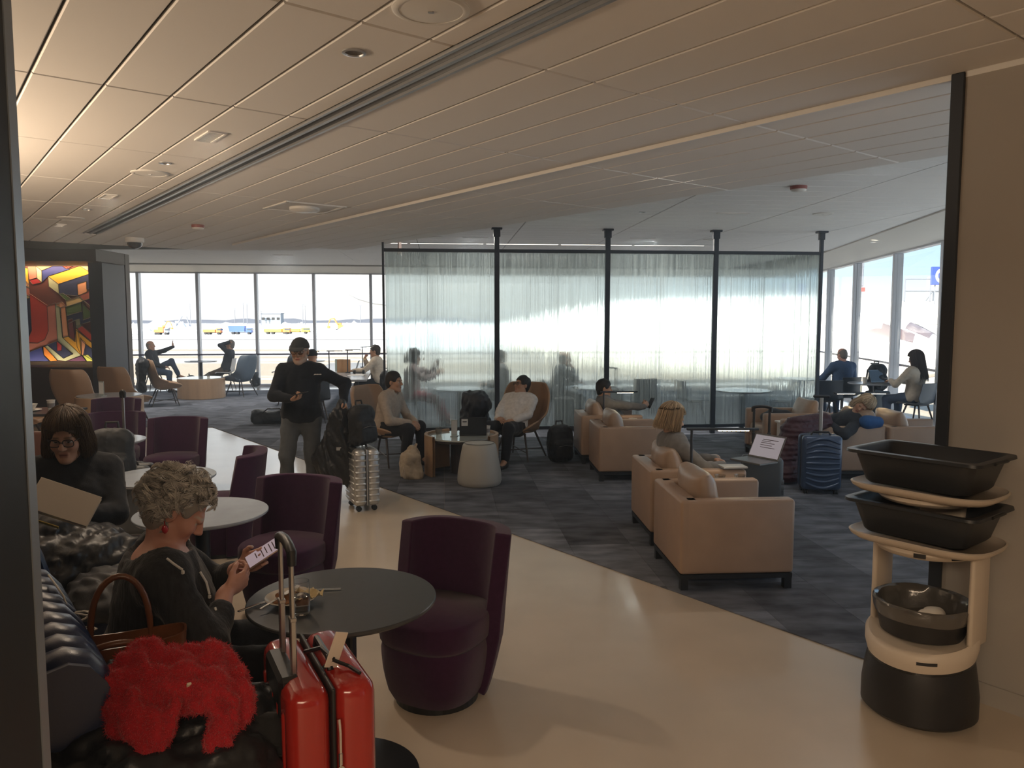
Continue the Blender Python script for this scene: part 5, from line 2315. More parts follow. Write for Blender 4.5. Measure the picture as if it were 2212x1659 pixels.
def person(label, loc, yaw, z0=.55, lean=0., side=0., twist=0., torso=.47, head=(0, 0, 0), hfwd=.0, L=None, R=None, feet=None, size=1., fat=1.,
           top=None, pants=None, shoe=None, hair='short', hair_col=(.03, .025, .02), skin='fair', h=.014, hh=.008, hv=.008, female=False,
           neck_open=None, sleeve=1.0, seated=True, beard=None, elb=None, wrinkle=.004, top_name='sweater', knee_out=.16, glasses=False, hoodie=False, lip=(.40, .15, .13), hs=None, bust=0., collar=None, knee_up=.0, mouth_open=0., loc_z=0.0):
    root = thing('person', label, 'person', (loc[0], loc[1], loc_z), yaw)
    s = size
    hs = hs or s * .96
    P0 = np.array([0, 0, z0])
    u = nrm((-math.sin(lean), side, math.cos(lean)))
    fw = nrm(np.array([math.cos(lean), 0, math.sin(lean)]))
    lat0 = nrm(np.cross(u, fw))
    lat = nrm(lat0 * math.cos(twist) - fw * math.sin(twist))
    cf = nrm(np.cross(lat, u))
    T = torso * s
    Nk = P0 + u * T
    HR = head_rot(*head)
    HC = Nk + (u * .5 + np.array([0, 0, .5])) * .155 * s + np.array([hfwd, 0, 0]) + cf * .015
    fq = math.sqrt(fat)
    sh = {1: Nk - u * .05 * s + lat * .168 * s * fq, -1: Nk - u * .05 * s - lat * .168 * s * fq}
    hp = {1: P0 + lat0 * .088 * s * fq, -1: P0 - lat0 * .088 * s * fq}
    hands = {1: L, -1: R}
    arms = {}
    for sd in (1, -1):
        tg = hands[sd]
        if tg is None:
            tg = ((.30, sd * .10, z0 + .08), None, None, 'relax')
        pole = (-.35, sd * .8, -.6) if elb is None or elb.get(sd) is None else elb[sd]
        e, wv = ik(sh[sd], np.array(tg[0], float), .285 * s, .245 * s, pole)
        dd = np.array(tg[1], float) if tg[1] is not None else wv - e
        nn_ = np.array(tg[2], float) if tg[2] is not None else np.array([0, -sd * .3, -1.])
        arms[sd] = (e, wv, dd, nn_, tg[3])
    legs = {}
    for sd in (1, -1):
        if feet is None:
            ft = (.40, sd * .13, .085)
        else:
            ft = feet[0 if sd == 1 else 1]
        kn, an = ik(hp[sd], np.array(ft, float), .43 * s, .41 * s, (1, sd * knee_out, .8 + knee_up) if seated else (1, sd * .1, 0))
        legs[sd] = (kn, an)

    lo = np.minimum.reduce([HC - .2, Nk - .3] + [a[1] - .16 for a in arms.values()] + [l[1] - .14 for l in legs.values()] + [l[0] - .12 for l in legs.values()] + [a[0] - .1 for a in arms.values()] + [P0 - .25 * fq])
    hi = np.maximum.reduce([HC + .2, Nk + .3] + [a[1] + .16 for a in arms.values()] + [l[1] + .20 for l in legs.values()] + [l[0] + .12 for l in legs.values()] + [a[0] + .1 for a in arms.values()] + [P0 + .25 * fq])

    def torso_p(f, t, low=True):
        Rm = np.stack([cf, lat, u], 1)
        R0 = np.stack([fw, lat0, u], 1)
        f.ell(P0 + u * .02, np.array([.112 * fat, .158 * fq, .13]) * s + t * (1.9 if t > .015 else 1), R=R0, k=.05)
        f.ell(P0 + u * T * .40 + fw * .015 * fat, np.array([.105 * fat, .142 * fq * (1.06 if fat > 1.1 else .96), .17]) * s + t, R=R0, k=.07)
        f.ell(P0 + u * T * .74, np.array([.105 * fq, .158 * fq, .155]) * s + t, R=Rm, k=.07)
        f.cap(sh[1] - lat * .03, sh[-1] + lat * .03, .062 * s * fq + t, k=.05)
        f.cap(Nk - u * .03 + lat * .10 * s, Nk - u * .03 - lat * .10 * s, .045 * s + t, k=.05)
        if bust:
            for sd in (1, -1):
                f.ell(P0 + u * T * .62 + cf * .085 * s + lat * sd * .075 * s, np.array([.07, .075, .07]) * s * bust + t, R=Rm, k=.05)

    def arm_p(f, sd, t, part=1.):
        e, wv, dd, nn_, st_ = arms[sd]
        f.cap(sh[sd], e, .050 * s * fq + t, .040 * s * fq + t, k=.035)
        if part > 0:
            f.cap(e, e + (wv - e) * part, .040 * s * fq + t, (.040 + (.027 - .040) * part) * s + t, k=.02)

    def leg_p(f, sd, t, part=1.):
        kn, an = legs[sd]
        f.cap(hp[sd], kn, .080 * s * fq + t, .055 * s * fq ** .5 + t, k=.045)
        f.cap(kn, kn + (an - kn) * part, .054 * s * fq ** .5 + t, .036 * s + t, k=.025)

    # ---- body: one continuous surface with face and hands
    fine = [(HC, .155 * hs, hh)] + [(arms[sd][1] + nrm(arms[sd][2]) * .08, .105, hv) for sd in (1, -1)]
    f = Field(lo, hi, h, fine)
    torso_p(f, 0)
    for sd in (1, -1):
        arm_p(f, sd, 0)
        leg_p(f, sd, 0)
        kn, an = legs[sd]
        fd = nrm(np.array([(an - kn)[0] * .3 + 1, (an - kn)[1] * .5, 0.]))
        f.cap(an, an + fd * .13 * s - np.array([0, 0, .045]), .036 * s, .028 * s, k=.03)
        e, wv, dd, nn_, st_ = arms[sd]
        put_hand(f, wv, dd, nn_, sd, st_, s)
    hp_ = lambda q: HC + HR @ (np.array(q, float) * hs)
    f.cap(Nk - u * .04, hp_((-.02, 0, -.06)), .060 * s * fq ** .5, .054 * s, k=.03)
    f.ell(hp_((-.012, 0, .032)), np.array([.098, .076, .094]) * hs, R=HR, k=.02)
    f.ell(hp_((.032, 0, -.042)), np.array([.062, .060, .082]) * hs, R=HR, k=.03)
    jw = .049 if female else .054
    for sd in (1, -1):
        f.cap(hp_((.005, sd * jw, -.070)), hp_((.070, sd * .014, -.108)), .021 * hs, .021 * hs, k=.025)
        f.ell(hp_((.062, sd * .036, -.030)), .027 * hs * (1.15 if fat > 1.2 else 1), k=.02)
        f.ell(hp_((-.012, sd * .076, -.008)), np.array([.022, .010, .033]) * hs, R=HR @ rotz(sd * .35), k=.008)
        f.ell(hp_((.098, sd * .032, .003)), np.array([.014, .019, .011]) * hs, R=HR, k=.010, op='s')
        f.ell(hp_((.075, sd * .031, .003)), .0150 * hs, k=.002)
        f.cap(hp_((.089, sd * .046, .012)), hp_((.094, sd * .018, .012)), .0055 * hs, k=.006)
    f.cap(hp_((.084, -.032, .024)), hp_((.084, .032, .024)), .012 * hs, k=.015)
    f.cap(hp_((.094, 0, .012)), hp_((.116, 0, -.030)), .0085 * hs, .013 * hs, k=.012)
    for sd in (1, -1):
        f.ell(hp_((.105, sd * .011, -.034)), .0095 * hs, k=.008)
    f.cap(hp_((.091, -.018, -.064)), hp_((.091, .018, -.064)), .0075 * hs, k=.006)
    f.cap(hp_((.0885, -.015, -.077 - mouth_open)), hp_((.0885, .015, -.077 - mouth_open)), .0085 * hs, k=.006)
    f.cap(hp_((.104, -.018, -.0705 - mouth_open * .5)), hp_((.104, .018, -.0705 - mouth_open * .5)), .0022 * hs + mouth_open * .4, k=.003, op='s')
    f.ell(hp_((.078, 0, -.106)), .021 * hs, k=.015)
    sk = np.array(SKIN[skin])

    def colf(V):
        q = (V - HC) @ HR / hs
        C = np.tile(sk, (len(V), 1))
        face = (np.linalg.norm(q, axis=1) < .2)
        ch = np.exp(-(((q[:, 0] - .07) / .03) ** 2 + ((np.abs(q[:, 1]) - .04) / .02) ** 2 + ((q[:, 2] + .03) / .022) ** 2))
        C = C * (1 - .25 * ch[:, None] * np.array([0, .5, .4]))
        lp = np.exp(-((q[:, 2] + .070 + mouth_open * .5) / (.011 + mouth_open)) ** 4 - (q[:, 1] / .021) ** 4) * (q[:, 0] > .082)
        C = C * (1 - lp[:, None]) + np.array(lip) * lp[:, None]
        ml = np.exp(-((q[:, 2] + .0705 + mouth_open * .5) / (.0028 + mouth_open * .5)) ** 2 - (q[:, 1] / .022) ** 6) * (q[:, 0] > .075)
        C = C * (1 - .55 * ml[:, None])
        br = np.exp(-((q[:, 2] - .0255 + 3 * (np.abs(q[:, 1]) - .03) ** 2) / .0055) ** 4 - ((np.abs(q[:, 1]) - .031) / .020) ** 6) * (q[:, 0] > .06)
        C = C * (1 - .8 * br[:, None]) + np.array(hair_col) * .8 * br[:, None]
        for sd in (1, -1):
            e0 = np.array([.075, sd * .031, .003])
            de = np.linalg.norm(q - e0, axis=1)
            ey = (de < .0168) & (q[:, 0] > .08) & (np.abs(q[:, 2] - .002) < .0075)
            C[ey] = (.55, .52, .48)
            ir = np.hypot(q[:, 1] - e0[1], q[:, 2] - .002) < .0068
            C[ey & ir] = (.03, .022, .018)
            ld = np.exp(-((q[:, 2] - .0105) / .003) ** 2 - ((q[:, 1] - e0[1]) / .018) ** 4) * (q[:, 0] > .078)
            C = C * (1 - .6 * ld[:, None])
        if beard is not None:
            bc, amt = beard
            bd = ((q[:, 2] < -.045) & (q[:, 2] > -.145) & (q[:, 0] > .0) & face).astype(float) * np.clip((-.043 - q[:, 2]) / .012, 0, 1)
            bd *= np.clip(((np.abs(q[:, 1]) / .03) ** 2 + ((q[:, 2] + .07) / .010) ** 2 - 1) * .6, 0, 1)
            bd *= amt
            C = C * (1 - bd[:, None]) + np.array(bc) * bd[:, None]
        return np.clip(C, 0, 1)
    f.build('body', M_skin, root, vcol=colf)

    # ---- clothes
    sd_ = int(abs(loc[0] * 131 + loc[1] * 77)) % 9999
    pn = pants or cloth('dark_trousers', (.02, .02, .024))
    f = Field(lo - .04, hi + .04, h)
    R0 = np.stack([fw, lat0, u], 1)
    f.ell(P0 + u * .0, np.array([.116 * fat, .162 * fq, .12]) * s + .012, R=R0, k=.05)
    f.ell(P0 + u * .10 * s, np.array([.105 * fat, .15 * fq, .10]) * s + .012, R=R0, k=.05)
    for sd in (1, -1):
        leg_p(f, sd, .016, .90)
    f.noise(wrinkle, 42, sd_, stretch=(1, 1, .6))
    f.noise(wrinkle * .6, 90, sd_ + 3, ridge=True)
    f.build('trousers', pn, root)
    f = Field(lo - .05, hi + .05, h)
    torso_p(f, .020)
    for sd in (1, -1):
        arm_p(f, sd, .014, sleeve)
    if hoodie or collar:
        f.cap(Nk - u * .01, Nk + u * .035 + cf * .01, .066 * s + .008, .062 * s + .006, k=.02)
    f.plane(P0 - u * .07 * s, -u, .02)
    if neck_open is not None:
        c, r = neck_open
        f.ell(Nk + u * c[2] + cf * c[0], r, k=.01, op='s')
    elif collar != 'high':
        f.ell(Nk + u * .085 * s + cf * .035, np.array([.062, .062, .085]) * s, R=np.stack([cf, lat, u], 1), k=.015, op='s')
    f.noise(wrinkle, 38, sd_ + 5, stretch=(1, 1, .7))
    f.noise(wrinkle * .7, 75, sd_ + 9, ridge=True)
    f.build(top_name, top or cloth('dark_top', (.025, .026, .03)), root)
    for sd in (1, -1):
        kn, an = legs[sd]
        fd = nrm(np.array([(an - kn)[0] * .3 + 1, (an - kn)[1] * .5, 0.]))
        c0 = an
        f = Field(c0 - np.array([.16, .16, .14]), c0 + np.array([.26, .2, .12]), max(h * .8, .009))
        f.cap(c0 + (kn - an) * .06, c0 - np.array([0, 0, .03]), .045 * s, .046 * s, k=.02)
        f.cap(c0 - fd * .03 - np.array([0, 0, .045]), c0 + fd * .15 * s - np.array([0, 0, .055]), .038 * s, .034 * s, k=.02)
        f.plane(c0 - np.array([0, 0, .082 * s]), (0, 0, -1), .004)
        f.build('shoe', shoe or M_shoe, root)

    # ---- hair
    hc = np.array(hair_col)
    Hsd = sd_

    def hairfield(res, amp, frq, off=.012, front=.040, low=-.05, lowback=-.10, side_=True):
        g = Field(HC - .24, HC + .24, res)
        g.ell(hp_((-.014, 0, .036)), (np.array([.098, .077, .094]) + off) * hs, R=HR, k=0)
        if lowback < -.05:
            g.ell(hp_((-.045, 0, -.03)), np.array([.062, .066, .085]) * hs, R=HR, k=.03)
        # face opening
        g.ell(hp_((.095, 0, -.035)), np.array([.085, .078, .098]) * hs, R=HR, k=.012, op='s')
        g.rbox(hp_((.085, 0, -.10)), np.array([.095, .12, .10]) * hs, .02, R=HR, k=.01, op='s')
        for sd in (1, -1):
            g.ell(hp_((.0, sd * .085, -.022)), np.array([.030, .03, .040]) * hs, R=HR, k=.008, op='s')
        g.plane(hp_((0, 0, lowback)), HR @ np.array([0, 0, -1.]), .01)
        g.noise(amp, frq, Hsd)
        return g
    if hair == 'short':
        hairfield(max(hh, .007), .003, 90).build('hair', M_hair, root, vcol=lambda V: np.tile(hc, (len(V), 1)))
    elif hair == 'fringe':
        g = hairfield(max(hh, .007), .002, 90, off=.006)
        g.plane(hp_((0, 0, .045)), HR @ np.array([.35, 0, 1.]), .006)
        g.build('hair', M_hair, root, vcol=lambda V: np.tile(hc, (len(V), 1)))
    elif hair == 'cap':
        g = hairfield(max(hh, .008), .002, 80, off=.004)
        g.plane(hp_((0, 0, .03)), HR @ np.array([0, 0, 1.]), .004)
        g.build('hair', M_hair, root, vcol=lambda V: np.tile(hc, (len(V), 1)))
        g = Field(HC - .22, HC + .24, max(hh * .8, .006))
        g.ell(hp_((-.010, 0, .040)), np.array([.112, .091, .098]) * hs, R=HR, k=0)
        g.plane(hp_((0, 0, .030)), HR @ np.array([.10, 0, -1.]), .006)
        g.ell(hp_((.120, 0, .030)), np.array([.075, .075, .010]) * hs, R=HR @ roty(.22), k=.008)
        g.build('cap', cloth('cap_grey', (.045, .05, .055)), root)
    elif hair == 'beanie':
        g = Field(HC - .22, HC + .22, max(hh, .008))
        g.ell(hp_((-.010, 0, .040)), np.array([.112, .092, .105]) * hs, R=HR, k=0)
        g.plane(hp_((0, 0, .012)), HR @ np.array([.12, 0, -1.]), .006)
        g.noise(.003, 60, Hsd)
        g.build('knit_hat', cloth('hat_black', (.012, .012, .014)), root)
    elif hair in ('bob', 'long'):
        hairfield(max(hh, .007), .003, 70, off=.010).build('hair', M_hair, root, vcol=lambda V: np.tile(hc * .9, (len(V), 1)))
        rg_ = np.random.default_rng(Hsd)
        n_ = 2600 if hh < .006 else 1300
        M_ = 14
        phi = rg_.uniform(-PI, PI, n_)
        lay = rg_.uniform(.0, 1, n_)
        th0 = rg_.uniform(.05, 1.15, n_)
        frontm = np.abs(phi) < .55 + .35 * rg_.uniform(0, 1, n_)
        bang = frontm & (rg_.uniform(0, 1, n_) < .92)
        t = np.linspace(0, 1, M_)[None, :]
        ax_ = np.array([.100, .080, .098]) + .008
        off = (.006 + .022 * lay)[:, None]
        thE = np.where(bang, 1.30, 1.62)[:, None]
        tA = np.where(bang, 1.0, .52)[:, None]
        th_ = th0[:, None] + (thE - th0[:, None]) * np.clip(t / tA, 0, 1)
        drop = np.clip((t - tA) / np.maximum(1 - tA, .01), 0, 1)
        dl = (.125 if hair == 'bob' else .36) * (1 + .10 * rg_.normal(size=n_))[:, None]
        dl = np.where((np.abs(phi) > 2.3)[:, None] & (hair == 'bob'), dl * .95, dl)
        ph2 = phi[:, None] * (1 - .0 * t)
        rr = np.sin(th_)
        fl = 1 + (.22 if hair == 'bob' else .0) * drop ** 1.2 * (1 - .55 * drop ** 3)
        x = -.014 + (ax_[0] + off) * rr * np.cos(ph2) * fl
        y = (ax_[1] + off) * rr * np.sin(ph2) * fl
        z = .036 + (ax_[2] + off) * np.cos(th_) - drop * dl
        # the side curtains stay behind the cheeks
        x = np.where(~bang[:, None], x - np.clip(x - .045, 0, 1) * np.clip(drop * 1.0 + (t > .3) * .6, 0, 1) * .9, x)
        wv = .006 * np.sin(t * 9 + rg_.uniform(0, 6.28, (n_, 1))) * drop
        P = np.stack([x + wv, y + wv * .7, z], 2) * hs
        P = P @ HR.T + HC
        # hanging parts follow gravity
        col = hc[None] * (1 + rg_.normal(0, .22, (n_, 1))) + (rg_.uniform(0, 1, (n_, 1)) < .18) * hc[None] * .6
        V, F, vc = strands(P, .0024 if hh < .006 else .0042, np.clip(col, 0, 1), taper=True)
        o = mesh_obj('hair_strands', V, F, M_hair, root, True, vcol=vc)
        o['kind'] = 'stuff'
    elif hair == 'curly':
        gq = hairfield(max(hh, .006), .006, 60, off=.015, lowback=-.11)
        gq.ell(hp_((.115, 0, -.005)), np.array([.085, .11, .098]) * hs, R=HR, k=.01, op='s')
        gq.build('hair', M_hair, root, vcol=lambda V: np.tile(hc * .55, (len(V), 1)))
        rg_ = np.random.default_rng(5)
        nc, per = 330, 13
        M_ = 13
        D_ = rg_.normal(size=(nc * 4, 3))
        D_ /= np.linalg.norm(D_, axis=1, keepdims=True)
        # leave the face and the neck free
        ok = ~((D_[:, 0] > .36) & (D_[:, 2] < .54)) & ~((D_[:, 0] > .10) & (D_[:, 2] < .0)) & ~((D_[:, 2] < -.62))
        D_ = D_[ok][:nc]
        nc = len(D_)
        n_ = nc * per
        Ln = np.repeat(rg_.uniform(.04, .085, nc) * np.where(D_[:, 0] > .25, .6, 1), per)[:, None, None]
        am = np.repeat(rg_.uniform(.006, .013, nc), per)[:, None, None]
        fr = np.repeat(rg_.uniform(4.5, 8.5, nc), per)[:, None, None]
        ph = np.repeat(rg_.uniform(0, 6.28, nc), per)[:, None, None]
        dn_ = np.repeat(np.array([-.45, 0, -1.0]) + rg_.normal(0, .65, (nc, 3)), per, axis=0)
        tone = np.repeat(rg_.normal(0, .22, nc), per)[:, None]
        D_ = np.repeat(D_, per, axis=0) + rg_.normal(0, .035, (n_, 3))
        D_ /= np.linalg.norm(D_, axis=1, keepdims=True)
        base = D_ * (np.array([.098, .077, .094]) + .010) + np.array([-.016, 0, .036])
        base[:, 0] -= .018 * np.clip(-D_[:, 0], 0, 1)
        Nn = D_ / np.array([.098, .077, .094])
        Nn /= np.linalg.norm(Nn, axis=1, keepdims=True)
        tg = dn_ - Nn * (dn_ * Nn).sum(1, keepdims=True)
        tg /= np.linalg.norm(tg, axis=1, keepdims=True)
        bn = np.cross(Nn, tg)
        t = np.linspace(0, 1, M_)[None, :, None]
        lift = np.repeat(rg_.uniform(.5, 1.5, nc), per)[:, None, None]
        P = base[:, None] + tg[:, None] * Ln * t + Nn[:, None] * (.017 * np.sin(t * PI * .85) * lift + am * np.sin(fr * t + ph)) + bn[:, None] * am * np.cos(fr * t + ph) * 1.3
        P = P + rg_.normal(0, .0016, (n_, 1, 3))
        P = (P * hs) @ HR.T + HC
        col = hc[None] * (1 + tone + rg_.normal(0, .16, (n_, 1)))
        V, F, vc = strands(P, .0019, np.clip(col, 0.02, 1), taper=True)
        o = mesh_obj('hair_curls', V, F, M_hair, root, True, vcol=vc)
        o['kind'] = 'stuff'
    if glasses:
        g = MB()
        rim, rx_ = [], .026
        for sd in (1, -1):
            pts = []
            for i in range(16):
                a = 2 * PI * i / 16
                c, sn = math.cos(a), math.sin(a)
                k_ = (abs(c) ** 3 + abs(sn) ** 3) ** (-1 / 3)
                pts.append(hp_((.108 - .10 * abs(.034 + rx_ * k_ * c * 1.0 - .03) ** 1.6, sd * (.033 + rx_ * k_ * c), .0 + .020 * k_ * sn)))
            g.tube(pts, .0026 * hs, 6, closed=True)
            rim.append(pts)
            g.tube([hp_((.098, sd * .060, .008)), hp_((.05, sd * .079, .008)), hp_((-.01, sd * .082, .004))], .0024 * hs, 6)
        g.tube([hp_((.112, -.008, .004)), hp_((.114, 0, .007)), hp_((.112, .008, .004))], .0026 * hs, 6)
        fr_ = g.build('spectacles', mat('spectacle_frame', (.02, .014, .012), rough=.3), root)
        for pts in rim:
            g = MB()
            g.raw(pts, [tuple(range(16))])
            g.build('lens', M_lens, fr_)
    root['head'] = [float(v) for v in HC]
    del root['head']
    return root, dict(HC=HC, HR=HR, arms=arms, sh=sh, Nk=Nk, hs=hs, u=u, cf=cf, lat=lat, hp=hp_, P0=P0)


M_shoe = mat('dark_shoe', (.02, .018, .018), rough=.5)
M_shoew = mat('pale_shoe', (.5, .49, .47), rough=.6)
C_blk = cloth('charcoal_knit', (.020, .021, .024), bscale=300)
C_rib = cloth('charcoal_ribbed_jersey', (.030, .031, .034), bump=.9, bscale=90, stretch=(1, 1, .08), var=.3, vscale=60)
C_navy = cloth('navy_sweatshirt', (.012, .015, .022))
C_jean = cloth('washed_grey_jeans', (.075, .082, .088), var=.3, vscale=9)
C_bjean = cloth('blue_jeans', (.06, .085, .14), var=.3, vscale=9)
C_beige = cloth('beige_shirt_cloth', (.40, .34, .28), sheen=.05)
C_white = cloth('white_shirt_cloth', (.66, .63, .60), sheen=.05)
C_grey = cloth('grey_wool', (.17, .165, .165))
C_blue = cloth('blue_sweater', (.06, .10, .19))
C_pink = cloth('dusty_blouse', (.30, .22, .22))
C_red = cloth('dark_red_trousers', (.22, .025, .04))
C_brown = cloth('brown_chinos', (.11, .085, .06))
C_tealj = cloth('dark_jacket_cloth', (.035, .04, .05))
C_cream = cloth('cream_knit', (.50, .44, .36))
# ---------------------------------------------------------------- the cast
# 1 curly-haired woman with the phone
p1, J1 = person('woman with curly grey hair in a charcoal top looking down at her phone', (-1.36, 2.82), math.radians(26), z0=.50, lean=-.10, torso=.45, head=(math.radians(-8), math.radians(38), 0), hfwd=.035,
                L=((.335, .06, .83), (.6, -.35, .35), (.1, -.8, .3), 'hold'), R=((.255, -.13, .80), (.75, .42, .30), (.0, .8, .35), 'hold'), fat=1.58, top=C_rib, top_name='jersey_top', pants=C_blk,
                hair='curly', hair_col=(.52, .49, .45), skin='ruddy', h=.010, hh=.0042, hv=.0042, female=True, neck_open=((-.015, 0, .055), (.135, .155, .105)), sleeve=.60, bust=1.15, feet=[(.52, .14, .085), (.50, -.16, .085)], wrinkle=.003, hs=1.0,
                elb={-1: (-.2, -.9, -.7), 1: (0, .8, -.7)})
# 2 bob-haired woman with the book
p2, J2 = person('woman with brown bob and glasses in black reading a cream book', (-2.46, 4.22), math.radians(-64), z0=.58, lean=.02, torso=.45, head=(math.radians(-12), math.radians(14), 0), hfwd=.05,
                L=((.33, .05, .80), (.3, -.5, .6), (-.5, -.6, 0), 'hold'), R=((.33, -.16, .78), (.3, .5, .6), (-.5, .6, 0), 'hold'), fat=1.3, top=C_blk, top_name='poncho', pants=C_blk, hair='bob', hair_col=(.095, .066, .045), skin='fair', h=.012, hh=.0048, hv=.006,
                female=True, glasses=True, collar='high', bust=1.0, lip=(.42, .19, .16), mouth_open=.0008, hs=1.03)
# 3 standing man with the cap
p3, J3 = person('standing man in a dark sweatshirt and grey cap holding phone and jacket', (-2.08, 7.55), math.radians(-86), z0=.88, lean=.0, torso=.485, head=(math.radians(-4), math.radians(3), 0), seated=False, size=.985,
                R=((.30, -.03, 1.07), (.35, .75, .12), (.1, -.3, .9), 'grip'), L=((.13, .43, 1.02), (.45, .30, -.55), (.2, -.8, -.3), 'fist'), feet=[(-.05, .10, .085), (.16, -.13, .085)], fat=1.12, top=C_navy, top_name='sweatshirt', pants=C_jean, hair='cap',
                hair_col=(.25, .24, .23), skin='tan', h=.012, hh=.006, hv=.006, beard=((.36, .32, .29), .45), glasses=True, elb={-1: (-.3, -1, -.35), 1: (-.5, .8, -.1)}, hs=1.0)
# 4 man in the beige shirt
p4, J4 = person('man in a beige shirt sitting sideways in a tan wing chair', (-1.60, 9.50), math.radians(-18), z0=.47, lean=-.26, torso=.45, head=(math.radians(2), 0.02, 0), L=((.40, .06, .56), (.6, -.5, -.3), (0, -.4, -.9), 'relax'), R=((.38, -.08, .56), (.6, .4, -.3), (0, .4, -.9), 'relax'),
                top=C_beige, top_name='shirt', pants=cloth('black_trousers', (.018, .018, .022)), hair='short', hair_col=(.018, .015, .014), skin='tan', h=.014, hh=.007, hv=.008, collar='shirt', feet=[(.46, .13, .085), (.36, -.16, .085)], fat=1.05)
# 5 reclining man in the white shirt
p5, J5 = person('man in a white shirt leaning back in a tan wing chair', (.0, 9.80), -2.0, z0=.44, lean=.66, torso=.47, head=(-.55, -.22, .05), L=((.20, .13, .56), (.5, -.6, -.1), (-.2, -.3, -.9), 'relax'), R=((.22, -.10, .58), (.4, .6, -.1), (-.2, .3, -.9), 'relax'), top=C_white, top_name='shirt',
                pants=cloth('black_trousers', (.018, .018, .022)), hair='short', hair_col=(.018, .015, .014), skin='tan', h=.014, hh=.007, hv=.008, glasses=True, collar='shirt', fat=1.12, feet=[(.52, .14, .085), (.50, -.12, .085)])
# 6 man in the grey sweater
p6, J6 = person('man in a grey sweater in a tan armchair looking at his phone', (1.38, 9.93), .03, z0=.43, lean=.52, torso=.43, head=(.0, .10, 0), hfwd=.04, size=.95, L=((.36, .10, .66), (.4, -.6, .2), (-.1, -.7, .3), 'hold'), R=((.33, -.10, .70), (.5, .4, .4), (0, .8, .2), 'fist'), top=C_grey, top_name='sweater', pants=C_bjean, hair='short', hair_col=(.02, .018, .017),
                skin='tan', h=.014, hh=.007, hv=.008, collar='shirt', feet=[(.60, .1, .085), (.55, -.14, .085)])
# 7 fair-haired woman from behind
p7, J7 = person('fair-haired woman in a grey sweater writing beside a laptop', (1.42, 6.44), .12, z0=.44, lean=.18, torso=.42, head=(.15, .22, 0), size=.95, L=((.33, .06, .62), (.6, -.5, -.1), (-.1, -.2, -.9), 'grip'), R=((.33, -.12, .60), (.6, .5, -.1), (-.1, .2, -.9), 'grip'), top=C_grey, top_name='sweater', pants=C_blk, hair='bob', hair_col=(.36, .27, .175), skin='fair',
                h=.013, hh=.007, hv=.008, female=True, fat=1.1)
# 8 sleeping woman
p8, J8 = person('blonde woman in a dark jacket asleep on a blue neck pillow', (3.76, 8.93), PI - .1, z0=.40, lean=.66, side=.30, torso=.42, head=(1.0, .30, -.85), hfwd=-.02, size=.95, L=((.16, .30, .66), (.5, -.5, -.1), (0, 0, -1), 'relax'), R=((.22, .12, .66), (.5, .5, -.1), (0, 0, -1), 'relax'), top=C_tealj, top_name='jacket', pants=C_blk, hair='bob', hair_col=(.45, .36, .25), skin='fair',
                h=.014, hh=.008, hv=.009, female=True, fat=1.25, feet=[(.56, .12, .10), (.60, -.08, .10)])
# 9 bald man in blue
person('bald man in a blue sweater at the right windows, seen from behind', (5.98, 13.82), 1.75, z0=.56, lean=-.10, head=(.1, .35, 0), L=((.34, .16, .80), (.8, -.3, 0), (0, 0, -1), 'relax'), R=((.34, -.14, .80), (.8, .3, 0), (0, 0, -1), 'relax'), top=C_blue, top_name='sweater', pants=C_bjean, hair='fringe', hair_col=(.18, .16, .14), skin='ruddy', h=.016, hh=.011, hv=.011, fat=1.2)
# 10 long-haired woman
person('woman with long dark hair typing on a laptop at the right windows', (6.60, 12.5), 2.05, z0=.55, lean=-.03, head=(0.25, .2, 0), L=((.36, .14, .80), (.8, -.3, 0), (0, 0, -1), 'relax'), R=((.36, -.10, .80), (.8, .3, 0), (0, 0, -1), 'relax'), top=C_cream, top_name='jumper', pants=C_bjean, hair='long', hair_col=(.05, .035, .028), skin='fair', h=.016, hh=.011, hv=.011, female=True, shoe=M_shoew)
# 11 to 13 behind the fluted glass
person('woman with dark hair and red trousers gesturing behind the glass', (-1.72, 13.05), .05, z0=.56, lean=-.10, head=(0, .1, 0), L=((.42, .10, 1.02), (.4, -.1, .8), (0, -1, 0), 'relax'), R=((.44, -.16, .90), (.6, .2, .5), (0, 1, 0), 'relax'), top=C_pink, top_name='blouse', pants=C_red, hair='bob', hair_col=(.02, .016, .015), skin='tan', h=.018, hh=.012, hv=.011, female=True, feet=[(.62, .1, .085), (.56, -.1, .085)])
person('man with short dark hair behind the glass facing the gesturing woman', (-.12, 13.1), PI, z0=.56, lean=-.15, head=(0, .15, 0), L=((.34, .12, .72), None, None, 'relax'), R=((.34, -.12, .72), None, None, 'relax'), top=C_grey, top_name='sweater', pants=C_blk, hair='short', hair_col=(.02, .018, .016), skin='tan', h=.018, hh=.012, hv=.012)
person('bald man in a dark jacket leaning on his hand behind the glass', (.72, 13.02), .1, z0=.56, lean=-.30, head=(0, .12, 0), L=((.42, .10, .74), None, None, 'relax'), R=((.30, -.06, .98), (-.3, .1, .9), (-.6, 0, 0), 'fist'), top=C_tealj, top_name='jacket', pants=C_blk, hair='fringe', hair_col=(.2, .19, .18), skin='fair', h=.018, hh=.012, hv=.012, fat=1.2)
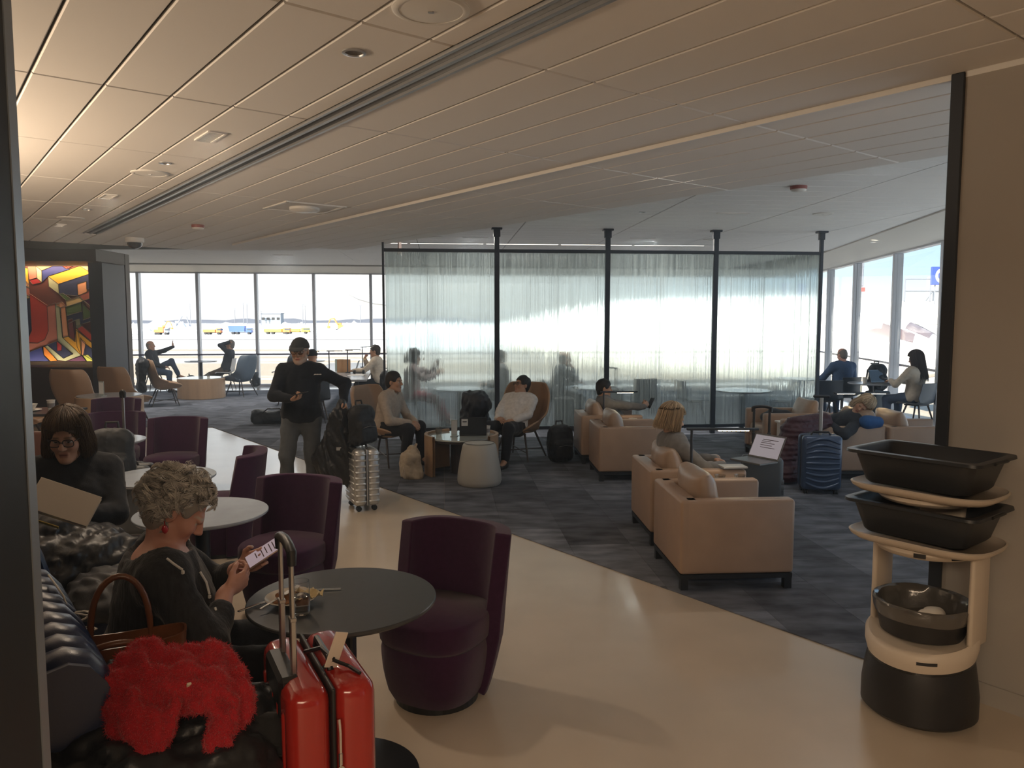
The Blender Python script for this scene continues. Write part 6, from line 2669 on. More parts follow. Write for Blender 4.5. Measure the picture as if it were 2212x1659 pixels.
# 14, 15 at the left windows
person('bald man at the left windows raising his open hand', (-8.95, 19.2), .0, z0=.55, lean=.16, head=(0, -.02, 0), L=((.50, .12, 1.16), (-.05, 0, 1), (1, 0, 0), 'flat'), R=((.30, -.12, .66), None, None, 'relax'), top=C_tealj, top_name='sweatshirt', pants=C_bjean, hair='fringe', hair_col=(.3, .27, .24), skin='fair', h=.018, hh=.012, hv=.011, feet=[(.5, .25, .40), (.42, -.1, .085)], elb={1: (.0, .3, -1)})
person('man in dark jacket leaning back with both hands on his head', (-7.38, 19.85), PI + .1, z0=.55, lean=.22, head=(0, -.1, 0), L=((-.10, .10, 1.24), (-.2, -.9, .1), (0, -.2, -1), 'relax'), R=((-.10, -.10, 1.24), (-.2, .9, .1), (0, .2, -1), 'relax'), top=C_tealj, top_name='jacket', pants=C_brown, hair='short', hair_col=(.22, .2, .19), skin='fair', h=.018, hh=.012, hv=.011,
       feet=[(.82, .05, .20), (.74, -.12, .10)], elb={1: (.9, .5, .1), -1: (.9, -.5, .1)}, loc_z=0)
# 16 to 18 at the communal table
person('bearded man with a hand on his chin at the communal table', (-4.72, 16.4), .05, z0=.56, lean=-.12, head=(.0, .08, 0), L=((.28, .04, 1.0), (-.2, -.1, .9), (-.6, 0, 0), 'fist'), R=((.38, -.12, .79), None, None, 'relax'), top=C_tealj, top_name='sweater', pants=C_blk, hair='short', hair_col=(.06, .05, .045), skin='fair', h=.018, hh=.012, hv=.012, beard=((.12, .10, .09), .7))
person('man in a cream knit with hand to his mouth at the screen edge', (-2.70, 15.6), PI - .05, z0=.56, lean=-.12, head=(.0, .08, 0), R=((.30, -.04, 1.02), (-.2, .1, .9), (-.6, 0, 0), 'fist'), L=((.48, .16, .79), None, None, 'relax'), top=C_cream, top_name='knit_jumper', pants=C_blk, hair='short', hair_col=(.04, .03, .026), skin='tan', h=.018, hh=.012, hv=.012)
person('person in a black knit hat half hidden behind the standing man', (-3.40, 13.10), 2.0, z0=.56, lean=-.05, head=(0, .2, 0), top=C_blk, top_name='sweater', pants=C_blk, hair='beanie', skin='fair', h=.02, hh=.013, hv=.014)
# ---------------------------------------------------------------- luggage
M_redcase = mat('red_shell', (.36, .022, .015), rough=.18, coat=.5)
M_silver = mat('silver_shell', (.55, .56, .56), rough=.32, metal=.75)
M_bluecase = mat('blue_shell', (.045, .075, .145), rough=.28, metal=.2, coat=.3)
M_greycase = mat('grey_shell', (.075, .085, .095), rough=.45)
M_pole_al = mat('handle_aluminium', (.42, .41, .40), rough=.3, metal=.9)
M_zip = mat('zip_black', (.015, .015, .016), rough=.5)
M_chrome = mat('chrome', (.7, .7, .7), rough=.15, metal=1.)


def suitcase(label, loc, rz, W, D, Hh, shell, handle_top=None, ribs='vertical', tee=False, name='suitcase', pole_m=None, poles=(.09, -.09), wheels=True, pole_x=None):
    """local x: depth (handle side is -x), y: width"""
    t = thing(name, label, 'suitcase', (*loc, 0), rz)
    zb_ = .05
    for s, nm in ((-1, 'rear_shell'), (1, 'front_shell')):
        m = MB()
        m.box((s * D * .255, 0, zb_ + (Hh - zb_) / 2), (D * .47, W, Hh - zb_), bev=.045, seg=4)
        if ribs == 'vertical':
            n_ = 5
            for i in range(n_):
                y = -W / 2 + W * (i + 1) / (n_ + 1)
                m.box((s * (D / 2 - .004), y, zb_ + (Hh - zb_) / 2), (.014, .03, (Hh - zb_) * .78), bev=.006, seg=1)
        elif ribs == 'grooves':
            n_ = 9
            for i in range(n_):
                z = zb_ + (Hh - zb_) * (.09 + .82 * i / (n_ - 1))
                m.box((s * D * .255, 0, z), (D * .40, W + .010, .022), bev=.006, seg=1)
                m.box((s * (D / 2 - .003), 0, z), (.014, W * .82, .022), bev=.006, seg=1)
        elif ribs == 'bands':
            n_ = 6
            for i in range(n_):
                z = zb_ + (Hh - zb_) * (.10 + .46 * i / (n_ - 1))
                m.box((s * D * .255, 0, z), (D * .40, W + .008, .05), bev=.004, seg=1)
        elif ribs == 'waves':
            n_ = 9
            for i in range(n_):
                z = zb_ + (Hh - zb_) * (.10 + .80 * i / (n_ - 1))
                bow = .05 * (1 - 2 * i / (n_ - 1))
                pts = [(s * (D / 2 - .004), W * .42 * u, z - bow * math.cos(u * PI / 2) * 1.1 + bow * .5) for u in np.linspace(-1, 1, 13)]
                m.tube(pts, [.006 + .013 * math.cos(u * PI / 2) ** .5 for u in np.linspace(-.98, .98, 13)], 8)
        m.build(nm, shell, t, smooth=True, sharp=45)
    m = MB()
    m.box((0, 0, zb_ + (Hh - zb_) / 2), (D * .05, W - .012, Hh - zb_ - .012), bev=.04, seg=4)
    m.build('zip_band', M_zip if shell is not M_silver else M_alu, t, smooth=True, sharp=45)
    m = MB()
    m.tube([(D * .08, -.10, Hh - .005), (D * .08, -.08, Hh + .028), (D * .08, .08, Hh + .028), (D * .08, .10, Hh - .005)], .010, 8)
    m.build('carry_handle', M_black, t)
    m = MB()
    m.box((-D / 2 + .03, 0, Hh - .06), (.064, W * .52, .13), bev=.012, seg=1)
    m.build('handle_recess', M_black, t)
    if wheels:
        for a in (-1, 1):
            for b in (-1, 1):
                m = MB()
                for o in (-.012, .012):
                    m.lathe([(.001, -.007), (.024, -.007), (.026, -.004), (.026, .004), (.024, .007), (.001, .007)], 14, (a * (D / 2 - .05), b * (W / 2 - .05) + o, .026), R=rotx(PI / 2), capb=False, capt=False)
                m.box((a * (D / 2 - .05), b * (W / 2 - .05), .045), (.03, .012, .03))
                m.build('wheel', M_black, t)
    if handle_top:
        px_ = -D / 2 + .035 if pole_x is None else pole_x
        if tee:
            m = MB()
            m.box((px_, 0, (Hh + handle_top) / 2 - .06), (.02, .034, handle_top - Hh + .1), bev=.004, seg=1)
            m.build('pull_pole', pole_m or M_pole_al, t)
            m = MB()
            m.box((px_, 0, handle_top), (.032, .17, .026), bev=.010, seg=2)
            m.build('grip', M_black, t)
        else:
            zj = Hh + (handle_top - Hh) * .45
            for y in poles:
                m = MB()
                m.box((px_, y, (Hh + zj) / 2 - .05), (.017, .028, zj - Hh + .1), bev=.003, seg=1)
                m.box((px_, y, (zj + handle_top) / 2), (.013, .022, handle_top - zj), bev=.003, seg=1)
                m.box((px_, y, zj), (.02, .031, .012), bev=.002, seg=1)
                m.build('pull_pole', pole_m or M_pole_al, t)
            m = MB()
            y0, y1 = max(poles) + .012, min(poles) - .012
            yy = np.linspace(y0, y1, 9)
            m.tube([(px_, y0, handle_top - .04)] + [(px_, y, handle_top + .012 * math.sin(PI * i / 8)) for i, y in enumerate(yy)] + [(px_, y1, handle_top - .04)], [.013] + [.0155] * 9 + [.013], 10)
            m.build('grip', M_black, t, smooth=True, sharp=60)
    return t


rc = suitcase('glossy red hard-shell suitcase beside the dark round table', (-.615, 2.33), math.radians(27), .46, .265, .765, M_redcase, 1.14, 'vertical', poles=(.085, -.085), pole_x=-.085)
# zip puller and luggage label
m = MB()
m.tube([(.010, -.238, .675), (.012, -.241, .635), (.012, -.241, .575)], .006, 6)
m.box((.012, -.243, .555), (.012, .006, .04), bev=.003, seg=1)
m.lathe([(.006, -.003), (.011, -.003), (.011, .003), (.006, .003), (.006, -.003)], 12, (.012, -.243, .525), R=rotx(PI / 2), capb=False, capt=False)
m.build('zip_puller', M_chrome, rc)
m = MB()
m.box((.04, -.10, .82), (.045, .004, .11), R=roty(.35) @ rotz(.3), bev=.001, seg=1)
m.build('luggage_label', mat('label_paper', (.62, .54, .45), rough=.7), rc)
m = MB()
m.tube([(.0, -.10, .77), (.03, -.10, .795), (.01, -.03, .805), (-.03, .02, .78)], .007, 6)
m.tube([(.03, -.10, .79), (.07, -.13, .775), (.09, -.18, .77)], .006, 6)
m.build('label_strap', M_black, rc)

sc_ = suitcase('silver grooved aluminium suitcase under the black backpack', (-1.45, 7.34), math.radians(26), .38, .25, .60, M_silver, None, 'grooves')
suitcase('dark grey suitcase with tall black handle beside the laptop', (2.32, 7.05), math.radians(-100), .36, .24, .56, M_greycase, 1.0, 'bands', pole_m=M_zip, poles=(.07, -.07))
suitcase('shiny blue suitcase with wave ribs in front of the sleeping woman', (3.23, 7.98), math.radians(-96), .40, .26, .62, M_bluecase, 1.02, 'waves', tee=True, pole_x=.0)
gc = suitcase('grey soft suitcase carrying a black backpack behind the bob-haired woman', (-3.20, 6.30), math.radians(-80), .40, .26, .62, M_greycase, 1.22, 'none', poles=(.0,), pole_x=.02)
suitcase('black trolley case with raised handle just behind the third glass panel', (1.62, 12.55), math.radians(-90), .36, .26, .70, M_zip, 1.02, 'none', poles=(.09, -.09))
suitcase('black case on the floor behind the glass next to the bald man', (.85, 12.55), math.radians(-90), .34, .24, .55, M_zip, None, 'none')
suitcase('grey suitcase topped with a black backpack at the right windows', (6.38, 13.35), math.radians(-70), .38, .26, .58, M_greycase, 1.05, 'none', tee=True)

# ---------------------------------------------------------------- soft bags
M_bag = cloth('black_nylon', (.014, .015, .018), rough=.55, sheen=.05, bump=.3, bscale=500, spec=.35)
M_bag2 = cloth('charcoal_nylon', (.028, .031, .036), rough=.5, sheen=.05, spec=.4)


def backpack(label, loc, rz, s=1., tilt=0., m_=None, name='backpack'):
    t = thing(name, label, 'backpack', loc, rz)
    m_ = m_ or M_bag
    f = Field(np.array([-.26, -.26, -.02]) * s, np.array([.28, .26, .58]) * s, .012)
    R = roty(tilt)
    f.rbox((0, 0, .23 * s), np.array([.10, .155, .23]) * s, .08 * s, R=R, k=.02)
    f.rbox((.09 * s, 0, .16 * s), np.array([.06, .125, .13]) * s, .05 * s, R=R, k=.015)
    f.ell((.0, 0, .42 * s), np.array([.10, .13, .06]) * s, R=R, k=.03)
    f.plane((0, 0, 0), (0, 0, -1), .01)
    f.noise(.006, 34, int(abs(loc[0]) * 100 + 3))
    f.noise(.004, 70, 8, ridge=True)
    f.build('bag_body', m_, t)
    for y in (-.09, .09):
        m = MB()
        m.tube([np.array(R) @ (np.array(p) * s) for p in ((-.09, y, .42), (-.15, y * 1.1, .36), (-.16, y * 1.2, .22), (-.11, y * 1.2, .06))], .016 * s, 6)
        m.build('shoulder_strap', M_zip, t, smooth=True)
    m = MB()
    m.tube([np.array(R) @ (np.array(p) * s) for p in ((-.04, -.05, .46), (-.05, -.04, .52), (-.05, .04, .52), (-.04, .05, .46))], .011 * s, 6)
    m.build('top_loop', M_zip, t, smooth=True)
    m = MB()
    m.tube([np.array(R) @ (np.array(p) * s) for p in ((.152, -.09, .22), (.155, 0, .235), (.152, .09, .22))], .004 * s, 5)
    m.build('zip', M_pole_al, t)
    return t


backpack('black backpack standing on top of the silver suitcase', (-1.45, 7.34, .615), math.radians(-40), .82)
backpack('black backpack hanging over the grey soft suitcase', (-3.24, 6.16, .44), math.radians(-70), 1.05, m_=M_bag2)
backpack('black backpack on the carpet beside the white-shirted man\'s chair', (.62, 9.75, 0), -1.2, 1.0)
backpack('black backpack on the grey suitcase at the right windows', (6.32, 13.25, .60), -1.4, .95)
backpack('black backpack hung on the chair at the communal table', (-2.2, 13.62, .46), -1.2, .95)
backpack('dark backpack on the floor under the waving man\'s table', (-8.0, 19.1, 0), .5, .9)
backpack('dark backpack on the floor behind the leaning man\'s chair', (-6.78, 20.25, .05), .2, .8)
backpack('dark rounded bag behind the waving man at the mural wall end', (-9.25, 18.3, 0), .2, 1.2)


def soft(name, label, cat, loc, build, m_, part='fabric', rz=0., group=None):
    t = thing(name, label, cat, loc, rz, group)
    f = build()
    o = f.build(part, m_, t)
    return t


def duffel():
    f = Field((-.5, -.3, -.02), (.5, .3, .34), .014)
    f.cap((-.28, 0, .12), (.28, .03, .11), .13, .12, k=.03).ell((.1, .02, .17), (.2, .12, .08))
    f.plane((0, 0, .0), (0, 0, -1), .01)
    f.noise(.012, 26, 4).noise(.006, 60, 5, ridge=True)
    return f


t = soft('duffel_bag', 'black duffel bag lying on the carpet left of the standing man', 'bag', (-4.15, 13.35, 0), duffel, M_bag, 'bag_body', .15)
m = MB()
m.tube([(-.2, -.08, .2), (-.1, -.13, .28), (.1, -.12, .28), (.2, -.06, .2)], .012, 6)
m.build('carry_strap', M_zip, t)
t = soft('red_pouch', 'small red pouch on the duffel bag beside the standing man', 'pouch', (-3.72, 13.30, .27), lambda: Field((-.12, -.12, -.06), (.12, .12, .14), .012).ell((0, 0, .04), (.06, .05, .07)).noise(.005, 50, 2), cloth('red_pouch_cloth', (.45, .02, .02)), 'pouch_body')

# tote bag by the coffee table
def tote():
    f = Field((-.2, -.2, -.02), (.2, .2, .44), .010)
    f.rbox((0, 0, .14), (.10, .13, .15), .05).ell((.02, .02, .28), (.07, .09, .06), k=.05).ell((.03, .0, .34), (.035, .06, .04), k=.03)
    f.plane((0, 0, 0), (0, 0, -1), .01)
    return f.noise(.012, 24, 9).noise(.007, 55, 3, ridge=True)


t = soft('tote_bag', 'slumped beige canvas tote bag beside the oak coffee table', 'bag', (-1.16, 8.72, 0), tote, cloth('canvas', (.42, .35, .26)), 'bag_body', .4)
m = MB()
m.tube([(.03, -.05, .33), (.06, -.04, .40), (.07, .03, .39), (.03, .05, .33)], .009, 6)
m.build('bag_handle', cloth('canvas', (.42, .35, .26)), t)

# ---------------------------------------------------------------- coats
M_puff = cloth('black_puffer', (.016, .017, .020), rough=.42, sheen=.03, bump=.35, bscale=60, spec=.4)
M_leath = cloth('black_leather_jacket', (.022, .023, .027), rough=.42, sheen=0, bump=.4, bscale=60, spec=.5)


def coat_pile():
    # heaped on the near end of the bench and sliding down in front of the red suitcase
    f = Field((-.62, -.55, -.75), (.85, .55, .34), .012)
    f.ell((-.10, .06, -.08), (.36, .26, .22)).ell((-.25, -.16, -.20), (.22, .20, .26), k=.06).ell((.02, -.22, -.25), (.26, .16, .28), k=.08)
    f.cap((.10, .0, -.03), (.38, .0, .0), .12, .085, k=.05).cap((.36, .0, .0), (.46, -.06, -.12), .085, .08, k=.04)
    f.cap((.12, -.16, -.16), (.40, -.22, -.52), .15, .16, k=.08).cap((.30, -.10, -.30), (.46, -.26, -.66), .14, .15, k=.06)
    f.ell((.10, -.30, -.60), (.32, .16, .24), k=.08)
    # quilting folds
    f.noise(.016, 17, 12).noise(.010, 34, 13, ridge=True).noise(.005, 80, 14, ridge=True)
    return f


coat = soft('puffer_coat', 'black puffer coat heaped on the bench under the red fluffy garment', 'coat', (-1.02, 2.20, .62), coat_pile, M_puff, 'coat_body', .35)
f = Field((-.2, -.2, -.2), (.2, .2, .2), .012)
f.cap((-.10, .02, .06), (.08, .0, -.02), .05, .06).noise(.012, 60, 3).noise(.008, 120, 4)
o = f.build('fur_trim', mat('black_fur', (.01, .01, .011), rough=.9, sheen=.2), coat)
o.location = (.36, -.12, -.08)


def fuzzy(name, f, m_, root, dens, ln, seed, col, r=.0011):
    V, F = f.mesh()
    for _ in range(1):
        pass
    o = mesh_obj(name, V, F, m_, root, True, vcol=np.tile(np.array(col) * .7, (len(V), 1)))
    q = V[F]
    n_ = np.cross(q[:, 2] - q[:, 0], q[:, 3] - q[:, 1])
    A = np.linalg.norm(n_, axis=1)
    n_ /= A[:, None] + 1e-12
    rg_ = np.random.default_rng(seed)
    idx = rg_.choice(len(F), size=dens, p=A / A.sum())
    w = rg_.dirichlet((1, 1, 1, 1), dens)
    B = (q[idx] * w[:, :, None]).sum(1)
    d = n_[idx] * .8 + rg_.normal(0, .5, (dens, 3)) + np.array([0, 0, -.25])
    d /= np.linalg.norm(d, axis=1, keepdims=True)
    L_ = rg_.uniform(.4, 1.2, (dens, 1)) * ln
    cv = rg_.normal(0, .3, (dens, 3)) * L_
    P = np.stack([B - d * .002, B + d * L_ * .5 + cv * .2, B + d * L_ + cv * .6], 1)
    cc = np.array(col)[None] * (1 + rg_.normal(0, .2, (dens, 1)))
    V2, F2, vc = strands(P, r, np.clip(cc, 0, 1), taper=True)
    o2 = mesh_obj(name + '_pile', V2, F2, m_, root, True, vcol=vc)
    o2['kind'] = 'stuff'
    return o


rs_ = thing('fluffy_garment', 'bright red fluffy garment lying across the black puffer coat', 'clothing', (-.985, 2.14, .765), .35)
rs_.scale = (.56, .56, .62)
f = Field((-.42, -.36, -.34), (.46, .34, .26), .009)
f.cap((-.26, .00, .05), (-.12, .10, .10), .085, .07, k=.03).cap((-.12, .10, .10), (-.20, -.10, -.02), .06, .07, k=.02).cap((-.20, -.12, -.06), (-.10, -.24, -.16), .07, .06, k=.04)
f.cap((-.05, .10, .07), (.20, .06, .05), .075, .085, k=.03).cap((.20, .05, .05), (.30, -.12, -.06), .085, .08, k=.04).cap((.30, -.12, -.06), (.20, -.26, -.20), .075, .06, k=.04)
f.cap((-.10, -.06, .0), (.14, -.06, .01), .09, .075, k=.04).cap((-.18, -.16, -.08), (-.02, -.18, -.08), .06, .05, k=.04)
f.ell((.02, -.02, .0), (.27, .13, .085), k=.06).ell((-.14, .06, .03), (.15, .12, .09), k=.05).ell((.22, -.08, -.02), (.12, .14, .09), k=.05)
f.noise(.014, 22, 21).noise(.017, 26, 23, ridge=True).noise(.008, 55, 22)
fuzzy('fleece', f, mat('red_fleece', rough=.95, attr='Col', sheen=.3), rs_, 26000, .017, 5, (.50, .012, .022), r=.0012)
m = MB()
m.box((.10, -.155, .055), (.035, .012, .028), R=rotz(.3) @ rotx(.7), bev=.002, seg=1)
m.build('care_label', mat('care_label', (.62, .55, .42), rough=.7), rs_)

# black jackets on the bob-haired woman's lap
def lap():
    f = Field((-.45, -.42, -.36), (.45, .42, .30), .012)
    f.ell((0, 0, 0), (.26, .24, .10)).ell((.02, -.16, -.10), (.24, .14, .16), k=.08).ell((.16, .05, -.03), (.16, .2, .09), k=.06).ell((-.08, -.04, .10), (.15, .10, .10), k=.06)
    return f.noise(.014, 15, 31).noise(.014, 26, 32, ridge=True).noise(.005, 70, 33, ridge=True)


soft('leather_jacket', 'shiny black jacket bundled on the bob-haired woman\'s lap', 'jacket', (-2.24, 3.82, .66), lap, M_leath, 'jacket_body', -.6)


def lap2():
    f = Field((-.5, -.4, -.2), (.5, .4, .26), .013)
    f.ell((0, 0, 0), (.32, .22, .10)).ell((.2, -.05, -.02), (.2, .2, .09), k=.06).ell((-.22, .02, -.02), (.18, .2, .08), k=.06)
    return f.noise(.014, 19, 41).noise(.010, 40, 42, ridge=True)


soft('grey_jacket', 'dark grey jacket spread on the navy bench before the bob-haired woman', 'jacket', (-2.02, 3.72, .52), lap2, cloth('grey_shell_cloth', (.06, .062, .068), rough=.45, spec=.4), 'jacket_body', -.65)
soft('teal_garment', 'dark teal garment under the grey jacket on the navy bench', 'clothing', (-1.96, 3.62, .475), lambda: Field((-.4, -.3, -.1), (.4, .3, .14), .014).ell((0, 0, 0), (.30, .20, .05)).noise(.010, 22, 51).noise(.006, 46, 52, ridge=True), cloth('teal_cloth', (.012, .06, .075)), 'fabric', -.65)

# jacket hanging from the standing man's hand
def hung():
    f = Field((-.3, -.32, -.86), (.3, .34, .12), .011)
    f.cap((0, 0, .02), (0, .0, -.12), .035, .07, k=.04).cap((0, -.01, -.12), (-.02, -.10, -.60), .09, .13, k=.05).cap((0, .02, -.14), (.02, .07, -.66), .08, .11, k=.05)
    f.cap((0, -.06, -.2), (-.03, -.20, -.52), .06, .075, k=.03).cap((0, .08, -.25), (.0, .10, -.76), .05, .06, k=.03).ell((0, 0, -.58), (.10, .17, .12), k=.05)
    return f.noise(.012, 20, 61).noise(.010, 42, 62, ridge=True).noise(.004, 90, 63, ridge=True)


hj = soft('hanging_jacket', 'black quilted jacket hanging from the standing man\'s left hand', 'jacket', (-1.66, 7.40, .985), hung, M_puff, 'jacket_body', math.radians(-80))
m = MB()
m.box((.115, -.02, -.40), (.004, .045, .03))
m.build('patch', mat('patch_grey', (.35, .35, .34), rough=.7), hj)
m = MB()
m.box((.09, -.01, -.22), (.004, .03, .022))
m.build('small_patch', mat('patch_grey', (.35, .35, .34), rough=.7), hj)

# jacket over the reclining man's chair side, coat over the far wing chair, maroon coat, dark bag on the seat
def jk():
    f = Field((-.32, -.3, -.62), (.32, .3, .36), .013)
    f.ell((.03, 0, .10), (.15, .12, .15)).ell((-.04, .06, -.22), (.17, .16, .30), k=.06).cap((-.10, 0, .16), (-.16, .0, -.30), .07, .08, k=.03)
    return f.noise(.012, 20, 71).noise(.010, 40, 72, ridge=True)


soft('dark_jacket', 'dark puffer jacket draped over the left side of the white-shirted man\'s chair', 'jacket', (-.47, 10.16, .60), jk, cloth('dark_blue_puffer', (.02, .024, .034), rough=.4, spec=.4, sheen=.03), 'jacket_body', -.4).scale = (1.1, 1.3, 1.15)


def jk2():
    f = Field((-.3, -.42, -.7), (.3, .42, .22), .014)
    f.rbox((0, 0, -.02), (.09, .30, .10), .07).rbox((-.04, 0, -.28), (.07, .31, .32), .06, k=.04)
    return f.noise(.012, 16, 81).noise(.008, 36, 82, ridge=True)


soft('black_coat', 'black coat draped over the back of the far tan wing chair', 'coat', (-7.70, 15.99, .93), jk2, M_bag, 'coat_body', .55)


def mar():
    f = Field((-.5, -.32, -.55), (.42, .34, .30), .012)
    f.cap((.30, .02, .16), (-.02, .0, .06), .10, .15, k=.05).cap((-.02, 0, .05), (-.20, -.02, -.32), .15, .17, k=.06).ell((-.18, -.06, -.40), (.18, .2, .12), k=.05).cap((.15, .1, .1), (-.1, .12, -.2), .12, .14, k=.06)
    return f.noise(.008, 22, 91).noise(.009, 55, 92, stretch=(.2, .2, 1.6)).noise(.005, 90, 93, ridge=True)


soft('maroon_coat', 'maroon quilted coat spilling from the sleeping woman\'s seat to the floor', 'coat', (3.22, 8.56, .52), mar, cloth('maroon_quilt', (.055, .016, .026), rough=.45, spec=.4, sheen=.05), 'coat_body', .1)
soft('dark_bag', 'flat dark bag lying on the seat of the left-facing armchair', 'bag', (3.52, 10.12, .46), lambda: Field((-.3, -.3, -.06), (.3, .3, .26), .014).ell((0, 0, .06), (.22, .18, .11)).noise(.012, 24, 95), M_bag, 'bag_body')
t = soft('neck_pillow', 'blue neck pillow under the sleeping woman\'s head', 'pillow', (4.05, 8.58, .665), lambda: Field((-.2, -.2, -.14), (.2, .2, .16), .010).cap((-.07, 0, 0), (.07, .02, 0), .075, .07).noise(.004, 30, 3), cloth('pillow_blue', (.03, .10, .27)), 'cushion')
m = MB()
m.box((-.08, -.045, -.015), (.02, .006, .05), R=rotz(.5))
m.build('white_tag', M_white, t)
# pillows of the sleeping woman's and back-to-back chairs
for lb, lc, a in (('tan back pillow behind the sleeping woman\'s head', (4.02, 8.86, .63), PI + .2),):
    f = Field((-.2, -.34, -.24), (.2, .34, .24), .014)
    f.rbox((0, 0, 0), (.085, .26, .17), .08).noise(.004, 25, 2)
    t = thing('back_pillow_cushion', lb, 'cushion', lc, a)
    f.build('cushion', M_tanp, t)

# ---------------------------------------------------------------- handbag
hb = thing('handbag', 'brown leather handbag with round handles on the navy bench', 'handbag', (-1.275, 2.42, .47), math.radians(24))
M_hb = mat('brown_leather', (.155, .055, .022), rough=.32, bump=.15, bscale=200, var=.2, vscale=9)
M_hbn = mat('handbag_navy', (.018, .022, .035), rough=.45)
M_hbi = mat('handbag_lining', (.02, .014, .012), rough=.8)
G = []


def bag_ring(hx, hy, z, e=4.):
    out = []
    for i in range(40):
        a = 2 * PI * i / 40
        c, s_ = math.cos(a), math.sin(a)
        k_ = (abs(c) ** e + abs(s_) ** e) ** (-1 / e)
        out.append((hx * k_ * c, hy * k_ * s_, z + .012 * (abs(hx * k_ * c) / hx) ** 2 * (z > .2)))
    return out


def loftn(m_, rings, capb=True, capt=False, mi=0):
    n_ = len(rings[0])
    V = [p for r in rings for p in r]
    F = []
    for j in range(len(rings) - 1):
        for i in range(n_):
            F.append((j * n_ + i, j * n_ + (i + 1) % n_, (j + 1) * n_ + (i + 1) % n_, (j + 1) * n_ + i))
    if capb:
        F.append(tuple(range(n_ - 1, -1, -1)))
    if capt:
        F.append(tuple((len(rings) - 1) * n_ + i for i in range(n_)))
    m_.raw(V, F, mi)


m = MB()
loftn(m, [bag_ring(.165, .075, 0), bag_ring(.175, .085, .02), bag_ring(.185, .078, .20)])
m.build('lower_panel', M_hbn, hb, smooth=True, sharp=50)
m = MB()
loftn(m, [bag_ring(.189, .081, .195), bag_ring(.200, .070, .30), bag_ring(.201, .069, .312), bag_ring(.194, .062, .312), bag_ring(.186, .060, .20)], capb=False, capt=False)
m.build('leather_band', M_hb, hb, smooth=True, sharp=50)
m = MB()
loftn(m, [bag_ring(.186, .062, .24)], capb=False, capt=True)
m.build('lining', M_hbi, hb)
for s_, hgt, tilt in ((1, .215, .05), (-1, .085, -1.0)):
    m = MB()
    pts = []
    for i in range(17):
        a = PI * i / 16
        r_y = -hgt * math.sin(a) ** .8 * math.sin(tilt) if s_ < 0 else .02
        pts.append((-.078 * math.cos(a) * 1.15, s_ * .066 - (.035 * math.sin(a) if s_ < 0 else -.01 * math.sin(a)), .285 + (hgt if s_ > 0 else .055) * math.sin(a) ** .75))
    m.tube(pts, [.0085] + [.0105] * 15 + [.0085], 10)
    for x in (-.09, .09):
        m.box((x, s_ * .070, .27), (.022, .008, .06), bev=.003, seg=1)
    m.build('handle', M_hb, hb, smooth=True, sharp=60)
# charging cable in and beside the bag
cb = thing('charging_cable', 'coiled white charging cable lying on the bench back by the handbag', 'cable', (0, 0, 0))
m = MB()
pts = [(-1.62, 2.62, .93), (-1.56, 2.55, .93), (-1.50, 2.50, .90), (-1.47, 2.48, .85)]
for i in range(44):
    a = i * .55
    pts.append((-1.44 + .045 * math.cos(a) + .01 * math.sin(a * .37), 2.475 + .03 * math.sin(a) + .012 * math.sin(a * .23), .815 + .03 * math.sin(a * .5 + 1)))
m.tube(pts, .0032, 6)
m.build('cord', mat('cable_white', (.62, .58, .52), rough=.5), cb, smooth=True)

# ---------------------------------------------------------------- hand-held things
def phone(label, loc, R, screen=(.55, .42, .45), s=1., lit=True, body=None):
    t = thing('phone', label, 'phone', tuple(loc))
    m = MB()
    m.box((0, 0, 0), np.array((.148, .073, .0085)) * s, R=R, bev=.004, seg=2)
    m.build('case', body or mat('phone_case', (.35, .25, .22), rough=.3, metal=.4), t, smooth=True, sharp=50)
    m = MB()
    c = np.asarray(R) @ np.array([0, 0, .0046]) * s
    m.box(c, np.array((.138, .066, .0008)) * s, R=R)
    o = m.build('screen', mat('phone_screen', (.05, .04, .045), rough=.1, emit=screen, estr=.12) if lit else mat('phone_glass', (.01, .01, .012), rough=.1), t)
    if lit:
        for k_, (x, w_) in enumerate(((.045, .045), (.03, .05), (.012, .04), (-.005, .05), (-.03, .03))):
            m = MB()
            m.box(np.asarray(R) @ np.array([x, (.05 - w_) * .3, .0053]) * s, np.array((.004, w_, .0004)) * s, R=R)
            m.build('text_line', mat('screen_text', (.10, .07, .09), rough=.3), t)
    return t


def local(root, p):
    a = root.rotation_euler[2]
    return np.array(root.location) + rotz(a) @ np.array(p)


pc = local(p1, (.405, -.045, .905))
u1 = nrm(np.array([.80, .32, .50]))
v1 = nrm(np.cross((0, 0, 1.), u1))
phone('phone with a glowing pinkish screen in the curly-haired woman\'s hands', pc, np.stack([u1, v1, np.cross(u1, v1)], 1) @ rotx(.45))
pc = local(p3, (.36, .06, 1.125))
u1 = nrm(np.array([.62, -.15, .16]))
v1 = nrm(np.cross((0, 0, 1.), u1))
phone('dark phone in the standing man\'s right hand', pc, np.stack([u1, v1, np.cross(u1, v1)], 1), lit=False, body=M_zip)
m = MB()
pc = local(p6, (.43, .03, .735))
u1 = nrm(np.array([.35, .2, .7]))
v1 = nrm(np.cross((0, 0, 1.), u1))
phone('dark phone held by the man in the grey sweater', pc, np.stack([u1, v1, np.cross(u1, v1)], 1), lit=False, body=M_zip)
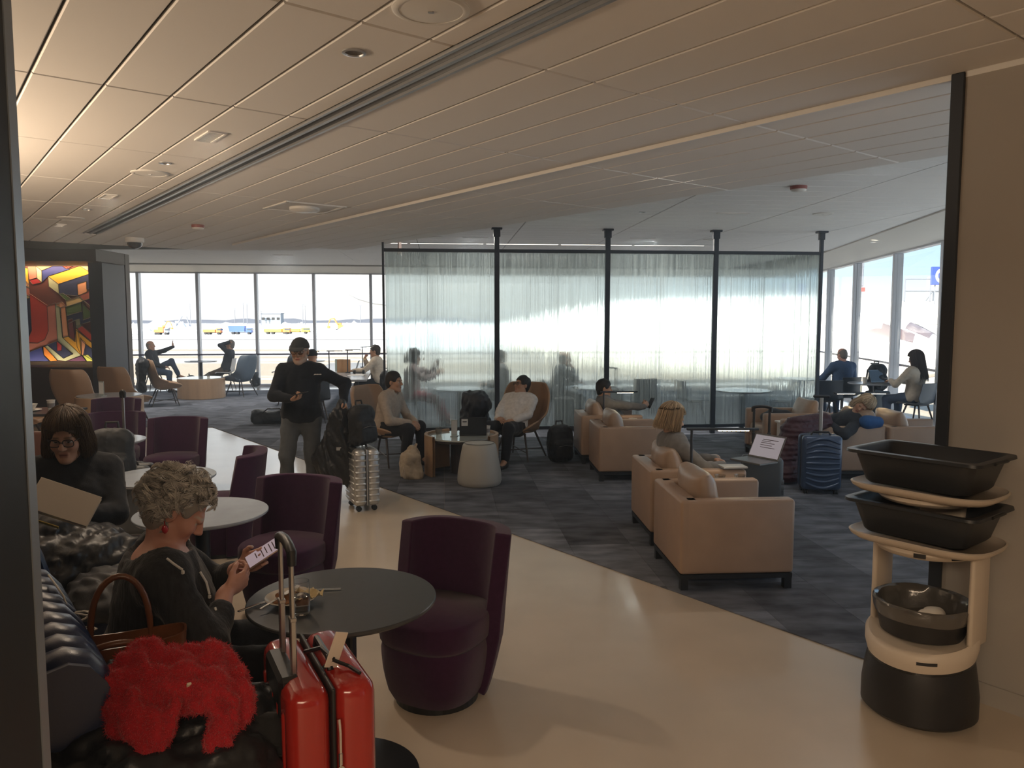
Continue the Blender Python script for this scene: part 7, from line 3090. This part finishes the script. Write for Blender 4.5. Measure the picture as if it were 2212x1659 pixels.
# earring, top zips, shirt logo, watch
hp1 = J1['hp']
for sd in (1, -1):
    m = MB()
    e = hp1((-.01, sd * .083, -.048))
    m.tube([e + np.array([0, 0, .012]), e + np.array([0, 0, -.008])], .0018, 5)
    m.lathe([(.001, -.036), (.010, -.028), (.012, -.018), (.008, -.006), (.001, -.004)], 12, e, capb=False, capt=False)
    m.build('earring', mat('earring_red', (.42, .02, .03), rough=.15, spec=.7), p1, smooth=True)
for pts in ([(.050, -.238, .985), (.069, -.254, .969), (.098, -.261, .944)], [(.162, -.126, .887), (.182, -.129, .846), (.190, -.150, .805)], [(.201, -.234, .783), (.208, -.245, .757)]):
    m = MB()
    P_ = [np.array(q) + np.array([.003, -.009, .004]) for q in pts]
    m.tube(P_, .0045, 6)
    m.lathe([(.001, -.008), (.006, -.005), (.006, .005), (.001, .008)], 8, P_[-1] + np.array([0, -.002, -.008]), capb=False, capt=False)
    m.build('white_zip', mat('zip_white', (.62, .60, .57), rough=.35), p1, smooth=True)
# logo on the sweatshirt: a small curl with a line of tiny letters
Rl = np.stack([J3['lat'], J3['u'], -J3['cf']], 1)
c0 = np.array([.092, .165, 1.288])
m = MB()
m.tube([c0 + J3['lat'] * x + J3['u'] * z for x, z in ((-.028, .012), (-.036, .006), (-.034, -.004), (-.024, -.007), (-.010, -.003))], [.002, .003, .0035, .003, .001], 6)
for i in range(8):
    m.box(c0 + J3['lat'] * (-.012 + .0085 * i) - J3['u'] * .001, (.0055, .007 if i % 3 else .010, .006), R=Rl)
o = m.build('chest_logo', M_white, p3)
# book
bk_ = thing('book', 'cream hardcover book held up by the bob-haired woman', 'book', (-2.17, 3.66, .935), 0)
Rb = rotz(.28) @ roty(.42) @ rotx(-.62)
M_bkc = mat('book_cover', (.52, .45, .36), rough=.6)
M_pg = mat('book_pages', (.72, .69, .62), rough=.8)
for s_ in (-1, 1):
    m = MB()
    m.box(Rb @ np.array([0, s_ * .0165, 0]), (.285, .003, .16), R=Rb, bev=.001, seg=1)
    m.build('cover', M_bkc, bk_)
m = MB()
m.box(Rb @ np.array([.004, 0, 0]), (.268, .03, .150), R=Rb)
m.build('page_block', M_pg, bk_)
m = MB()
m.box(Rb @ np.array([-.1415, 0, 0]), (.003, .034, .16), R=Rb, bev=.001, seg=1)
m.build('spine', M_bkc, bk_)
bm_ = thing('bookmark', 'yellow bookmark slip under the cream book', 'bookmark', (-2.20, 3.58, .85))
m = MB()
m.box((0, 0, 0), (.09, .03, .003), R=Rb)
m.build('slip', mat('bookmark_yellow', (.62, .45, .08), rough=.6), bm_)

# ---------------------------------------------------------------- on the dark table: plate, glass, cutlery
TZ = .741
pl_ = thing('plate', 'white plate with leftover food on the dark round table', 'plate', (-.845, 2.86, TZ))
m = MB()
m.lathe([(0, .002), (.05, .002), (.062, .006), (.092, .020), (.098, .024), (.096, .027), (.088, .022), (.060, .009), (0, .008)], 40, capb=False, capt=False)
m.build('dish', mat('porcelain', (.66, .62, .55), rough=.2, spec=.6), pl_, smooth=True, sharp=60)
fd_ = thing('food_scraps', 'brown food scraps and sauce on the white plate', 'food', (-.855, 2.86, TZ + .012))
f = Field((-.09, -.09, -.01), (.09, .09, .06), .006)
f.ell((.0, -.02, .003), (.055, .035, .007)).ell((.012, .018, .008), (.026, .02, .014)).ell((-.03, .02, .006), (.022, .018, .010)).noise(.005, 110, 3)
f.build('sauce', mat('sauce_brown', (.20, .085, .03), rough=.35, var=.4, vscale=60), fd_)
nk = thing('napkin', 'crumpled yellowish napkin on the edge of the plate', 'napkin', (-.785, 2.87, TZ + .018))
m = MB()
rg6 = np.random.default_rng(2)
G = np.zeros((9, 7, 3))
for i in range(9):
    for j in range(7):
        G[i, j] = (-.055 + .11 * i / 8, -.035 + .07 * j / 6, .012 + .010 * math.sin(i * 1.7 + j) + .006 * math.cos(j * 2.3) + rg6.normal(0, .002))
m.sheet(G, .0015)
m.build('paper', mat('napkin_cream', (.62, .50, .28), rough=.8), nk, smooth=True)


def cutlery(name, label, loc, rz, kind, tilt=0.):
    t = thing(name, label, 'cutlery', loc, rz)
    R = roty(tilt)
    m = MB()
    if kind == 'knife':
        m.box((R @ np.array([-.05, 0, .003])), (.10, .012, .005), R=R, bev=.002, seg=1)
        m.box((R @ np.array([.055, 0, .003])), (.12, .017, .002), R=R)
        m.build('blade_and_handle', M_chrome, t)
    else:
        m.box((R @ np.array([-.045, 0, .003])), (.12, .010, .004), R=R, bev=.0015, seg=1)
        m.box((R @ np.array([.03, 0, .004])), (.035, .022, .003), R=R, bev=.001, seg=1)
        m.build('handle', M_chrome, t)
        for y in (-.009, -.003, .003, .009):
            m = MB()
            m.box((R @ np.array([.068, y, .003])), (.045, .003, .0025), R=R)
            m.build('tine', M_chrome, t)
    return t


cutlery('fork', 'metal fork resting across the plate of food', (-.875, 2.835, TZ + .030), math.radians(60), 'fork', -.15)
cutlery('knife', 'metal knife lying behind the plate of food', (-.80, 2.985, TZ + .001), math.radians(8), 'knife')
cutlery('knife', 'table knife beside the left rim of the plate', (-.955, 2.84, TZ + .001), math.radians(55), 'knife')
gl = thing('drinking_glass', 'tall water glass standing in front of the plate', 'glass', (-.775, 2.745, TZ))
m = MB()
m.lathe([(.001, 0), (.026, 0), (.031, .006), (.034, .06), (.031, .125), (.0295, .125), (.032, .06), (.028, .012), (.001, .010)], 32, capb=False, capt=False)
m.build('tumbler', mat('clear_glass', (1, 1, 1), rough=.02, trans=1., ior=1.45), gl, smooth=True, sharp=60)
m = MB()
m.lathe([(.001, .0105), (.0275, .0125), (.0318, .058), (.0312, .07), (.001, .07)], 32, capb=False, capt=False)
m.build('water', mat('water', (.98, .99, .97), rough=.02, trans=1., ior=1.33), gl, smooth=True, sharp=60)


# ---------------------------------------------------------------- cups, cards and laptops
def cup(name, label, loc, r=.04, h=.1, m_=None, sleeve=None, cat='cup', taper=.75, lid=False):
    t = thing(name, label, cat, loc)
    m = MB()
    m.lathe([(.001, 0), (r * taper, 0), (r, h), (r + .003, h), (r + .003, h + .004), (r - .003, h + .003), (r * taper - .002, .006), (.001, .006)], 24, capb=False, capt=False)
    m.build('cup_body', m_ or M_white, t, smooth=True, sharp=60)
    if sleeve:
        m = MB()
        z0, z1 = h * .3, h * .75
        m.lathe([(r * (taper + (1 - taper) * .3) + .0012, z0), (r * (taper + (1 - taper) * .75) + .0012, z1)], 24, capb=False, capt=False)
        m.build('printed_band', sleeve, t, smooth=True)
    return t


M_clearcup = glass_mat('clear_plastic', (.78, .76, .72), .14, .1)
M_papcup = mat('paper_cup', (.66, .63, .58), rough=.6)
M_prt = mat('cup_print', (.22, .2, .2), rough=.6)
cup('plastic_cup', 'left clear plastic cup on the console between the nearest armchairs', (1.62, 5.90, .551), .042, .06, M_clearcup)
cup('plastic_cup', 'right clear plastic cup on the console between the nearest armchairs', (1.775, 5.91, .551), .042, .06, M_clearcup)
t = thing('wafer_lid', 'small tan round lid between the two clear plastic cups', 'lid', (1.70, 5.92, .551))
m = MB()
m.lathe([(.001, 0), (.036, 0), (.038, .008), (.030, .014), (.001, .014)], 24, capb=False, capt=False)
m.build('disc', mat('lid_tan', (.55, .36, .2), rough=.6), t, smooth=True, sharp=40)
cup('plastic_cup', 'small pale cup on the console before the man in the grey sweater', (1.49, 9.41, .551), .05, .05, M_papcup, M_prt)
cup('plastic_cup', 'small tan cup right of the pale cup on the far console', (1.60, 9.42, .551), .045, .035, M_clearcup)
cup('paper_cup', 'white paper cup on the coffee table beside the black laptop', (-.30, 9.08, .449), .042, .105, M_papcup, M_prt)
cup('plastic_cup', 'clear plastic cup on the left rim of the oak coffee table', (-.88, 9.14, .449), .045, .075, M_clearcup)
cup('paper_cup', 'white paper cup with dark print on the square table', (-5.46, 9.05, .741), .043, .125, M_papcup, M_prt)
cup('soup_bowl', 'white soup bowl on a saucer on the square table', (-5.72, 9.05, .758), .085, .06, M_papcup, cat='bowl', taper=.62)
t = thing('saucer', 'white saucer and napkins under the soup bowl', 'saucer', (-5.72, 9.05, .741))
m = MB()
m.lathe([(.001, 0), (.07, 0), (.13, .013), (.128, .016), (.07, .006), (.001, .006)], 28, capb=False, capt=False)
m.build('dish', M_papcup, t, smooth=True, sharp=60)
cup('paper_cup', 'paper cup on the long-haired woman\'s table by the right windows', (5.98, 12.98, .741), .04, .10, M_papcup)
cup('plastic_cup', 'clear cup standing on the far drum table near the leaning man', (-7.05, 17.8, .481), .04, .10, M_clearcup)


def tent(name, label, loc, rz, w_=.09, h_=.2, m_=None):
    t = thing(name, label, 'card holder', loc, rz)
    m = MB()
    m.box((0, 0, .004), (.09, w_, .008), bev=.002, seg=1)
    m.build('foot', M_glasst, t)
    m = MB()
    m.box((0, 0, h_ / 2 + .006), (.006, w_, h_), bev=.001, seg=1)
    m.build('stand', M_glasst, t)
    m = MB()
    m.box((-.004, 0, h_ / 2 + .01), (.001, w_ * .86, h_ * .8))
    m.build('insert', m_ or mat('card_print', (.42, .45, .47), rough=.4), t)
    return t


tent('card_stand', 'clear card stand on the glass top of the oak coffee table', (-.68, 8.98, .449), math.radians(75), .075, .19)
tent('card_stand', 'white card stand on the drum table below the mural', (-6.02, 11.22, .702), math.radians(62), .12, .21, mat('card_white', (.75, .76, .76), rough=.5))


def laptop(label, loc, rz, m_, ang=1.9, screen=None, w_=.32, d_=.22, sticker=False):
    t = thing('laptop', label, 'laptop', loc, rz)
    # local x towards the hinge
    m = MB()
    m.box((0, 0, .008), (d_, w_, .016), bev=.004, seg=1)
    m.build('keyboard_deck', m_, t)
    R = roty(-(PI / 2 - (PI - ang)) if False else (ang - PI / 2))
    m = MB()
    c = np.array([d_ / 2, 0, .014]) + R @ np.array([0, 0, d_ / 2])
    m.box(c, (.007, w_, d_), R=R, bev=.003, seg=1)
    m.build('lid', m_, t)
    m = MB()
    c2 = np.array([d_ / 2, 0, .014]) + R @ np.array([-.0045, 0, d_ / 2])
    m.box(c2, (.001, w_ * .93, d_ * .86), R=R)
    m.build('screen', screen or mat('laptop_screen_dark', (.02, .022, .03), rough=.15), t)
    if screen is not None:
        for k_, (y, z, a, b) in enumerate(((-.02, .17, .16, .006), (.02, .155, .09, .005), (.0, .14, .14, .005), (.01, .12, .12, .005), (-.01, .10, .15, .005))):
            m = MB()
            m.box(np.array([d_ / 2, 0, .014]) + R @ np.array([-.0055, y, z * d_ / .22]), (.0006, a, b), R=R)
            m.build('text_line', mat('screen_text', (.10, .07, .09), rough=.3), t)
    if sticker:
        m = MB()
        m.box(np.array([d_ / 2, 0, .014]) + R @ np.array([.0045, -.10, d_ * .72]), (.001, .075, .085), R=R)
        m.build('sticker', mat('sticker_white', (.6, .6, .6), rough=.6), t)
        m = MB()
        m.box(np.array([d_ / 2, 0, .014]) + R @ np.array([.0052, -.10, d_ * .76]), (.001, .05, .012), R=R)
        m.build('sticker_text', M_zip, t)
    return t


M_lap = mat('laptop_black', (.02, .021, .024), rough=.4)
M_lapg = mat('laptop_grey', (.16, .165, .17), rough=.35, metal=.6)
laptop('black laptop with a white sticker on the oak coffee table', (-.47, 9.12, .450), math.radians(-85), M_lap, 1.85, sticker=True)
laptop('open laptop with lit screen beside the fair-haired woman', (2.02, 6.35, .635), .55, M_lapg, 2.05, mat('laptop_screen_lit', (.05, .045, .05), rough=.2, emit=(.62, .55, .58), estr=.09))
laptop('laptop in front of the long-haired woman at the right windows', (6.28, 12.95, .741), 2.0, M_lapg, 1.9)
laptop('open laptop at the far right of the communal table', (-3.35, 15.9, .751), .1, M_lapg, 1.9)
# notebook on the arm, pen
t = thing('notebook', 'pale closed notebook on the armchair arm beside the laptop', 'notebook', (1.78, 6.12, .632), .1)
m = MB()
m.box((0, 0, .008), (.20, .13, .014), bev=.002, seg=1)
m.build('cover', mat('notebook_grey', (.42, .42, .43), rough=.4, metal=.3), t)
# things on the communal table
for k_, (lb, x, y, sx_, sy_, sz, c) in enumerate((('grey cardboard box at the near end of the communal table', -3.75, 14.5, .20, .16, .17, (.32, .28, .25)), ('brown kraft box standing on the communal table', -3.42, 15.6, .26, .16, .26, (.42, .25, .13)), ('pale greenish menu card on the communal table behind the kraft box', -3.62, 16.1, .18, .05, .24, (.45, .55, .5)))):
    t = thing('cardboard_box', lb, 'box', (x, y, .751), .15)
    m = MB()
    m.box((0, 0, sz / 2), (sx_, sy_, sz), bev=.004, seg=1)
    m.build('carton', mat('carton_%d' % int(c[0] * 100), c, rough=.8), t)
    m = MB()
    m.box((0, 0, sz + .001), (sx_ * .98, sy_ * .2, .002))
    m.build('tape', mat('tape', (.5, .42, .3), rough=.4), t)
cup('paper_cup', 'brown paper cup beside the grey box on the communal table', (-3.92, 14.35, .751), .045, .13, mat('kraft', (.36, .24, .15), rough=.7), M_prt)
for k_, (x, y, lb) in enumerate(((-3.95, 14.75, 'nearest slim lamp on the communal table'), (-3.55, 14.9, 'slim lamp beside the grey box on the communal table'), (-3.30, 15.4, 'slim lamp in front of the kraft box on the communal table'), (-3.35, 17.2, 'farthest slim lamp on the communal table'))):
    bar_lamp(lb, (x, y, .75), math.radians(-10 + 12 * k_), .46, .30)
t = thing('headphones', 'dark headphones lying on the communal table', 'headphones', (-3.02, 15.1, .75))
m = MB()
m.tube([(.09 * math.cos(a), .09 * math.sin(a), .03) for a in np.linspace(.3, PI - .3, 12)], .008, 8)
m.build('headband', M_zip, t)
for s_ in (-1, 1):
    m = MB()
    m.lathe([(.001, -.02), (.035, -.02), (.04, 0), (.035, .02), (.001, .02)], 16, (s_ * .088, .03, .04), R=roty(PI / 2), capb=False, capt=False)
    m.build('ear_cup', M_zip, t, smooth=True)
t = thing('papers', 'white papers spread on the communal table before the man in cream', 'papers', (-3.0, 14.7, .7505), .3)
m = MB()
m.box((0, 0, .002), (.30, .21, .004))
m.box((.06, .12, .005), (.28, .2, .003), R=rotz(.4))
m.build('sheets', M_white, t)
# trays of the waiter robot carry a little light paper; menu on the far table
t = thing('tablet', 'flat tablet on the narrow table of the waving man', 'tablet', (-8.15, 19.8, .751), .2)
m = MB()
m.box((0, 0, .006), (.26, .18, .010), bev=.003, seg=1)
m.build('case', M_lapg, t)
m = MB()
m.box((0, 0, .0115), (.24, .16, .001))
m.build('screen', M_glasst, t)
# ---------------------------------------------------------------- thin indoor haze (scatter volume added to imitate veiling glare)
hm = bpy.data.materials.new('glare_veil')
hm.use_nodes = True
hn = hm.node_tree.nodes
hn.clear()
ho = hn.new('ShaderNodeOutputMaterial')
hv = hn.new('ShaderNodeVolumeScatter')
hv.inputs['Density'].default_value = .0085
hv.inputs['Anisotropy'].default_value = .55
hv.inputs['Color'].default_value = (.72, .86, 1, 1)
hm.node_tree.links.new(hv.outputs[0], ho.inputs['Volume'])
m = MB()
m.prism([(-12.7, -5.7), (10.3, -5.7), (4.8, .3), (6.1, 7.2), (8.35, 22.75), (-12.7, 20.05)], .01, ZF + .012)
hz = m.build('glare_veil', hm)
hz['kind'] = 'structure'
SC.cycles.volume_bounces = 0
